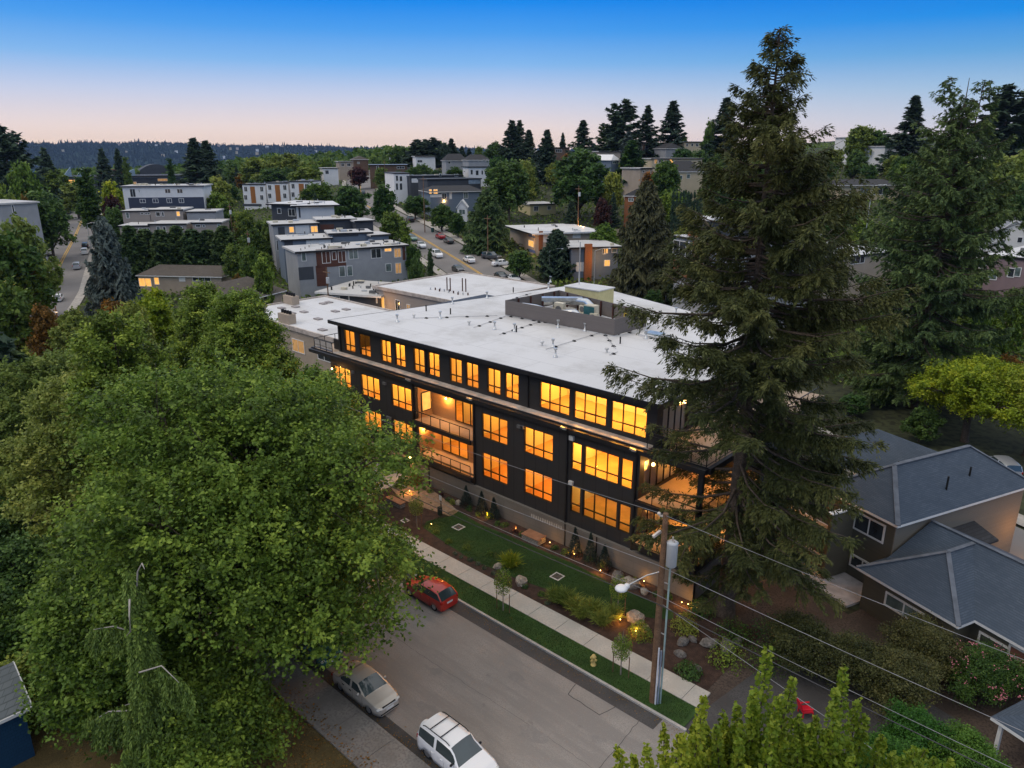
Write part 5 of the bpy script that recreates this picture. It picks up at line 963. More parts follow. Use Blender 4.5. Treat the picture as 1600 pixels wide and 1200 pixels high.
for x, y in ((-1.6, 9.5), (-1.2, 6.4), (-4.6, 5.6)): mb = MB(); mb.bar((x, y, 6.8), (x, y, 7.9), .1); mb.build('roof_pipe', black_m, H1)
hwin(H1, P0, 'y', .5, (1337, 797, 1380, 850), 2); hwin(H1, P0, 'y', .5, (1330, 863, 1366, 905), 2)
mb = MB(); mb.box(-3.95, -3.7, -1.9, .49, 0.3, 5.5); mb.build('wall_fin', olive, H1); mb = MB(); mb.box(-4.02, -3.62, -2.0, .45, 5.5, 5.6); mb.build('fin_cap', white_frame, H1)
for z in (0.9, 3.4):
    mb = MB(); mb.box(-9.5, -3.96, -1.6, .49, z-.25, z); mb.build('balcony_deck', mat('deck_brown', (.10, .07, .05)), H1); mb = MB(); mb.box(-9.5, -3.96, -1.72, -1.61, z+.75, z+1.0); mb.build('balcony_rail', mat('rail_pale', (.50, .44, .40)), H1)
    for i in range(12): mb = MB(); mb.box(-9.3+i*.44, -9.2+i*.44, -1.68, -1.63, z, z+.75); mb.build('baluster', MATS['deck_brown'], H1)
lamp('porch_glow', (-4.2, 62.5, 2.6), 120, (1, .42, .1), .1)
t = thing('patio_slab', 'pale painted concrete patio below the olive grey house', 'patio', (*P0, 0), HR); mb = MB(); mb.box(-6.6, -.7, -2.9, .45, 0, .18); mb.build('slab', mat('patio_pale', (.46, .44, .45), .8), t)
Q0 = (-12.28, 48.09)
H2 = thing('grey_house', 'single storey olive wing with hip roof in front of the two storey house', 'house', (*Q0, 0), HR)
mb = MB(); mb.box(.4, 6.9, .4, 6.3, 0, 2.9); mb.box(6.9, 15, 2.0, 9.5, 0, 2.9); mb.build('wall', olive, H2)
mb = MB(); hip_roof(mb, 0, 7.3, 0, 10, 3.1, 2.2, 3.65); mb.build('roof', [shingle_blue, white_frame], H2)
mb = MB(); hip_roof(mb, .5, 17, 1.5, 11.3, 3.102, 2.3, .02); mb.build('roof', [shingle_blue, white_frame], H2)
for a_, b_ in (((7.3, 0, 3.13), (3.65, 3.65, 5.33)), ((0, 0, 3.13), (3.65, 3.65, 5.33)), ((3.65, 3.65, 5.33), (3.65, 6.3, 5.33)), ((.5, 6.4, 5.43), (17, 6.4, 5.43))): mb = MB(); mb.bar(a_, b_, .28, .05); mb.build('roof_hip_cap', hc, H2)
for x, y in ((8.6, 4.4), (9.3, 4.1)): mb = MB(); mb.ball((x, y, 4.55), .15, 0, 8, 5); mb.build('roof_vent', black_m, H2)
hwin(H2, Q0, 'y', .4, (1385, 923, 1441, 981), 2, pane_grey); hwin(H2, Q0, 'y', 2.0, (1531, 985, 1575, 1032), 1, mat('olive_pane', (.06, .07, .05))); hwin(H2, Q0, 'y', 2.0, (1578, 1004, 1618, 1062), 1, mat('red_brown_pane', (.16, .07, .05)), .45)
t = thing('entry_awning', 'small dark sloped awning on the long side wall of the two storey house', 'awning', (*P0, 0), HR); mb = MB(); mb.faces([(-.43, 5.6, 4.1), (-.43, 9.2, 4.1), (1.5, 9.2, 3.5), (1.5, 5.6, 3.5), (-.43, 5.6, 3.95), (-.43, 9.2, 3.95), (1.5, 9.2, 3.35), (1.5, 5.6, 3.35)], [(3, 2, 1, 0), (4, 5, 6, 7), (0, 4, 7, 3), (3, 7, 6, 2), (2, 6, 5, 1), (1, 5, 4, 0)]); mb.build('awning_roof', shingle_dark, t); mb = MB(); mb.box(-.42, 1.2, 5.7, 5.8, 2.4, 3.4); mb.build('side_wall', mat('rust_wood', (.2, .08, .04)), t)
p = pz(1548, 1120, 2.6); t = thing('carport', 'low carport with blue shingle roof and white posts, cut by the right edge', 'carport', (p[0], p[1], 0), -.37); mb = MB(); hip_roof(mb, 0, 6, 0, 5, 2.6, 1.2, 2.4); mb.build('roof', [shingle_blue, white_frame], t)
for x, y in ((.3, .3), (3, .3)): mb = MB(); mb.box(x, x+.18, y, y+.18, 0, 2.42); mb.build('post', white_frame, t)
# red chair, blue crate in the yard
t = thing('garden_chair', 'bright red plastic garden chair on the dark driveway', 'chair', tuple(at(1258, 1118)), 2.4); rm = mat('red_plastic', (.62, .012, .03), .4, .05)
mb = MB(); mb.box(-.3, .3, -.3, .3, .38, .43); mb.build('seat', rm, t); mb = MB(); mb.faces([(-.3, .3, .4), (.3, .3, .4), (.33, .5, 1.1), (-.33, .5, 1.1), (-.3, .34, .4), (.3, .34, .4), (.33, .54, 1.1), (-.33, .54, 1.1)], [(0, 1, 2, 3), (4, 7, 6, 5), (0, 3, 7, 4), (1, 5, 6, 2), (2, 6, 7, 3), (0, 4, 5, 1)]); mb.build('backrest', rm, t)
for x in (-.28, .28):
    for y in (-.28, .28): mb = MB(); mb.bar((x, y, 0), (x, y, .38), .05); mb.build('leg', rm, t)
    mb = MB(); mb.box(x-.04, x+.04, -.3, .35, .6, .64); mb.build('armrest', rm, t)
# blue shed bottom left
t = thing('blue_shed', 'deep blue shingle sided house corner with grey roof at the bottom left edge', 'house', (-39.2, 5.9, 0), math.atan2(5.96-4.3, -38.74+38.7)+.0)
t.rotation_euler = (0, 0, 0)
mb = MB(); mb.box(-3.5, .25, -3.6, -.3, 0, 3.2); mb.build('wall', brick_mat('blue_wall_shingle', (.012, .050, .105), (.016, .062, .125), (.006, .025, .055), .22, .18, .8, .2, .012), t)
mb = MB(); mb.poly([(.55, -4, 3.15), (.55, 0, 3.15), (-1.6, 0, 4.7), (-1.6, -4, 4.7)]); mb.poly([(-3.75, -4, 3.15), (-1.6, -4, 4.7), (-1.6, 0, 4.7), (-3.75, 0, 3.15)]); mb.build('roof', brick_mat('grey_green_shingle', (.20, .22, .22), (.14, .16, .17), (.07, .08, .08), .45, .2, .9, .3), t)
mb = MB(); mb.bar((.56, -4, 3.07), (.56, 0, 3.07), .05, .18); mb.bar((.55, .02, 3.07), (-1.6, .02, 4.62), .05, .2); mb.bar((-1.6, .02, 4.62), (-3.75, .02, 3.07), .05, .2); mb.poly([(.25, -.28, 3.2), (-3.5, -.28, 3.2), (-1.6, -.28, 4.6)][::-1]); mb.build('fascia', white_frame, t)
for i, (x, y, H_, r) in enumerate([(-50, 8.5, 7, 4.5), (-46.5, 5.5, 5, 3.6), (-58, 9, 8, 4.8), (-42.5, 6.8, 3.2, 2.6), (-66, 12, 7, 4.5), (-52, 12.6, 5, 3.5)]):
    maple(300+i, H_, r, .5, 650, [L_dark, L_mid][i % 2], ['dark green tree above the blue house corner at the left edge', 'dark shrubby tree directly behind the blue house corner', 'dark green tree at the left edge below the olive maples', 'low shrub next to the blue house corner', 'dark tree at the left edge beside the dark cedar', 'dark shrub under the olive maple'][i], (x, y, 0), i, ls=.24, grp='dark undergrowth at the lower left', updir=.2, tr=.12)
# right garden vegetation
olv = leafy(101, 4.2, 3.6, .8, nlobe=9, nclump=900, twigs=6, perl=10, ls=.13, tw=.8, updir=.1)
for i, (px, py, lab) in enumerate([(1235, 1010, 'olive brown spreading shrub nearest the great fir, before the grey houses'), (1310, 1045, 'olive brown spreading shrub in the middle before the grey houses'), (1390, 1075, 'olive brown spreading shrub on the right, next to the pink flowering one'), (1430, 1020, 'olive shrub with bare twigs under the wing windows')]):
    p = pz(px+10, py+30, .0); tree('spreading_shrub', olv, leaf_mat('leaf_brownolive', G((.045, .052, .016), (.085, .094, .028), (.16, .155, .05))), lab, (p[0], p[1], 0), i*1.3, .78, 'olive brown shrubs before the grey houses', 'shrub')
p = pz(1535, 1090, 0); pk = tree('flowering_shrub', olv, L_mid, 'shrub dotted with pink flowers in front of the wing at the right edge', (p[0], p[1], 0), 2.2, .72, None, 'shrub')
rng = np.random.default_rng(6); n = 420; u = unit(rng.normal(size=(60, 3))); u[:, 2] = abs(u[:, 2]); P = (u*np.array([3.3, 3.3, 1.9])+np.array([0, 0, 2.2]))[rng.integers(0, 60, n)]+rng.normal(size=(n, 3))*.14
linkmesh(quadmesh('blossom', leaves(P, rng.normal(size=(n, 3)), np.full(n, .06), .9, rng), [mat('pink_petal', (.50, .16, .20), .6)]), 'blossom', pk)
lau = leafy(103, 3.6, 3.0, .3, nlobe=10, nclump=900, twigs=6, perl=12, ls=.12, tw=.5, updir=.6)
for i, (px, py, lab) in enumerate([(1425, 1150, 'bright green laurel bush left of the white lamp globe'), (1500, 1185, 'bright green laurel bush at the bottom edge under the carport'), (1380, 1195, 'bright green laurel bush behind the upright yellow shoots')]): p = pz(px, py+40, 0); tree('laurel_bush', lau, leaf_mat('leaf_bright', G((.03, .09, .012), (.06, .16, .018), (.10, .23, .03))), lab, (p[0], p[1], 0), i*2, .8, 'laurel bushes at the bottom right', 'shrub')
lim = leafy(107, 9.5, 7.4, 3.4, nlobe=16, lsz=.33, nclump=1500, twigs=6, perl=13, ls=.24, tw=1.2, updir=.2, spread=1.0, low=.1)
for px, D, rz, sc, lab in ((1520, 74, 0, 1.0, 'spreading yellow green locust tree behind the two storey house'), (1620, 70, 2, 1.0, 'yellow green locust tree cut by the right edge')):
    p = hp(px, D, 5); tree('locust_tree', lim, L_ylw if px < 1600 else L_lime, lab, p, rz, sc, 'yellow green locust trees on the right')
# ---------------------------------------------------------------- neighbourhood buildings
RECTS = []; FOOT = []
def proj(p):
    v = np.array(p)-CP; k = v@FW; return 800+F_PX*(v@RT)/k, 600-F_PX*(v@UP)/k
stucco_w = mat('white_stucco', (.74, .73, .71), .8, .05, .5); stucco_g = mat('grey_stucco', (.32, .325, .33), .8, .07, .5); tan_w = mat('tan_wall', (.38, .31, .24), .8, .07, .5); taupe = lines_mat('taupe_siding', (.36, .31, .27), .3, 2, .3, .8, .05, .8)
navy = mat('navy_wall', (.045, .055, .085), .7, .08, .6); slate = lines_mat('slate_siding', (.16, .20, .25), .3, 2, .3, .8, .06, .75); brownp = brick_mat('brown_panel', (.13, .055, .038), (.16, .07, .05), (.06, .03, .025), .6, .3, .8, .2, .02)
orangew = lines_mat('cedar_panel', (.36, .14, .035), .2, 0, .3, .6, .12, .7); brick_o = brick_mat('orange_brick', (.30, .11, .045), (.36, .15, .06), (.12, .07, .05), .5, .18, .85, .2, .02); beige = mat('beige_wall', (.55, .45, .30), .8, .06, .5); yellow_w = lines_mat('yellow_siding', (.55, .47, .25), .25, 2, .3, .8, .05, .8)
pink_w = mat('mauve_wall', (.24, .17, .17), .8, .08, .5); white_lap = lines_mat('white_lap', (.72, .70, .65), .3, 2, .4, .8, .04, .75); dark_w = mat('charcoal_wall', (.06, .065, .075), .75, .1, .5); brown_w = mat('brown_wall', (.14, .085, .055), .8, .12, .5)
KM = {'d': pane_dark, 'g': pane_grey, 'l': pane_lit, 'm': pane_dim}
def bld(name, label, px0, d0, px1, d1, ytop, depth, wallm, roofm, wins=(), over=.4, th=.35, cat='building', gable=0, side=(), group=None, zlow=None, ridge='x', fm=None, clutter=0, seed=0):
    A = hp(px0, d0, 8)[:2]; B = hp(px1, d1, 8)[:2]; zt = zp((px0+px1)/2, ytop, (d0+d1)/2); ex = (B-A)/np.linalg.norm(B-A); ey = np.array([-ex[1], ex[0]]); Wd = np.linalg.norm(B-A)
    ctr = A+ex*Wd/2+ey*depth/2; zg = min(H(*A), H(*B), H(*(A+ey*depth)), H(*(B+ey*depth)))-.3; FOOT.append((ctr[0], ctr[1], math.hypot(Wd, depth)/2))
    t = thing(name, label, cat, (A[0], A[1], zg), math.atan2(ex[1], ex[0]), group); h = zt-zg
    mb = MB(); mb.box(0, Wd, 0, depth, 0, h-th*.5); mb.build('wall', wallm, t); mb = MB()
    if gable:
        if ridge == 'x': hip_roof(mb, -over, Wd+over, -over, depth+over, h, gable, min(depth, Wd)*.28 if gable > 0 else 0)
        else:
            g = abs(gable); mb.faces([(-over, -over, h), (Wd/2, -over, h+g), (Wd+over, -over, h), (-over, depth+over, h), (Wd/2, depth+over, h+g), (Wd+over, depth+over, h)], [(0, 1, 4, 3), (1, 2, 5, 4)], 0); mb.poly([(0, -.01, h-.1), (Wd, -.01, h-.1), (Wd/2, -.01, h+g-.15)], 2); mb.poly([(0, depth, h-.1), (Wd/2, depth, h+g-.15), (Wd, depth, h-.1)], 2)
            for s in (-1, 1): mb.bar((Wd/2, -over, h+g+.02), (Wd/2+s*(Wd/2+over), -over, h+.02), .08, .2, 1)
        mb.build('roof', [roofm, white_frame, wallm], t)
    else:
        mb.box(-over, Wd+over, -over, depth+over, h-th, h, 0); r = mb.build('roof', roofm, t)
        mb = MB(); mb.box(-over-.04, Wd+over+.04, -over-.04, -over, h-th-.02, h-.03); mb.build('fascia', fm or darkmetal, t)
    if clutter:
        rr = random.Random(seed)
        for _ in range(clutter):
            x, y = rr.uniform(.8, Wd-.8), rr.uniform(.8, depth-.8); mb = MB()
            if rr.random() < .45: mb.tube([(x, y, h), (x, y, h+rr.uniform(.3, .8))], rr.uniform(.06, .15), 7); mb.build('roof_vent', rr.choice([galv, black_m]), t)
            else: s = rr.uniform(.3, .7); mb.box(x-s, x+s, y-s*.6, y+s*.6, h+.002, h+rr.uniform(.12, .5)); mb.build('roof_unit', rr.choice([cream, greyplastic, galv]), t)
    def onpl(px, py, face):
        d = ray(px, py); n = ey if face == 'F' else ex; P0 = A if face != 'R' else B
        k = ((P0-CP[:2])@n)/(d[:2]@n); p = CP+d*k; q = p[:2]-A; return (q@ex if face == 'F' else q@ey), p[2]-zg
    for face, L in (('F', wins), ('R', side)):
        for w_ in L:
            x0, z1 = onpl(w_[0], w_[1], face); x1, z0 = onpl(w_[2], w_[3], face); k = w_[4]; x0, x1 = min(x0, x1), max(x0, x1)
            if x1-x0 < .2 or z1-z0 < .2: continue
            if k in KM: win_part(t, x0, x1, z0, z1, 0 if face == 'F' else Wd, 'x' if face == 'F' else 'y', -1 if face == 'F' else 1, 1 if x1-x0 < 1.3 else (2 if x1-x0 < 3 else 3), KM[k], fm=fm if fm and k == 'd' and name == 'modern_house' else None, t=.11)
            else:
                mb = MB(); pr = .05
                if face == 'F': mb.box(x0, x1, -pr, -.001, z0, z1)
                else: mb.box(Wd+.001, Wd+pr, x0, x1, z0, z1)
                mb.build('wall_panel', k, t)
    a = proj((A[0], A[1], zt)); b = proj((B[0], B[1], zt)); RECTS.append((min(a[0], b[0])-4, max(a[0], b[0])+4, min(a[1], b[1])-5, max(a[1], b[1])+(9 if cat == 'house' and d0 > 225 else max(10, min(50, 5.5*1140/((d0+d1)/2)))), (d0+d1)/2)); return t, Wd, h, onpl
w_ = white_frame
grey_t, GW, GH, _ = bld('townhouse_block', 'grey and brown clad three storey block with lit windows, nearest in the central row', 465, 139, 634, 150, 387, 9.5, stucco_g, roof_grey,
    [(493, 390, 541, 415, brownp), (493, 415.5, 513, 446, brownp), (628.5, 386, 633.5, 406, brownp), (502, 393, 517, 411, 'l'), (518, 393, 526, 406, 'd'), (527.5, 392, 541, 409.5, 'd'), (544, 390, 560, 404.5, 'g'), (579, 389, 596, 403, 'd'), (600, 388, 612, 393, 'l'), (615, 388, 627, 402, 'm'), (470, 393, 479, 408, 'g'), (529, 416, 540, 432, 'g'), (541.5, 415.5, 551.5, 431, 'g'), (602, 412, 612, 424, 'g'), (617, 411, 627.5, 427, 'm'), (466, 418, 491, 436, dark_w)], over=.5, clutter=22, seed=2)  # flat charcoal panel paints in the shade of the lower balcony recess
for i in range(16): mb = MB(); x = 1+i*(GW-2)/15; mb.tube([(x, 1.0+(i % 3)*2, GH), (x, 1.0+(i % 3)*2, GH+.4)], .07, 6); mb.build('roof_vent', darkmetal, grey_t)
bld('townhouse_block', 'blue grey block with flat roof just behind the grey and brown one', 443, 152, 517, 156, 372.5, 9, slate, roof_grey, [(478, 374, 517, 380, w_), (444, 376, 458, 384, dark_w), (446, 392, 452, 404, 'd')], clutter=7, seed=3)
bld('townhouse_block', 'blue roof deck block right of the blue grey one', 516, 157, 580, 160, 363, 7, slate, roof_grey, [(520, 365, 560, 369, dark_w)], clutter=16, seed=4); bld('townhouse_block', 'small blue stair tower with pale slanted roof beside the far road', 581, 158, 607, 160, 366, 7, slate, roof_grey)
bld('townhouse_block', 'grey block with two orange lit windows and a white panel, behind the blue one', 428, 167, 497, 171, 349, 9, stucco_g, roof_grey, [(461, 352, 484, 364, w_), (451, 354, 460, 363.5, 'l'), (485, 353, 497, 363, 'l'), (434, 355, 446, 372, dark_w), (431, 375, 436, 392, 'd')], clutter=4, seed=5)
bld('townhouse_block', 'dark roof deck block behind the lit grey one', 498, 172, 555, 175, 342, 8, dark_w, roof_grey, [(500, 351, 522, 358, brownp)], clutter=10, seed=6); bld('townhouse_block', 'small dark stair tower with pale roof near the far road', 556, 172, 583, 174, 344, 7, dark_w, roof_grey)
bld('modern_house', 'white flat roofed house with wide overhang and cluttered roof, left of the far road', 465, 186, 523, 189, 320, 14, stucco_w, roof_white, [(466, 324, 470, 340, dark_w), (497, 329, 499.5, 338, w_)], over=1.3, clutter=14, seed=7); bld('modern_house', 'dark windowed wing left of the white flat roofed house', 426, 190, 464, 188, 318, 12, dark_w, roof_white, [(433, 325, 440, 334, 'd'), (450, 326, 462, 338, 'd')], over=.9, clutter=3, seed=8)
for i, (a, b, y, l) in enumerate([(379, 414, 287.5, 'leftmost of three white townhouses with an orange timber panel'), (416.5, 450, 285, 'middle one of three white townhouses with an orange timber panel'), (453, 484, 283, 'rightmost of three white townhouses with an orange timber panel')]):
    c = (a+b)/2; bld('townhouse', l, a, 285-i*2, b, 284-i*2, y, 11, stucco_w, dark_w, [(c-6+i*2, y+4, c+4+i*2, y+30, orangew), (a+2, y+4, a+8, y+12, 'd'), (a+2, y+17, a+8, y+25, 'd'), (b-8, y+4, b-2, y+12, 'd'), (b-8, y+17, b-2, y+25, 'd'), (a, y+31, b-5, y+35, dark_w)], group='white townhouses with orange panels', clutter=9, seed=20+i, over=.15)
for i, (a, b, d, y, l, ws) in enumerate([(189, 234, 181, 352, 'front left unit of the taupe stepped townhouses', [(190.5, 357, 200, 376, 'g'), (192, 378, 202, 392, w_), (216, 356, 223, 360, 'd'), (224.5, 356, 234, 360, 'd')]), (235.5, 292, 182, 349, 'front middle unit of the taupe stepped townhouses', [(244, 354, 252, 368, 'g'), (254, 354, 261, 368, 'd'), (280, 354, 287, 366, 'd'), (254, 370, 261, 374, w_)]), (302, 346, 183, 347, 'front right unit of the taupe stepped townhouses', [(305, 351, 314, 355, 'd'), (316, 351, 321, 355, 'd'), (339, 350, 346, 366, 'g')]),
      (195, 237, 193, 329, 'rear left unit of the taupe stepped townhouses', [(196, 332, 203, 341, 'g'), (219, 332, 225, 335, 'd'), (226, 332, 235, 335, 'd')]), (238, 288, 194, 327, 'rear middle unit of the taupe stepped townhouses, one window lit', [(243, 331, 251, 338, 'd'), (252, 331, 257, 338, 'd'), (275, 330, 282, 338, 'l')]), (294, 338, 195, 330, 'rear right unit of the taupe stepped townhouses with blank grey top', [])]):
    bld('townhouse', l, a, d, b, d+1, y, 9, taupe if i < 5 else stucco_g, roof_grey, ws, group='taupe stepped townhouses', clutter=2, seed=30+i, over=.25)
bld('townhouse_block', 'white over navy block with a long flat roof above the taupe townhouses', 199, 212, 322, 216, 290, 12, stucco_w, roof_grey, [(200, 309, 322, 340, navy), (202, 295, 213, 308, 'd'), (216, 295.5, 219, 301, 'g'), (257, 295, 267, 302, 'd'), (276, 295, 286, 302, 'd'), (218, 311, 228, 317, 'd'), (238, 310.5, 248, 317, 'l'), (260, 310, 269, 317, 'd'), (279, 310, 288, 317, 'g')], over=.5, clutter=34, seed=9, fm=navy)
bld('bungalow', 'long low house with brown roof and orange lit windows below the conifer hedge', 212, 152, 341, 150, 431, 9, tan_w, shingle_brown, [(216, 434, 238, 448, 'l'), (240, 433, 250, 445, 'l'), (279, 431, 290, 440, w_), (300, 431, 330, 440, 'd')], gable=1.6, cat='house')
bld('bungalow', 'low house with brown hip roof beside the white neighbouring roof', 286, 124, 363, 120, 469, 12, tan_w, shingle_brown, [(300, 474, 312, 484, 'g')], gable=2.6, cat='house', over=.7)
bld('carport_house', 'flat patched grey roof over an open carport with white posts', 497, 128, 591, 124, 458, 12, dark_w, roof_grey, [(500, 463, 510, 477, 'g'), (517, 462, 532, 476, 'g'), (544, 459, 547, 478, w_), (587, 458, 590, 474, w_)], over=.6, cat='house', clutter=26, seed=10, fm=w_)
bld('modern_house', 'white framed modern house with four square windows above the far road', 616, 268, 640, 270, 270, 16, stucco_w, dark_w, [(618, 274, 622.5, 283, 'd'), (624, 275, 629, 283.5, 'd'), (618, 286, 622.5, 297, 'd'), (624, 286, 629, 297, 'd')], over=.2, cat='house'); bld('modern_house', 'charcoal house with roof terrace behind the lit blue one', 641, 268, 722, 282, 274, 12, dark_w, dark_w, [(643, 279, 662, 285, stucco_w), (686, 271, 690, 276, 'g'), (710, 272, 716, 276, 'g')], over=.2, cat='house', clutter=10, seed=12)
bld('modern_house', 'long dark slab fronted house with pale blue end panel', 668, 252, 751, 262, 279, 8, dark_w, dark_w, [(732, 280, 750, 287, mat('pale_blue', (.25, .32, .4)))], over=.3, cat='house')
bld('house', 'slate blue house with brown hip roof and glowing corner windows', 672, 234, 752, 240, 299, 11, slate, shingle_dark, [(670, 295.5, 675, 303, 'l'), (677, 295.5, 684, 303, 'l'), (672, 304, 690, 308, w_), (702, 301, 706, 311, w_), (724, 300.5, 731.5, 310, 'g'), (690, 302, 698, 311, 'd')], gable=1.6, over=.8)
bld('house', 'tiny white gabled bay with a three part window beside tall conifers', 714, 214, 729, 214, 325, 6, stucco_w, stucco_w, [(717, 327, 727, 335, 'g')], gable=2.2, ridge='y', over=.3)
bld('house', 'pale yellow flat roofed house among the dark trees', 829, 226, 869, 229, 318, 10, yellow_w, roof_grey, [(834, 322, 841, 330, 'd'), (855, 322, 861, 328, 'g')], over=.5)
bt, BW_, BH_, _ = bld('apartment_house', 'white roofed two storey apartment house with balcony bands and a wall lamp', 797, 190, 836, 172, 358, 16, tan_w, roof_white, [(798, 352, 835, 362, 'd'), (796, 361, 826, 369.5, stucco_w), (826, 366, 836, 372, mat('blue_band', (.08, .12, .25))), (797, 372, 825, 381, 'd'), (826, 374, 834, 387, 'l'), (826, 388, 836, 396, MATS['blue_band'])], side=[(842, 361, 848, 392, brick_o), (849, 361, 866, 378, stucco_w), (872, 361, 882, 370, 'd'), (895, 360, 907, 372, w_)], over=1.2, clutter=8, seed=14)
ht, HW_, HH_, _ = bld('house', 'blue flat roofed house with a tall brick chimney and warm door lamps', 893, 150, 967, 152, 385, 11, slate, roof_grey, [(941, 388, 947, 397, 'd'), (943.5, 388, 950, 396, 'l'), (955.5, 388, 964, 394.5, 'g'), (944, 406, 953, 416, 'l'), (900, 410, 912, 424, w_)], over=.6, clutter=3, seed=15)
mb = MB(); mb.box(HW_*.27, HW_*.42, -.75, -.01, 0, HH_+.6); mb.build('chimney', brick_o, ht)
bld('house', 'brick house with blue grey roof and skylight behind the olive conifer', 976, 205, 1010, 203, 306, 9, brick_o, shingle_dark, [(982, 309, 990, 315, 'g')], gable=1.8)
m1, MW, MH, _ = bld('brick_building', 'modern building with orange brick pier and tall dark glazing left of the great fir', 1052, 117, 1097, 110, 371, 22, stucco_g, roof_white, [(1053, 374, 1081, 404, 'd'), (1053, 405, 1082, 436, brick_o), (1082.5, 373, 1096.5, 440, brick_o)], side=[(1100, 385, 1112, 396, 'd')], over=.3, clutter=8, seed=16)
mb = MB(); mb.box(1.2, MW-2, 2, 10, MH+.005, MH+2.6); mb.build('penthouse', dark_w, m1); mb = MB(); mb.box(.4, MW-1.2, 1.4, 11, MH+2.6, MH+2.85); mb.build('penthouse_roof', roof_white, m1); mb = MB(); mb.box(1.5, MW-2.3, 1.0, 1.98, MH+.005, MH+.9); mb.build('planter', brick_o, m1)
bld('brick_building', 'long white roofed building seen in slices behind the great fir', 1165, 122, 1300, 128, 383, 16, tan_w, roof_white, [(1200, 390, 1215, 405, 'd'), (1235, 392, 1255, 406, 'd'), (1270, 394, 1290, 404, 'd')], over=.3, clutter=12, seed=17); bld('brick_building', 'tan building with white roof between the two great firs', 1285, 118, 1400, 128, 397, 18, tan_w, roof_white, [(1290, 402, 1305, 412, 'd'), (1330, 401, 1350, 411, 'd')], over=.3, clutter=10, seed=18)
bld('apartment_house', 'mauve walled building with white flat roof at the right edge', 1540, 118, 1690, 108, 404, 18, pink_w, roof_white, [(1541, 410, 1690, 416, tan_w), (1546, 421, 1557, 438, 'g'), (1576, 418, 1584, 434, 'd'), (1586, 417, 1594, 433, 'g')], over=.2, clutter=9, seed=19)
bld('house', 'white clapboard house with grey gabled roof at the right edge', 1532, 146, 1640, 140, 388, 14, white_lap, mat('pale_shingle', (.24, .25, .27), .9, .1, 1), [(1563, 372+2, 1570, 385, 'g'), (1590, 370, 1597, 380, 'd')], gable=5.4, ridge='y', over=.5)
bld('apartment_house', 'beige two storey apartments with balconies between the two great firs', 1318, 228, 1410, 232, 289, 12, beige, shingle_dark, [(1329, 293, 1336, 306, 'd'), (1345, 293, 1358, 305, 'g'), (1365, 292, 1385, 304, 'd'), (1320, 304, 1345, 307, w_)], gable=1.5, over=1.0)
for a, b, d, y, l, m in [(1530, 1577, 296, 222, 'white boxy house highest on the right hillside', stucco_w), (1556, 1640, 288, 230, 'long white house just below the highest one on the right', stucco_w), (1568, 1640, 330, 203, 'white topped house at the very right skyline', stucco_w), (1382, 1400, 290, 228, 'narrow white walled house beside the lone hillside conifer', stucco_w), (1400, 1432, 300, 235, 'white terrace house half hidden behind the second fir', stucco_w), (1205, 1240, 300, 232, 'pale house glimpsed behind the upper boughs of the great fir', beige), (1330, 1362, 310, 214, 'pale house on the slope just right of the great fir top boughs', stucco_w)]:
    bld('hill_house', l, a, d, b, d+4, y, 9, m, roof_grey, [(a+6, y+3, a+11, y+9, 'd'), (a+18, y+3, a+30, y+9, 'g')], cat='house', group='houses on the right hillside', over=.5)
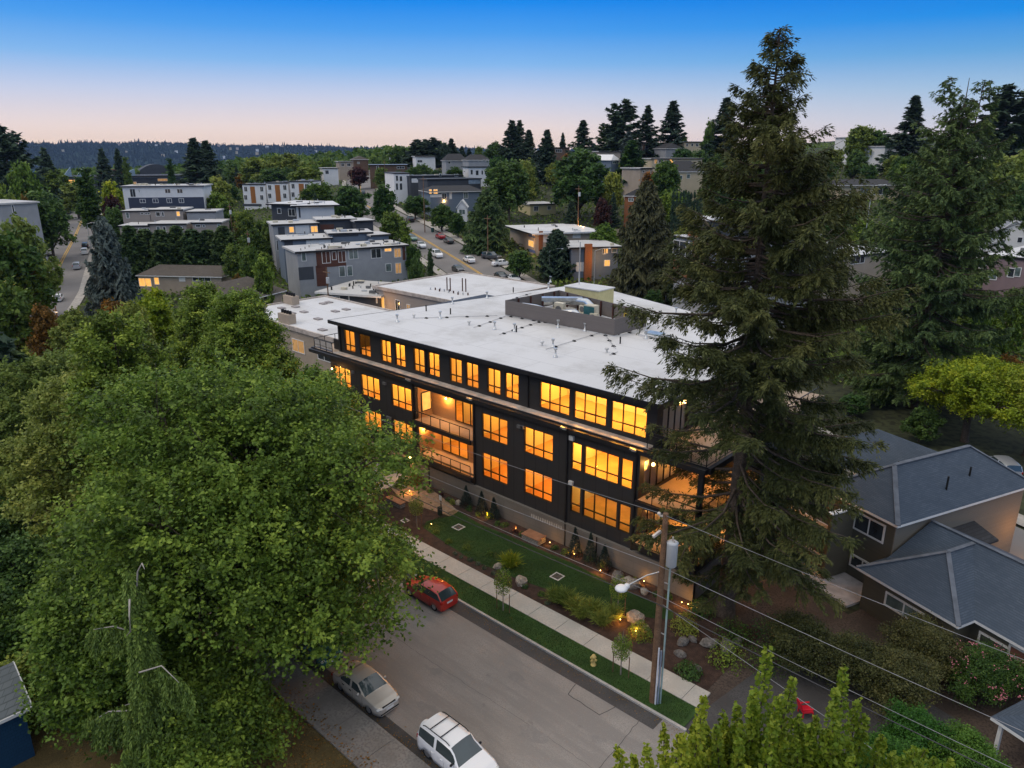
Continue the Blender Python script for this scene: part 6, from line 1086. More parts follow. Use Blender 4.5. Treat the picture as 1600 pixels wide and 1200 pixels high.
for a, b, d, y, l, m, g, rm, ws in [(1018, 1096, 268, 247, 'long beige house with flat roof and glowing doorways on the hill', beige, 0, roof_grey, [(1022, 249, 1027, 256, 'm'), (1029, 249, 1036, 255, 'd'), (1046, 249, 1052, 256, 'l')]), (1056, 1097, 236, 268, 'yellow beige gabled house below the long beige one', beige, 3.2, shingle_dark, [(1062, 274, 1066, 281, 'g'), (1073, 272, 1078, 279, 'g')]), (1000, 1019, 250, 262, 'pale pinkish house beside the orange autumn tree', tan_w, 0, roof_grey, [(1004, 266, 1007, 270, 'd')]),
      (994, 1034, 330, 223, 'brown modern house on the skyline under three tall firs', brown_w, 0, roof_white, [(998, 227, 1003, 236, 'd'), (1008, 226, 1022, 236, 'd')]), (1068, 1096, 325, 221, 'beige house with columned porch on the skyline', beige, 0, roof_grey, [(1072, 224, 1075, 229, 'd'), (1080, 224, 1083, 229, 'd'), (1087, 224, 1091, 229, 'd')]), (1040, 1066, 318, 232, 'grey gabled roof between hedges on the skyline', stucco_g, 2.2, shingle_dark, []), (936, 969, 300, 236, 'long tan wall on the skyline behind the big round tree', tan_w, 0, roof_grey, []),
      (954, 966, 262, 250, 'small blue gabled house right of the big round tree', slate, 1.8, stucco_w, [(957, 252, 963, 256, 'g')]), (864, 890, 395, 230, 'brown modern house on the skyline between two conifers', brown_w, 0, dark_w, [(868, 233, 878, 238, 'd')]), (826, 846, 360, 241, 'white gabled house with dormer in the centre of the skyline', stucco_w, 2.6, roof_grey, [(830, 242, 833, 247, 'd'), (837, 241, 843, 246, 'd')]), (732, 768, 300, 260, 'white box house with dark doors under the dark roofed one', stucco_w, 0, dark_w, [(735, 265, 739, 273, 'd'), (743, 266, 748, 274, 'd'), (752, 266, 755, 273, 'd'), (757, 266, 760, 273, 'd')]),
      (732, 765, 318, 250, 'dark roofed house with white gable and three small windows', stucco_g, 2.2, shingle_dark, [(748, 250.5, 752, 253, 'g'), (754, 249, 758, 253, 'g'), (759, 249, 763, 253, 'g')]), (697, 730, 345, 251, 'grey hip roofed house left of the dark roofed one', stucco_g, 3.0, shingle_dark, [(700, 252, 704, 256, 'd')]), (650, 680, 380, 244, 'white cubic house on the central skyline', stucco_w, 0, roof_white, [(652, 250, 660, 254, 'd')]), (578, 636, 330, 257, 'long low house with silvery blue roof and brown walls', brown_w, 0, mat('blue_metal_roof', (.38, .44, .54), .4), [(588, 259, 592, 266, 'd'), (620, 260, 632, 264, 'd')]),
      (530, 552, 400, 252, 'pale house with balconies left of the silvery roof', tan_w, 0, roof_grey, [(533, 255, 538, 260, 'd'), (542, 255, 548, 260, 'd')]), (553, 575, 420, 249, 'brick coloured house with chimney beyond the far road', brown_w, 1.8, shingle_brown, [(558, 253, 562, 256, 'g')]), (505, 528, 370, 262, 'small white house at the far end of the central row', stucco_w, 0, roof_grey, [(508, 266, 514, 272, 'd')]), (612, 640, 420, 240, 'dark hip roof against the skyline right of the woods', stucco_g, 3, shingle_dark, []), (683, 712, 430, 243, 'tan house with low roof on the central skyline', tan_w, 0, roof_grey, [(686, 246, 692, 249, 'd')])]:
    bld('hill_house', l, a, d, b, d+3, y, 9, m, rm, ws, cat='house', group='houses on the central hillside', over=.5, gable=g)
bld('house', 'pale grey house corner at the left edge of the picture', -40, 165, 14, 158, 316, 8, stucco_g, roof_grey, [(1, 322, 4, 333, 'd'), (8, 320, 12, 340, 'g')], side=[(17, 320, 24, 334, 'd')], over=.4)
lt, LW, LH, _ = bld('library_building', 'wide low building with dark fascia, pointed skylights and lit ground floor on the left', 83, 395, 300, 430, 275, 30, dark_w, dark_w, [(100, 281, 118, 288, 'l'), (185, 283, 200, 289, 'l'), (206, 284, 214, 290, 'm'), (246, 279, 262, 283, 'm'), (83, 274, 300, 277, mat('fascia_grey', (.3, .3, .31)))], over=1.5, cat='public building')
for k, (a, b) in enumerate([(.08, .14), (.17, .23)]): mb = MB(); x0, x1 = LW*a, LW*b; mb.faces([(x0, -.5, LH), (x1, -.5, LH), (x1, 8, LH), (x0, 8, LH), (x1, -.5, LH+5), (x1, 8, LH+5)], [(0, 1, 4), (0, 4, 5, 3), (1, 2, 5, 4), (2, 3, 5)]); mb.build('skylight', mat('skylight_blue', (.22, .30, .36), .3), lt)
mb = MB(); mb.box(LW*.34, LW*.54, 3, 14, LH+.01, LH+3.4); mb.build('clerestory', brownp, lt); mb = MB(); mb.faces([(LW*.45, -.5, LH+.01), (LW*.58, -.5, LH+.01), (LW*.58, 2.9, LH+.01), (LW*.45, 2.9, LH+.01), (LW*.58, -.5, LH+3.6), (LW*.58, 2.9, LH+3.6)], [(0, 1, 4), (0, 4, 5, 3), (1, 2, 5, 4), (2, 3, 5)]); mb.build('skylight', MATS['skylight_blue'], lt)
mb = MB(); cs = [(LW*.62+LW*.26*u, LH+6*math.sin(math.pi*min(1, .15+u*.75))) for u in np.linspace(0, 1, 14)]; mb.faces([(x, y, z) for y in (4, 20) for x, z in cs]+[(x, y, LH) for y in (4, 20) for x, z in cs], [(i, i+1, 15+i, 14+i) for i in range(13)]+[(28+i, 29+i, 1+i, i) for i in range(13)], 0, False); mb.build('curved_roof', dark_w, lt)
# white roofed neighbour on the left and tan one behind (same grid as the apartment building)
def gbox(name, label, x0, x1, y0, y1, z, wallm, wins=(), clutter=0, seed=0):
    t = thing(name, label, 'building', (x0, y0, -.3)); h = z+.3; W = x1-x0; D = y1-y0; FOOT.append(((x0+x1)/2, (y0+y1)/2, math.hypot(W, D)/2))
    mb = MB(); mb.box(0, W, 0, D, 0, h-.2); mb.build('wall', wallm, t); mb = MB(); mb.box(-.2, W+.2, -.2, D+.2, h-.19, h); mb.build('roof', roof_white, t)
    mb = MB(); [mb.box(*b) for b in ((-.3, W+.3, -.3, -.05, h-.35, h+.2), (-.3, W+.3, D+.05, D+.3, h-.35, h+.2), (-.3, -.05, -.05, D+.05, h-.35, h+.2), (W+.05, W+.3, -.05, D+.05, h-.35, h+.2))]; mb.build('parapet', mat('parapet_tan', (.45, .39, .34), .8), t)
    for a, b, c, d, k in wins: win_part(t, a, b, c, d, 0, 'x', -1, 2, KM[k])
    a = proj((x0, y0, z)); b = proj((x1, y0, z)); c = proj((x0, y1, z)); RECTS.append((min(a[0], c[0]), b[0], min(a[1], b[1], c[1])-4, max(a[1], b[1])+4, 90)); return t, W, D, h
nb, NW, ND, NH = gbox('neighbour_building', 'flat white roofed building with skylight hatches, left of the apartment building', -101, -68.2, 50, 65.2, 8.0, tan_w, [(3, 6, 5, 6.8, 'd'), (9, 12, 5, 6.8, 'd'), (15, 18, 5, 6.8, 'm'), (21, 24, 5, 6.8, 'd'), (27, 30, 5, 6.8, 'd')])
for px, py in [(405, 474), (421, 470), (462, 480), (440, 482), (456, 490), (475, 488), (505, 475), (524, 487), (541, 484), (412, 503), (497, 499), (514, 473), (504, 516)]:
    p = pz(px, py, 8); mb = MB(); x = p[0]+101; y = p[1]-50
    if 0 < x < NW-1 and 0 < y < ND-.6: mb.box(x-.6, x+.6, y-.4, y+.4, NH+.003, NH+.16); o = mb.build('roof_hatch', mat('hatch_grey', (.28, .25, .24), .6), nb)
for x, y in ((1.2, 8.5), (1.8, 2.6), (12.5, 1.0)):
    mb = MB(); mb.box(x-1.3, x+1.3, y-.6, y+.6, NH+.004, NH+1.3); c = mb.build('chimney', tan_w, nb)
    for k in range(4): mb = MB(); mb.tube([(x-1+k*.65, y, NH+1.3), (x-1+k*.65, y, NH+1.75)], .2, 8); mb.build('flue', black_m, c)
nb2, NW, ND, NH = gbox('neighbour_building', 'flat white roofed building with tan walls and black flue pipes behind the apartment building', -102.7, -80, 76.5, 97.5, 8.0, taupe, [(1.4, 2.6, 4.2, 6.8, 'l'), (5.5, 6.8, 4.8, 6.8, 'd'), (8.5, 9.5, 4.8, 6.4, 'm'), (13, 15, 4.8, 6.4, 'd')])
for x, y in ((12, 6), (12.8, 6), (14.5, 7.2), (15.3, 7.2)): mb = MB(); mb.tube([(x, y, NH), (x, y, NH+2.2)], .1, 8); mb.build('flue', rust, nb2)
for i in range(12): mb = MB(); x = 9.5+i*.75; mb.tube([(x, 4.5+(i % 3)*.4, NH), (x, 4.5+(i % 3)*.4, NH+.4)], .12, 7); mb.build('roof_vent', rust if i % 2 else galv, nb2)
t = thing('garden_shed', 'small flat roofed tan shed between the white roofs', 'shed', (-82.0, 67.5, 0)); mb = MB(); mb.box(0, 6, 0, 4, 0, 4.6); mb.build('wall', tan_w, t); mb = MB(); mb.box(-.3, 6.3, -.3, 4.3, 4.61, 4.9); mb.build('roof', roof_grey, t)
# fences
def fence(label, px0, d0, px1, d1, h, m, cat='fence'):
    A = hp(px0, d0, 1); B = hp(px1, d1, 1); ex = (B-A)[:2]; L = np.linalg.norm(ex); t = thing('fence', label, cat, A, math.atan2(ex[1], ex[0])); dz = B[2]-A[2]
    mb = MB(); mb.faces([(0, 0, -.5), (L, 0, dz-.5), (L, .06, dz-.5), (0, .06, -.5), (0, 0, h), (L, 0, dz+h), (L, .06, dz+h), (0, .06, h)], [(0, 3, 2, 1), (4, 5, 6, 7), (0, 1, 5, 4), (1, 2, 6, 5), (2, 3, 7, 6), (3, 0, 4, 7)]); mb.build('board_panel', m, t)
    for i in range(int(L/3)+1): mb = MB(); x = min(i*3, L); mb.box(x-.06, x+.06, -.08, .0, -.5, h+dz*x/L+.1); mb.build('post', polewood, t)
fence('glowing brown board fence below the lamp lit doorway', 903, 196, 936, 188, 2.2, lines_mat('fence_brown', (.22, .12, .05), .15, 0)); fence('pale tan board fence right of the brown one', 937, 187, 968, 194, 2.4, lines_mat('fence_tan', (.42, .33, .22), .15, 0)); fence('timber frame fence on the slope at the right, beyond the locust trees', 1560, 104, 1610, 110, 2.0, lines_mat('fence_brown', (.22, .12, .05), .15, 0))
# ---------------------------------------------------------------- far street life
def onroad(px, py, kind, pm, label, grp, toward=1, off=None, lift=.08):
    p = at(px, py); best = min(range(1, len(CR)-1) if grp[0] == 'c' else range(1, len(LR)-1), key=lambda i: np.linalg.norm((CR if grp[0] == 'c' else LR)[i]-p[:2])); P = CR if grp[0] == 'c' else LR
    d = P[best+1]-P[best-1]; make_car(kind, pm, label, (p[0], p[1], p[2]+lift), math.atan2(d[1], d[0])+(0 if toward > 0 else math.pi), 'cars on the central street' if grp[0] == 'c' else 'cars on the left street', detail=False)
W_, R2_, K_, S_ = paint('car_white', (.8,)*3), paint('car_crimson', (.35, .015, .02)), paint('car_black', (.012, .012, .014)), paint('car_graphite', (.06, .065, .07))
for a in [(688, 373, 'sedan', R2_, 'crimson car at the far kerb beside the driveway', 'c', -1), (701, 380, 'sedan', S_, 'dark car with lit tail lamps behind the crimson one', 'c', -1), (733, 410, 'sedan', W_, 'white car driving along the central street', 'c', -1), (683, 402, 'suv', W_, 'white car parked at the near kerb, in front of the grey block', 'c', 1), (658, 387, 'sedan', W_, 'white car half hidden by trees beside the blue tower', 'c', 1), (645, 376, 'hatch', paint('car_green', (.1, .2, .15)), 'pale green car behind the leafy street tree', 'c', 1), (716, 425, 'sedan', K_, 'dark car at the near kerb close to the white roof', 'c', 1), (641, 347, 'suv', K_, 'black car at the far kerb beyond the bins', 'c', -1), (568, 305, 'suv', K_, 'black car at the top of the central street', 'c', -1), (783, 436, 'sedan', K_, 'black car just above the white roof edge, left one', 'c', 1), (802, 440, 'sedan', W_, 'white car just above the white roof edge, right one', 'c', 1),
          (121, 420, 'suv', paint('car_silverblue', (.5, .53, .57), .3, .3), 'silver car seen from behind on the left street', 'l', 1), (133, 397, 'suv', W_, 'white car parked on the left street', 'l', 1), (134, 388, 'suv', K_, 'black car parked ahead of the white one on the left street', 'l', 1), (79, 400, 'sedan', K_, 'dark car under the trees at the left side of the left street', 'l', -1), (92, 470, 'hatch', W_, 'white car at the near end of the left street', 'l', 1)]: onroad(*a)
p = at(768, 405); make_car('suv', S_, 'dark van parked beyond the pavement near the wooden pole', (p[0], p[1], p[2]), .2, 'parked cars off the street', detail=False); p = at(784, 415); make_car('sedan', W_, 'white car parked by the dark conifers near the wooden pole', (p[0], p[1], p[2]), 1.2, 'parked cars off the street', detail=False)
p = at(452, 426); make_car('hatch', paint('car_blue', (.03, .07, .16)), 'blue car parked in the yard left of the grey block', (p[0], p[1], p[2]), .3, None, detail=False)
p = hp(1565, 66, 1); make_car('suv', paint('car_silver', (.45, .46, .48), .3, .5), 'white and silver car under the locust tree at the right edge', (p[0], p[1], p[2]), 2.2, None, detail=False)
def pole(label, px, ybase, ytop, D=None, grp='wooden poles along the far streets', xfmr=False, arm=True, street=False):
    p = hp(px, D, 5); h = zp(px, ytop, D)-p[2]; t = thing('street_lamp' if street else 'utility_pole', label, 'street lamp' if street else 'utility pole', p, 0, grp); mb = MB(); mb.tube([(0, 0, -.3), (0, 0, h)], [.14, .09] if not street else [.09, .06], 8); mb.build('pole', galv if street else polewood, t)
    if street: mb = MB(); mb.tube([(0, 0, h), (.9, .9, h+.4), (1.7, 1.7, h+.45)], .045, 6); mb.build('arm', galv, t); mb = MB(); mb.ball((1.8, 1.8, h+.4), .22, 0, 8, 5, (1.4, 1, .5)); mb.build('lamp_head', MATS['lamp_white'], t)
    elif arm: mb = MB(); mb.bar((-1.0, 0, h-.8), (1.0, 0, h-.8), .12); mb.build('crossarm', polewood, t)
    if xfmr: mb = MB(); mb.tube([(.35, -.1, h-2.6), (.35, -.1, h-1.6)], .28, 10); mb.build('transformer', grey_tr, t)
    return p, h
for a in [('wooden pole right of the central street, near the dark van', 762, 0, 336, 170), ('tall wooden pole beside the black car on the central street', 663, 0, 275, 205), ('wooden pole with transformer left of the yellow house', 903, 0, 290, 190, 'wooden poles along the far streets', True), ('wooden pole in front of the lit grey block', 513, 0, 418, 122, 'wooden poles along the far streets', True), ('wooden pole in the green yards left of the central row', 364, 0, 318, 190, 'wooden poles along the far streets', True), ('short pole with transformer among shrubs left of the central row', 390, 0, 360, 165, 'wooden poles along the far streets', True), ('thin pole at the far end of the central street', 602, 0, 250, 300), ('dark thin pole behind the white townhouses', 550, 0, 262, 300), ('wooden pole near the left street with a lamp glow', 88, 0, 478, 118)]: pole(*a)
for a in [('curved white street lamp in front of the dark conifers', 859, 0, 392, 150), ('white street lamp beside the brick chimney', 928, 0, 392, 128), ('street lamp leaning over the left street', 140, 0, 350, 200), ('street lamp at the lower end of the left street', 65, 0, 492, 112), ('tall street lamp between the two great firs', 1350, 0, 292, 150)]: pole(a[0], a[1], a[2], a[3], a[4], 'street lamps', street=True)
p = hp(58, 108, 6); lamp('street_glow', (p[0], p[1], p[2]+7.5), 900, (1, .5, .1), .2)
for px, D, up, e in ((830, 170, 4.5, 500), (918, 190, 4, 500), (948, 148, 5, 350), (700, 236, 4, 250), (604, 122, 3, 150), (1060, 108, 2.5, 150)): p = hp(px, D, up); lamp('porch_glow', (p[0]-.5, p[1]-1.2, p[2]+up), e, (1, .5, .15), .15)
for i, (px, py, l) in enumerate([(676, 363, 'green wheeled bin left of the crimson car'), (679, 349, 'left one of two green bins on the pale driveway'), (683.5, 349, 'right one of two green bins on the pale driveway')]):
    p = at(px, py); t = thing('wheeled_bin', l, 'bin', p, .4, 'green wheeled bins'); mb = MB(); mb.faces([(-.25, -.25, 0), (.25, -.25, 0), (.25, .25, 0), (-.25, .25, 0), (-.35, -.35, 1.1), (.35, -.35, 1.1), (.35, .35, 1.1), (-.35, .35, 1.1)], [(0, 3, 2, 1), (4, 5, 6, 7), (0, 1, 5, 4), (1, 2, 6, 5), (2, 3, 7, 6), (3, 0, 4, 7)]); mb.build('body', mat('bin_green', (.015, .07, .06), .5), t); mb = MB(); mb.box(-.38, .38, -.38, .38, 1.11, 1.2); mb.build('lid', MATS['bin_green'], t)
mb = MB(); q = [at(655, 348), at(708, 343), at(716, 352), at(690, 362)]; mb.poly([(a[0], a[1], a[2]+.1) for a in q]); structure('pale_driveway', mb, MATS['far_concrete'])
mb = MB(); q = [at(710, 372), at(738, 362), at(742, 372), at(722, 382)]; mb.poly([(a[0], a[1], a[2]+.1) for a in q]); structure('dry_grass_patch', mb, dry)
mb = MB(); q = [at(440, 440), at(500, 436), at(560, 462), at(440, 478)]; mb.poly([(a[0], a[1], a[2]+.12) for a in q]); structure('back_yard_paving', mb, asphalt_dark)
# ---------------------------------------------------------------- trees of the neighbourhood
BP = [leafy(201, 12, 5.6, 2.2, nlobe=11, nclump=420, twigs=4, perl=8, ls=.62, tw=1.0, scatter=.3, updir=.3), leafy(202, 12, 5.0, 1.8, nlobe=9, nclump=400, twigs=4, perl=8, ls=.62, tw=1.1, scatter=.3, updir=.6), leafy(203, 12, 6.2, 1.6, nlobe=13, nclump=480, twigs=4, perl=8, ls=.6, tw=.9, scatter=.3, updir=.1)]
CP_ = [conifer(211, 20, 5.6, 1.2, nb=120, tw=10, tuf=4, ls=.62, droop=.25, shape=1.0, gap=.12, rise=.22, hang=.3, aspect=.36), conifer(212, 20, 4.6, .8, nb=150, tw=9, tuf=4, ls=.62, droop=.15, shape=.85, gap=.06, rise=.3, hang=.3, aspect=.38), conifer(213, 20, 6.2, 3.5, nb=85, tw=10, tuf=4, ls=.75, droop=.05, shape=.62, gap=.22, rise=.3, hang=.25, asym=.25, aspect=.4)]
COLP = leafy(221, 16, 2.8, .8, nlobe=14, nclump=460, twigs=4, perl=8, ls=.5, tw=1.0, scatter=.22, updir=2.0, spread=.5)
HEDG = conifer(231, 9, 2.7, .2, nb=150, tw=10, tuf=4, ls=.45, droop=0, shape=.6, gap=0, rise=.5, hang=.1, aspect=.4)
ARB = leafy(232, 5, 1.0, .1, nlobe=10, nclump=160, twigs=4, perl=8, ls=.28, tw=.4, scatter=.1, updir=2.0, spread=.4)
DEO = conifer(233, 21, 6.6, .8, nb=210, tw=16, tuf=5, ls=.6, droop=.42, shape=.62, gap=.03, rise=.1, hang=1.1, aspect=.26)
SPR = conifer(234, 17, 6.2, .8, nb=190, tw=14, tuf=5, ls=.62, droop=.18, shape=.62, gap=.04, rise=.3, hang=.5, aspect=.36)
K2 = {'b0': (BP[0], 12, 5.6), 'b1': (BP[1], 12, 5.0), 'b2': (BP[2], 12, 6.2), 'c0': (CP_[0], 20, 4.8), 'c1': (CP_[1], 20, 4.0), 'c2': (CP_[2], 20, 5.6), 'p': (COLP, 16, 2.8), 'h': (HEDG, 9, 2.7), 'a': (ARB, 5, 1.0), 'deo': (DEO, 21, 6.6), 'spr': (SPR, 17, 6.2)}
PLACED = []
def put(k, m, px, ytop, D, wpx, label, grp=None, name=None, rz=None, cat='tree'):
    pr, h0, r0 = K2[k]; p = hp(px, D, 6); h = zp(px, ytop, D)-p[2]+.3; r = wpx/2*D/1170; h = max(h, r*.5); nm = name or {'b': 'broadleaf_tree', 'c': 'conifer_tree', 'p': 'poplar_tree', 'h': 'hedge_conifer', 'a': 'arborvitae', 'd': 'cedar_tree', 's': 'blue_spruce'}[k[0]]
    t = tree(nm, pr, m, label, p, px*.7 if rz is None else rz, r/r0*(1.65 if k[0] == 'c' else 1.3 if k[0] == 'h' else 1.08), grp, cat, szz=h/h0); PLACED.append((p[0], p[1], r)); return t
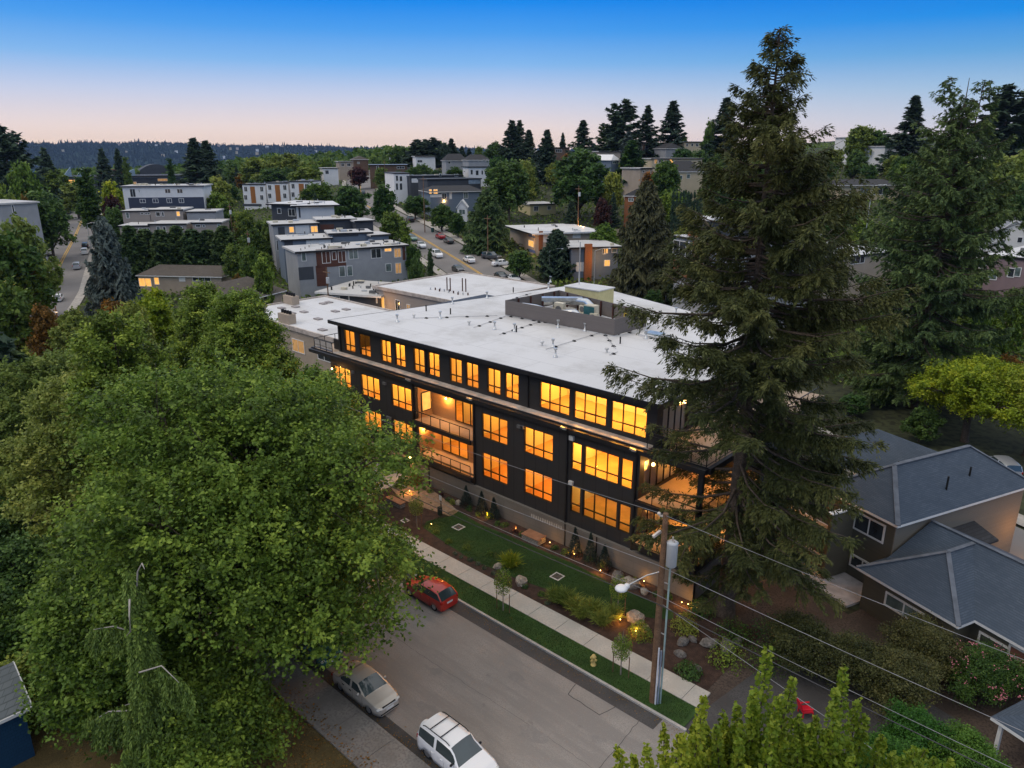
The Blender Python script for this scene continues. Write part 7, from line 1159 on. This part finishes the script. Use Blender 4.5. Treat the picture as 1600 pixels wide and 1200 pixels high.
# key: kind, leaf, px, top row, distance, width px, label
for a in [('c2', N_dark, 28, 198, 270, 58, 'broad ragged dark pine alone on the left skyline'), ('b0', L_green, 50, 250, 230, 56, 'bright green rounded tree below the ragged pine'), ('b1', L_green, 6, 268, 190, 50, 'green tree touching the left edge under the pine'), ('c0', N_dark, 82, 233, 330, 34, 'dark conifer beside the ragged pine'), ('c0', N_dark, 168, 234, 380, 26, 'dark conifer behind the skylight building, left one'), ('c0', N_dark, 192, 234, 390, 22, 'dark conifer behind the skylight building, right one'),
          ('p', L_mid, 145, 262, 225, 46, 'big dark green poplar beside the left street'), ('p', L_mid, 204, 246, 330, 16, 'slender columnar tree in front of the skylight building'), ('p', L_dark, 271, 248, 330, 16, 'slender dark columnar tree right of the skylight building'), ('b2', L_olive, 45, 338, 135, 110, 'large olive tree with reddish tips at the left street bend'), ('b0', L_mid, 20, 360, 118, 120, 'large brownish green tree at the left edge'), ('b1', L_dark, 78, 300, 200, 84, 'dark round tree overhanging the left street'), ('b2', L_mid, 30, 305, 185, 60, 'green tree behind the pale house corner'), ('b0', L_olive, 120, 285, 300, 70, 'yellowish tree before the lit skylight building'), ('b1', L_auto, 50, 306, 205, 24, 'small orange topped tree near the left street'), ('b0', L_mid, 90, 262, 330, 60, 'pale green tree left of the pointed skylights'), ('b1', L_ylw, 178, 285, 255, 44, 'yellow green tree right of the poplar'), ('b2', L_red, 180, 305, 225, 44, 'dark red tree right of the poplar'), ('b0', L_dark, 182, 322, 200, 46, 'dark green tree between poplar and taupe townhouses'),
          ('spr', N_blue, 177, 345, 128, 78, 'silvery blue spruce left of the low brown house'), ('b0', L_mid, 10, 430, 100, 110, 'brownish green tree at the left edge below the street bend'), ('b2', L_auto, 70, 478, 100, 70, 'orange tinted tree lit by the street lamp glow'), ('b1', L_ylw, 245, 455, 104, 80, 'golden tree in front of the brown roofs'), ('b0', L_auto, 180, 468, 104, 70, 'brown and yellow tree below the blue spruce'), ('b2', L_olive, 120, 485, 98, 90, 'olive tree at the lower end of the left street'), ('b1', L_mid, 300, 470, 100, 60, 'dark tree below the brown hip roof'), ('b0', L_olive, 215, 470, 92, 80, 'olive yellow tree behind the pointed maples'),
          ('h', N_dark, -20, 480, 62, 130, 'dark green cedar at the left edge'), ('h', N_green, 35, 560, 64, 110, 'dark cedar boughs left of the olive maples'),
          ('b0', L_mid, 395, 384, 138, 44, 'round green tree left of the yard with the blue car'), ('b1', L_green, 412, 405, 128, 40, 'bright green conical tree beside the yard'), ('b2', L_auto, 372, 430, 132, 34, 'yellow brown bush like tree below the poles'), ('b0', L_mid, 368, 380, 150, 48, 'olive tree behind the short transformer pole'), ('b2', L_green, 340, 300, 220, 60, 'green tree between the white block and the orange panelled houses'), ('b1', L_olive, 345, 278, 245, 50, 'yellow green tree behind the white block'), ('b0', L_mid, 385, 330, 190, 44, 'green shrubby tree in the yards left of the central row'), ('b2', L_mid, 420, 345, 180, 40, 'green tree between pole and lit grey block'),
          ('c0', N_dark, 312, 218, 300, 44, 'big dark conifer left of centre, left one of the pair'), ('c0', N_dark, 330, 222, 310, 40, 'big dark conifer left of centre, right one of the pair'), ('b0', L_dark, 430, 262, 330, 60, 'dark tree behind the white townhouses'), ('b2', L_olive, 450, 240, 360, 80, 'wide yellowish tree on the left skyline'), ('b0', L_mid, 405, 245, 370, 70, 'wide green tree on the left skyline'), ('b1', L_mid, 480, 262, 300, 60, 'green tree above the white flat roof'), ('b2', L_dark, 545, 290, 225, 70, 'dark round tree left of the central street'), ('b0', L_mid, 500, 285, 240, 66, 'dark green tree behind the white flat roofed house'), ('b1', L_red, 560, 262, 330, 36, 'dark purple tree at the top of the central street'),
          ('b1', L_mid, 600, 290, 205, 46, 'tall street tree left of the central street, upper one'), ('b0', L_mid, 612, 330, 180, 50, 'street tree left of the central street, lower one'), ('p', L_green, 634, 347, 160, 26, 'small bright green street tree beside the blue tower'), ('b1', L_mid, 645, 384, 150, 30, 'street tree at the corner of the grey block'), ('p', N_green, 672, 390, 148, 14, 'slim dark columnar tree by the white parked car'), ('b2', L_dark, 650, 400, 140, 30, 'dark shrub tree beside the grey block'), ('b0', L_dark, 648, 306, 230, 50, 'dark green tree beside the black car on the central street'), ('b2', L_mid, 690, 320, 205, 50, 'green tree under the glowing corner windows'), ('b1', L_mid, 715, 335, 195, 34, 'small tree beside the white gabled bay'),
          ('deo', N_green, 762, 300, 178, 84, 'broad pointed dark green conifer in the centre'), ('b0', L_dark, 795, 248, 215, 84, 'tall dark green tree behind the pointed conifer'), ('b1', L_olive, 822, 252, 240, 40, 'yellow green tree left of the biggest round tree'), ('b2', L_dark, 905, 232, 222, 120, 'biggest round dark green tree on the hillside'), ('b0', L_mid, 955, 268, 215, 44, 'green shoulder of the hillside grove, lower right of the biggest tree'), ('c1', L_dark, 985, 222, 262, 38, 'dark egg shaped tree right of the biggest round tree'), ('b1', L_auto, 1012, 270, 232, 36, 'orange autumn tree in front of the pale pink house'), ('b0', L_mid, 1040, 250, 228, 60, 'green tree in front of the yellow beige gable'), ('b2', L_red, 940, 310, 200, 34, 'dark purple shrub tree above the fences'),
          ('deo', N_olive, 1005, 288, 136, 112, 'large drooping olive brown cedar in front of the brick building'), ('spr', N_dark, 870, 362, 152, 62, 'dark conifer left of the blue house with the chimney'), ('b0', L_dark, 812, 392, 150, 50, 'dark tree in front of the apartment house balconies'), ('b2', L_green, 945, 350, 165, 60, 'bright green tree between apartment house and cedar'), ('c1', N_dark, 893, 316, 196, 18, 'narrow conifer beside the transformer pole'),
          ('c0', N_dark, 800, 190, 330, 36, 'tall dark fir on the skyline, left one of the centre pair'), ('c0', N_dark, 812, 190, 340, 30, 'tall dark fir on the skyline, right one of the centre pair'), ('c1', N_dark, 826, 205, 350, 22, 'shorter fir right of the centre pair'), ('c1', N_dark, 854, 205, 300, 26, 'narrow conifer pair on the skyline, left of the biggest round tree'), ('c1', N_dark, 879, 209, 400, 10, 'thin spire like conifer on the skyline'), ('c0', N_dark, 910, 190, 330, 38, 'pointed fir above the biggest round tree'), ('c2', N_dark, 972, 157, 330, 54, 'tallest ragged fir on the centre right skyline'), ('c2', N_green, 955, 190, 335, 40, 'leaning dark tree beside the tallest ragged fir'), ('c0', N_dark, 1009, 167, 335, 36, 'middle fir of the three on the centre right skyline'), ('c0', N_dark, 1047, 160, 330, 44, 'right fir of the three on the centre right skyline'), ('b0', L_mid, 1066, 210, 330, 18, 'small round tree right of the three skyline firs'), ('c0', N_dark, 1128, 155, 300, 48, 'skyline fir just left of the great fir'), ('b1', L_mid, 1105, 190, 300, 30, 'green tree left of the skyline fir near the great fir'), ('c1', N_blue, 980, 207, 320, 22, 'bluish young conifer below the tallest ragged fir'),
          ('c0', N_dark, 1416, 152, 280, 50, 'lone hillside fir between the two great firs'), ('b0', L_mid, 1340, 195, 300, 60, 'green tree on the hillside behind the great fir'), ('b1', L_dark, 1370, 205, 300, 50, 'dark tree on the hillside between the two great firs'), ('c2', N_dark, 1560, 134, 270, 80, 'dark ragged conifers on the upper right skyline'), ('b2', L_dark, 1595, 172, 270, 60, 'dark green tree at the right end of the skyline'), ('b0', L_red, 1590, 205, 300, 34, 'purple tree beside the highest white house'), ('b1', L_olive, 1595, 235, 190, 70, 'yellow green tree below the long white house'), ('b0', L_olive, 1555, 240, 170, 100, 'large yellow green tree right of the second fir'), ('b2', L_dark, 1600, 280, 160, 60, 'dark tree above the white clapboard house'), ('b2', L_green, 1575, 455, 100, 70, 'bright green tree below the mauve building'), ('b1', L_green, 1530, 470, 98, 40, 'green tree right of the second fir below the mauve building'),
          ('b0', L_auto, 1580, 555, 88, 50, 'reddish bush behind the locust trees'), ('b2', L_olive, 1290, 292, 250, 60, 'olive tree behind the great fir'), ('b0', L_mid, 1230, 250, 280, 80, 'green tree behind the great fir, upper'), ('b1', L_dark, 1380, 600, 86, 70, 'dark shrubs between the second fir and the locust tree'), ('b0', L_dark, 1340, 620, 82, 60, 'dark shrubs behind the great fir, above the house ridge'), ('b2', L_dark, 1450, 640, 74, 70, 'dark tangled tree behind the two storey house'), ('b2', L_dark, 1330, 330, 170, 50, 'rounded green tree by the tall street lamp'),
          ('c2', N_dark, 655, 219, 400, 44, 'broad dark pine on the central skyline, left one of the clump'), ('c2', N_dark, 676, 216, 405, 40, 'ragged dark pine in the middle of the clump on the central skyline'), ('b2', N_dark, 694, 224, 400, 36, 'dark rounded pine at the right of the clump on the central skyline'), ('b0', L_dark, 625, 228, 420, 40, 'dark tree against the skyline right of the ridge end'), ('c1', N_dark, 706, 218, 410, 18, 'pair like upright conifer right of the pine clump'), ('c1', N_dark, 722, 230, 380, 14, 'small pointed conifer on the central skyline, left one'), ('c1', N_dark, 733, 233, 380, 12, 'small pointed conifer on the central skyline, right one'), ('b0', L_mid, 748, 228, 370, 20, 'small light green skyline tree above the dark roofed house'), ('b2', L_dark, 775, 222, 345, 50, 'dark rounded tree left of the skyline firs'), ('b0', L_dark, 780, 244, 260, 50, 'dark green tree under the skyline firs'), ('b1', L_mid, 712, 262, 300, 34, 'green tree between the white houses on the slope'), ('b2', L_dark, 1065, 232, 295, 60, 'dark clipped hedge like tree below the skyline houses'), ('b0', L_dark, 1090, 234, 290, 40, 'dark hedge tree right below the columned porch'), ('b2', L_mid, 1120, 240, 280, 50, 'green tree at the left edge of the great fir, on the hillside'), ('b0', L_mid, 595, 262, 320, 30, 'green tree at the left end of the silvery roofed house'), ('b1', L_mid, 646, 262, 300, 30, 'green tree at the right end of the silvery roofed house'),
          ('b2', L_green, 1500, 262, 215, 60, 'green tree peeking out above the second fir on the right'), ('b0', L_mid, 1480, 300, 190, 60, 'dark green tree behind the second fir')]:
    put(*a[:6], a[6])
pos = [208+i*24 for i in range(7)]
for i, px in enumerate(pos): put('h', N_green, px, 358+(i % 3)*5-(4 if i in (2, 5) else 0), 160+(i % 2)*2, 42, f'{["first", "second", "third", "fourth", "fifth", "sixth", "seventh"][i]} conifer from the left in the dense hedge before the taupe townhouses', 'conifer hedge before the taupe townhouses')
for i in range(9): put('a', N_dark, 1050+i*5.5, 304+(i % 3), 190, 8, 'arborvitae in the tall clipped row behind the brick building', 'clipped arborvitae row')
for i in range(9):
    x = -84.5+i*1.5; t = tree('arborvitae', ARB, L_dark, 'small arborvitae in the row along the tan wall behind the white roof', (x, 74.6-i*.15, 0), i, .9, 'small arborvitae row between the white roofs', szz=1.35+.1*(i % 3))
tree('broadleaf_tree', BP[1], L_green, 'bright green small tree rising between the white roofs', (-75.5, 74, 0), 0, .42, szz=.74)
# filler trees: keep clear of roofs, roads and of views towards the facades
rf = random.Random(77); kinds = [('b0', L_mid), ('b1', L_mid), ('b2', L_dark), ('b0', L_green), ('b2', L_mid), ('b1', L_olive), ('b0', L_dark), ('c0', N_dark), ('c1', N_green), ('b2', L_green), ('b1', L_auto)]
roadp = [(q[0], q[1]) for q in CR]+[(q[0], q[1]) for q in LR]; rproj = [(proj((q[0], q[1], H(*q)+.5)), (q[0]*YAWF[0]+q[1]*YAWF[1])) for q in roadp]
rproj += [(proj((q[0]+dx, q[1]+dy, H(q[0], q[1])+.5)), (q[0]*YAWF[0]+q[1]*YAWF[1])) for q in roadp for dx, dy in ((5, 3), (-5, -3))]
nf = 0
for _ in range(16000):
    if nf >= 300: break
    D = rf.uniform(98, 560); px = rf.uniform(-80, 1690) if rf.random() < .72 else rf.uniform(1090, 1660); p = hp(px, D, 6)
    if D < 125 and 330 < px < 1100: continue
    k, m = rf.choice(kinds); hh = (rf.uniform(6, 12.5) if k[0] == 'b' else rf.uniform(9, 17))*(1.0 if D > 200 else .75); r = hh*(.46 if k[0] == 'b' else .22)
    if any(math.hypot(p[0]-a, p[1]-b) < R+r*.6 for a, b, R in FOOT): continue
    if any(math.hypot(p[0]-a, p[1]-b) < (R+r)*.50 for a, b, R in PLACED): continue
    if any(math.hypot(p[0]-a, p[1]-b) < 9.5+r for a, b in roadp): continue
    s = 1170/D; yt = proj((p[0], p[1], p[2]+hh))[1]; yb = proj(p)[1]
    if any(D < d+1 and px+r*s > x0 and px-r*s < x1 and yt < y1-3 and yb > y0 for x0, x1, y0, y1, d in RECTS): continue
    if any(D < d and abs(q[0]-px) < r*s+2 and yt < q[1] < yb for q, d in rproj): continue
    if yt < 232 and px > 560: continue
    if yt < (240 if px < 1090 else 178): continue
    pr, h0, r0 = K2[k]; zone = 'left of the central row' if px < 430 else 'along the central street' if px < 800 else 'on the hillside behind the great firs' if px > 1100 else 'on the central hillside'
    side_ = '' if px < 1100 else ', between both' if px < 1420 else ', far right'
    dist = 'near' if D < 180 else 'middle distance' if D < 320 else 'far'; kind_ = 'conifer' if k[0] == 'c' else {L_mid.name: 'green tree', L_dark.name: 'dark green tree', L_green.name: 'bright green tree', L_olive.name: 'olive tree', L_auto.name: 'autumn tinted tree'}[m.name]
    tree('conifer_tree' if k[0] == 'c' else 'broadleaf_tree', pr, m, f'{kind_} in {dist} gardens {zone}{side_}', p, rf.uniform(0, 6), r/r0, f'{dist} garden trees {zone}', szz=hh/h0); PLACED.append((p[0], p[1], r)); nf += 1
print('fillers', nf)
# low ground cover so that yards are not bare
rng = np.random.default_rng(8); n = 42000; D = 92+rng.random(n)**1.3*420; c = (rng.random(n)*2.0-1.0)*.86*D; X = YAWF[0]*D+YAWR[0]*c; Y = YAWF[1]*D+YAWR[1]*c; ok = np.ones(n, bool)
for a, b in roadp: ok &= (X-a)**2+(Y-b)**2 > 9.6**2
for x0, x1, y0, y1 in ((-104, -24, 40, 100), (-126, 30, 14, 42)): ok &= ~((X > x0) & (X < x1) & (Y > y0) & (Y < y1))
P = np.stack([X, Y, hgt(X, Y)+.3], 1)[ok]; P = np.repeat(P, 4, 0)+rng.normal(size=(len(P)*4, 3))*np.array([1.1, 1.1, .35])
o = linkmesh(quadmesh('ground_cover', leaves(P, rng.normal(size=P.shape)+np.array([0, 0, .8]), rng.uniform(.25, .6, len(P)), .7, rng), [L_mid], np.clip(rng.normal(.4, .3, len(P)), 0, 1)), 'ground_cover'); tag(o, 'low shrubs and ground cover filling the yards', kind='stuff')
# grass blades on verge and lawn
n = 60000; X = rng.uniform(-80, -15.2, n); Y = rng.uniform(30.2, 31.97, n); n2 = 60000; X2 = rng.uniform(-43, -21, n2); Y2_ = rng.uniform(34.5, 39.4, n2); lo = np.interp(X2, [a[0] for a in near], [a[1] for a in near])+.05; hi = np.interp(X2, [a[0] for a in far[1:]], [a[1] for a in far[1:]])-.05; k = (Y2_ > lo) & (Y2_ < hi)
P = np.concatenate([np.stack([X, Y, np.full(n, .125)], 1), np.stack([X2[k], Y2_[k], np.full(k.sum(), .10)], 1)]); up_v = rng.normal(size=P.shape)*.45+np.array([0, 0, 1.])
o = linkmesh(quadmesh('lawn_grass', leaves(P, np.cross(up_v, rng.normal(size=P.shape)), rng.uniform(.02, .045, len(P)), .28, rng, up_v), [leaf_mat('grass_blade', G((.020, .050, .008), (.034, .080, .014), (.06, .12, .022)))], rng.random(len(P))), 'lawn_grass'); tag(o, 'short mown grass', kind='stuff')
# leaf litter and fallen leaves on the dry lawn and sidewalk
n = 5000; P = np.stack([rng.uniform(-62, -18, n), 17.5-abs(rng.normal(0, 4.5, n)), np.full(n, .15)], 1); o = linkmesh(quadmesh('leaf_litter', leaves(P, rng.normal(size=P.shape)*.25+np.array([0, 0, 1]), rng.uniform(.04, .08, n), .7, rng), [L_auto], rng.random(n)), 'leaf_litter'); tag(o, 'fallen brown leaves', kind='stuff')
n = 2600; P = np.stack([rng.uniform(-60, -10, n), np.where(rng.random(n) < .6, 19.05+abs(rng.normal(0, .35, n)), 29.95-abs(rng.normal(0, .3, n))), np.full(n, .035)], 1); o = linkmesh(quadmesh('gutter_litter', leaves(P, rng.normal(size=P.shape)*.2+np.array([0, 0, 1]), rng.uniform(.02, .05, n), .7, rng), [L_auto], rng.random(n)), 'gutter_litter'); tag(o, 'dry leaves blown into the gutters', kind='stuff')
# ---------------------------------------------------------------- lake and far ridge
mb = MB(); nn = 40; a0 = [(-1.3+2.6*i/nn) for i in range(nn+1)]
def pol(D, a): f = YAWF*math.cos(a)+YAWR*math.sin(a); return (f[0]*D, f[1]*D)
vs = [(*pol(D, a), -42.) for D in (700, 9000) for a in a0]; mb.faces(vs, [(i, i+1, nn+2+i, nn+1+i) for i in range(nn)]); m, t_, b_ = newmat('water'); b_.inputs['Base Color'].default_value = (.05, .09, .13, 1); b_.inputs['Roughness'].default_value = .12; structure('lake', mb, m)
rng = np.random.default_rng(15); ang = np.linspace(-.95, .8, 420); nz = np.interp(ang, np.linspace(-.95, .8, 60), rng.normal(0, 7, 60)); Dr = [4300, 4450, 4650, 4900, 5200, 5600]; Hr = [-42, -10, 30, 70, 100, 95]
def rh(a, k): px = math.tan(a)*F_PX/math.cos(PITCH)+800; top = np.interp(px, [-200, 0, 250, 420, 560, 700, 900, 1400], [74, 78, 86, 76, 62, 58, 54, 50]); return -42+(top+42)*(Hr[k]+42)/142
V = []
for k, D in enumerate(Dr):
    for a, z in zip(ang, nz): V.append((*pol(D, a), rh(a, k)+(z*.5 if k else 0)))
N_ = len(ang); mb = MB(); mb.faces(V, [(k*N_+i, k*N_+i+1, (k+1)*N_+i+1, (k+1)*N_+i) for k in range(len(Dr)-1) for i in range(N_-1)], 0, True); structure('far_hills', mb, mat('far_forest', (.022, .036, .030), .95, .5, .006, fine=.05, spec=0))
n = 14000; a = rng.uniform(-.62, .45, n); kf = rng.random(n)**.6*4.6; D = np.interp(kf, range(6), Dr); base = np.array([rh(x, 0)+(rh(x, 4)+42)*np.interp(k_, range(6), [(h_+42)/142 for h_ in Hr]) for x, k_ in zip(a, kf)]); zz = np.interp(a, ang, nz)*.5
hh = rng.uniform(8, 19, n)*np.where(rng.random(n) < .08, 1.8, 1); wv = rng.uniform(7, 16, n); X = (YAWF[0]*np.cos(a)+YAWR[0]*np.sin(a))*D; Y = (YAWF[1]*np.cos(a)+YAWR[1]*np.sin(a))*D; B0 = np.stack([X, Y, base+zz-3], 1); rr = np.array([YAWR[0], YAWR[1], 0]); th = rng.uniform(0, 3.14, n); ax = np.stack([np.cos(th), np.sin(th), 0*th], 1)
q = []
for dv_ in (ax, np.cross(ax, [0, 0, 1])): q.append(np.stack([B0-dv_*wv[:, None]*.5, B0+dv_*wv[:, None]*.5, B0+dv_*wv[:, None]*.08+np.array([0, 0, 1])*hh[:, None], B0-dv_*wv[:, None]*.08+np.array([0, 0, 1])*hh[:, None]], 1))
o = linkmesh(quadmesh('far_wood', np.concatenate(q), [mat('far_tree', (.014, .026, .022), .95, .1, .01, spec=0)]), 'far_wood'); tag(o, 'dark forest on the ridge across the lake', kind='stuff')
for i in range(46):
    a_ = rng.uniform(-.60, .02); kf_ = rng.uniform(1.6, 4.0); D_ = float(np.interp(kf_, range(6), Dr)); z_ = rh(a_, 0)+(rh(a_, 4)+42)*float(np.interp(kf_, range(6), [(h_+42)/142 for h_ in Hr])); x, y = pol(D_-25, a_)
    t = thing('far_house', 'pale speck of a house on the wooded ridge across the lake', 'house', (x, y, z_-4), rng.uniform(0, 3), 'houses on the far ridge'); w2 = rng.uniform(8, 16); mb = MB(); mb.box(-w2/2, w2/2, -5, 5, 0, 15); mb.build('wall', [stucco_w, beige, mat('far_pink', (.55, .42, .36))][i % 3], t); mb = MB(); hip_roof(mb, -w2/2-1, w2/2+1, -6, 6, 15, 4, 5); mb.build('roof', [shingle_dark, shingle_dark], t)

# wood between the last houses and the lake on the left
n = 1500; D = rng.uniform(430, 1150, n); c = D*rng.uniform(-.92, -.08, n); X = YAWF[0]*D+YAWR[0]*c; Y = YAWF[1]*D+YAWR[1]*c; hz = rng.uniform(8, 17, n); zg = hgt(X, Y); k = 60
u = unit(rng.normal(size=(n, k, 3))); u[:, :, 2] = abs(u[:, :, 2])*.9+.1; P = np.stack([X, Y, zg+hz*.35], 1)[:, None, :]+u*np.stack([hz*.48, hz*.48, hz*.65], 1)[:, None, :]; tn = np.clip(np.repeat(rng.normal(.5, .25, n), k)+rng.normal(0, .12, n*k), 0, 1); P = P.reshape(-1, 3)
o = linkmesh(quadmesh('distant_wood', leaves(P, u.reshape(-1, 3)+rng.normal(size=P.shape)*.5, rng.uniform(1.0, 2.2, len(P)), .7, rng), [L_mid], tn), 'distant_wood'); tag(o, 'continuous wood between the last houses and the lake', kind='stuff')
# ---------------------------------------------------------------- evening haze over the whole place
mb = MB(); mb.box(-6300, 2600, -2500, 6300, -60, 150); hz_o = mb.build('haze', (lambda m: m)(bpy.data.materials.new('haze'))); hm = hz_o.data.materials[0]; hm.use_nodes = True; ht_ = hm.node_tree; ht_.nodes.remove(ht_.nodes['Principled BSDF'])
pv = ht_.nodes.new('ShaderNodeVolumePrincipled'); pv.inputs['Color'].default_value = (.42, .62, 1, 1); pv.inputs['Density'].default_value = .000042; pv.inputs['Anisotropy'].default_value = 0; ht_.links.new(pv.outputs[0], ht_.nodes['Material Output'].inputs['Volume']); tag(hz_o, 'thin bluish evening haze', kind='stuff')
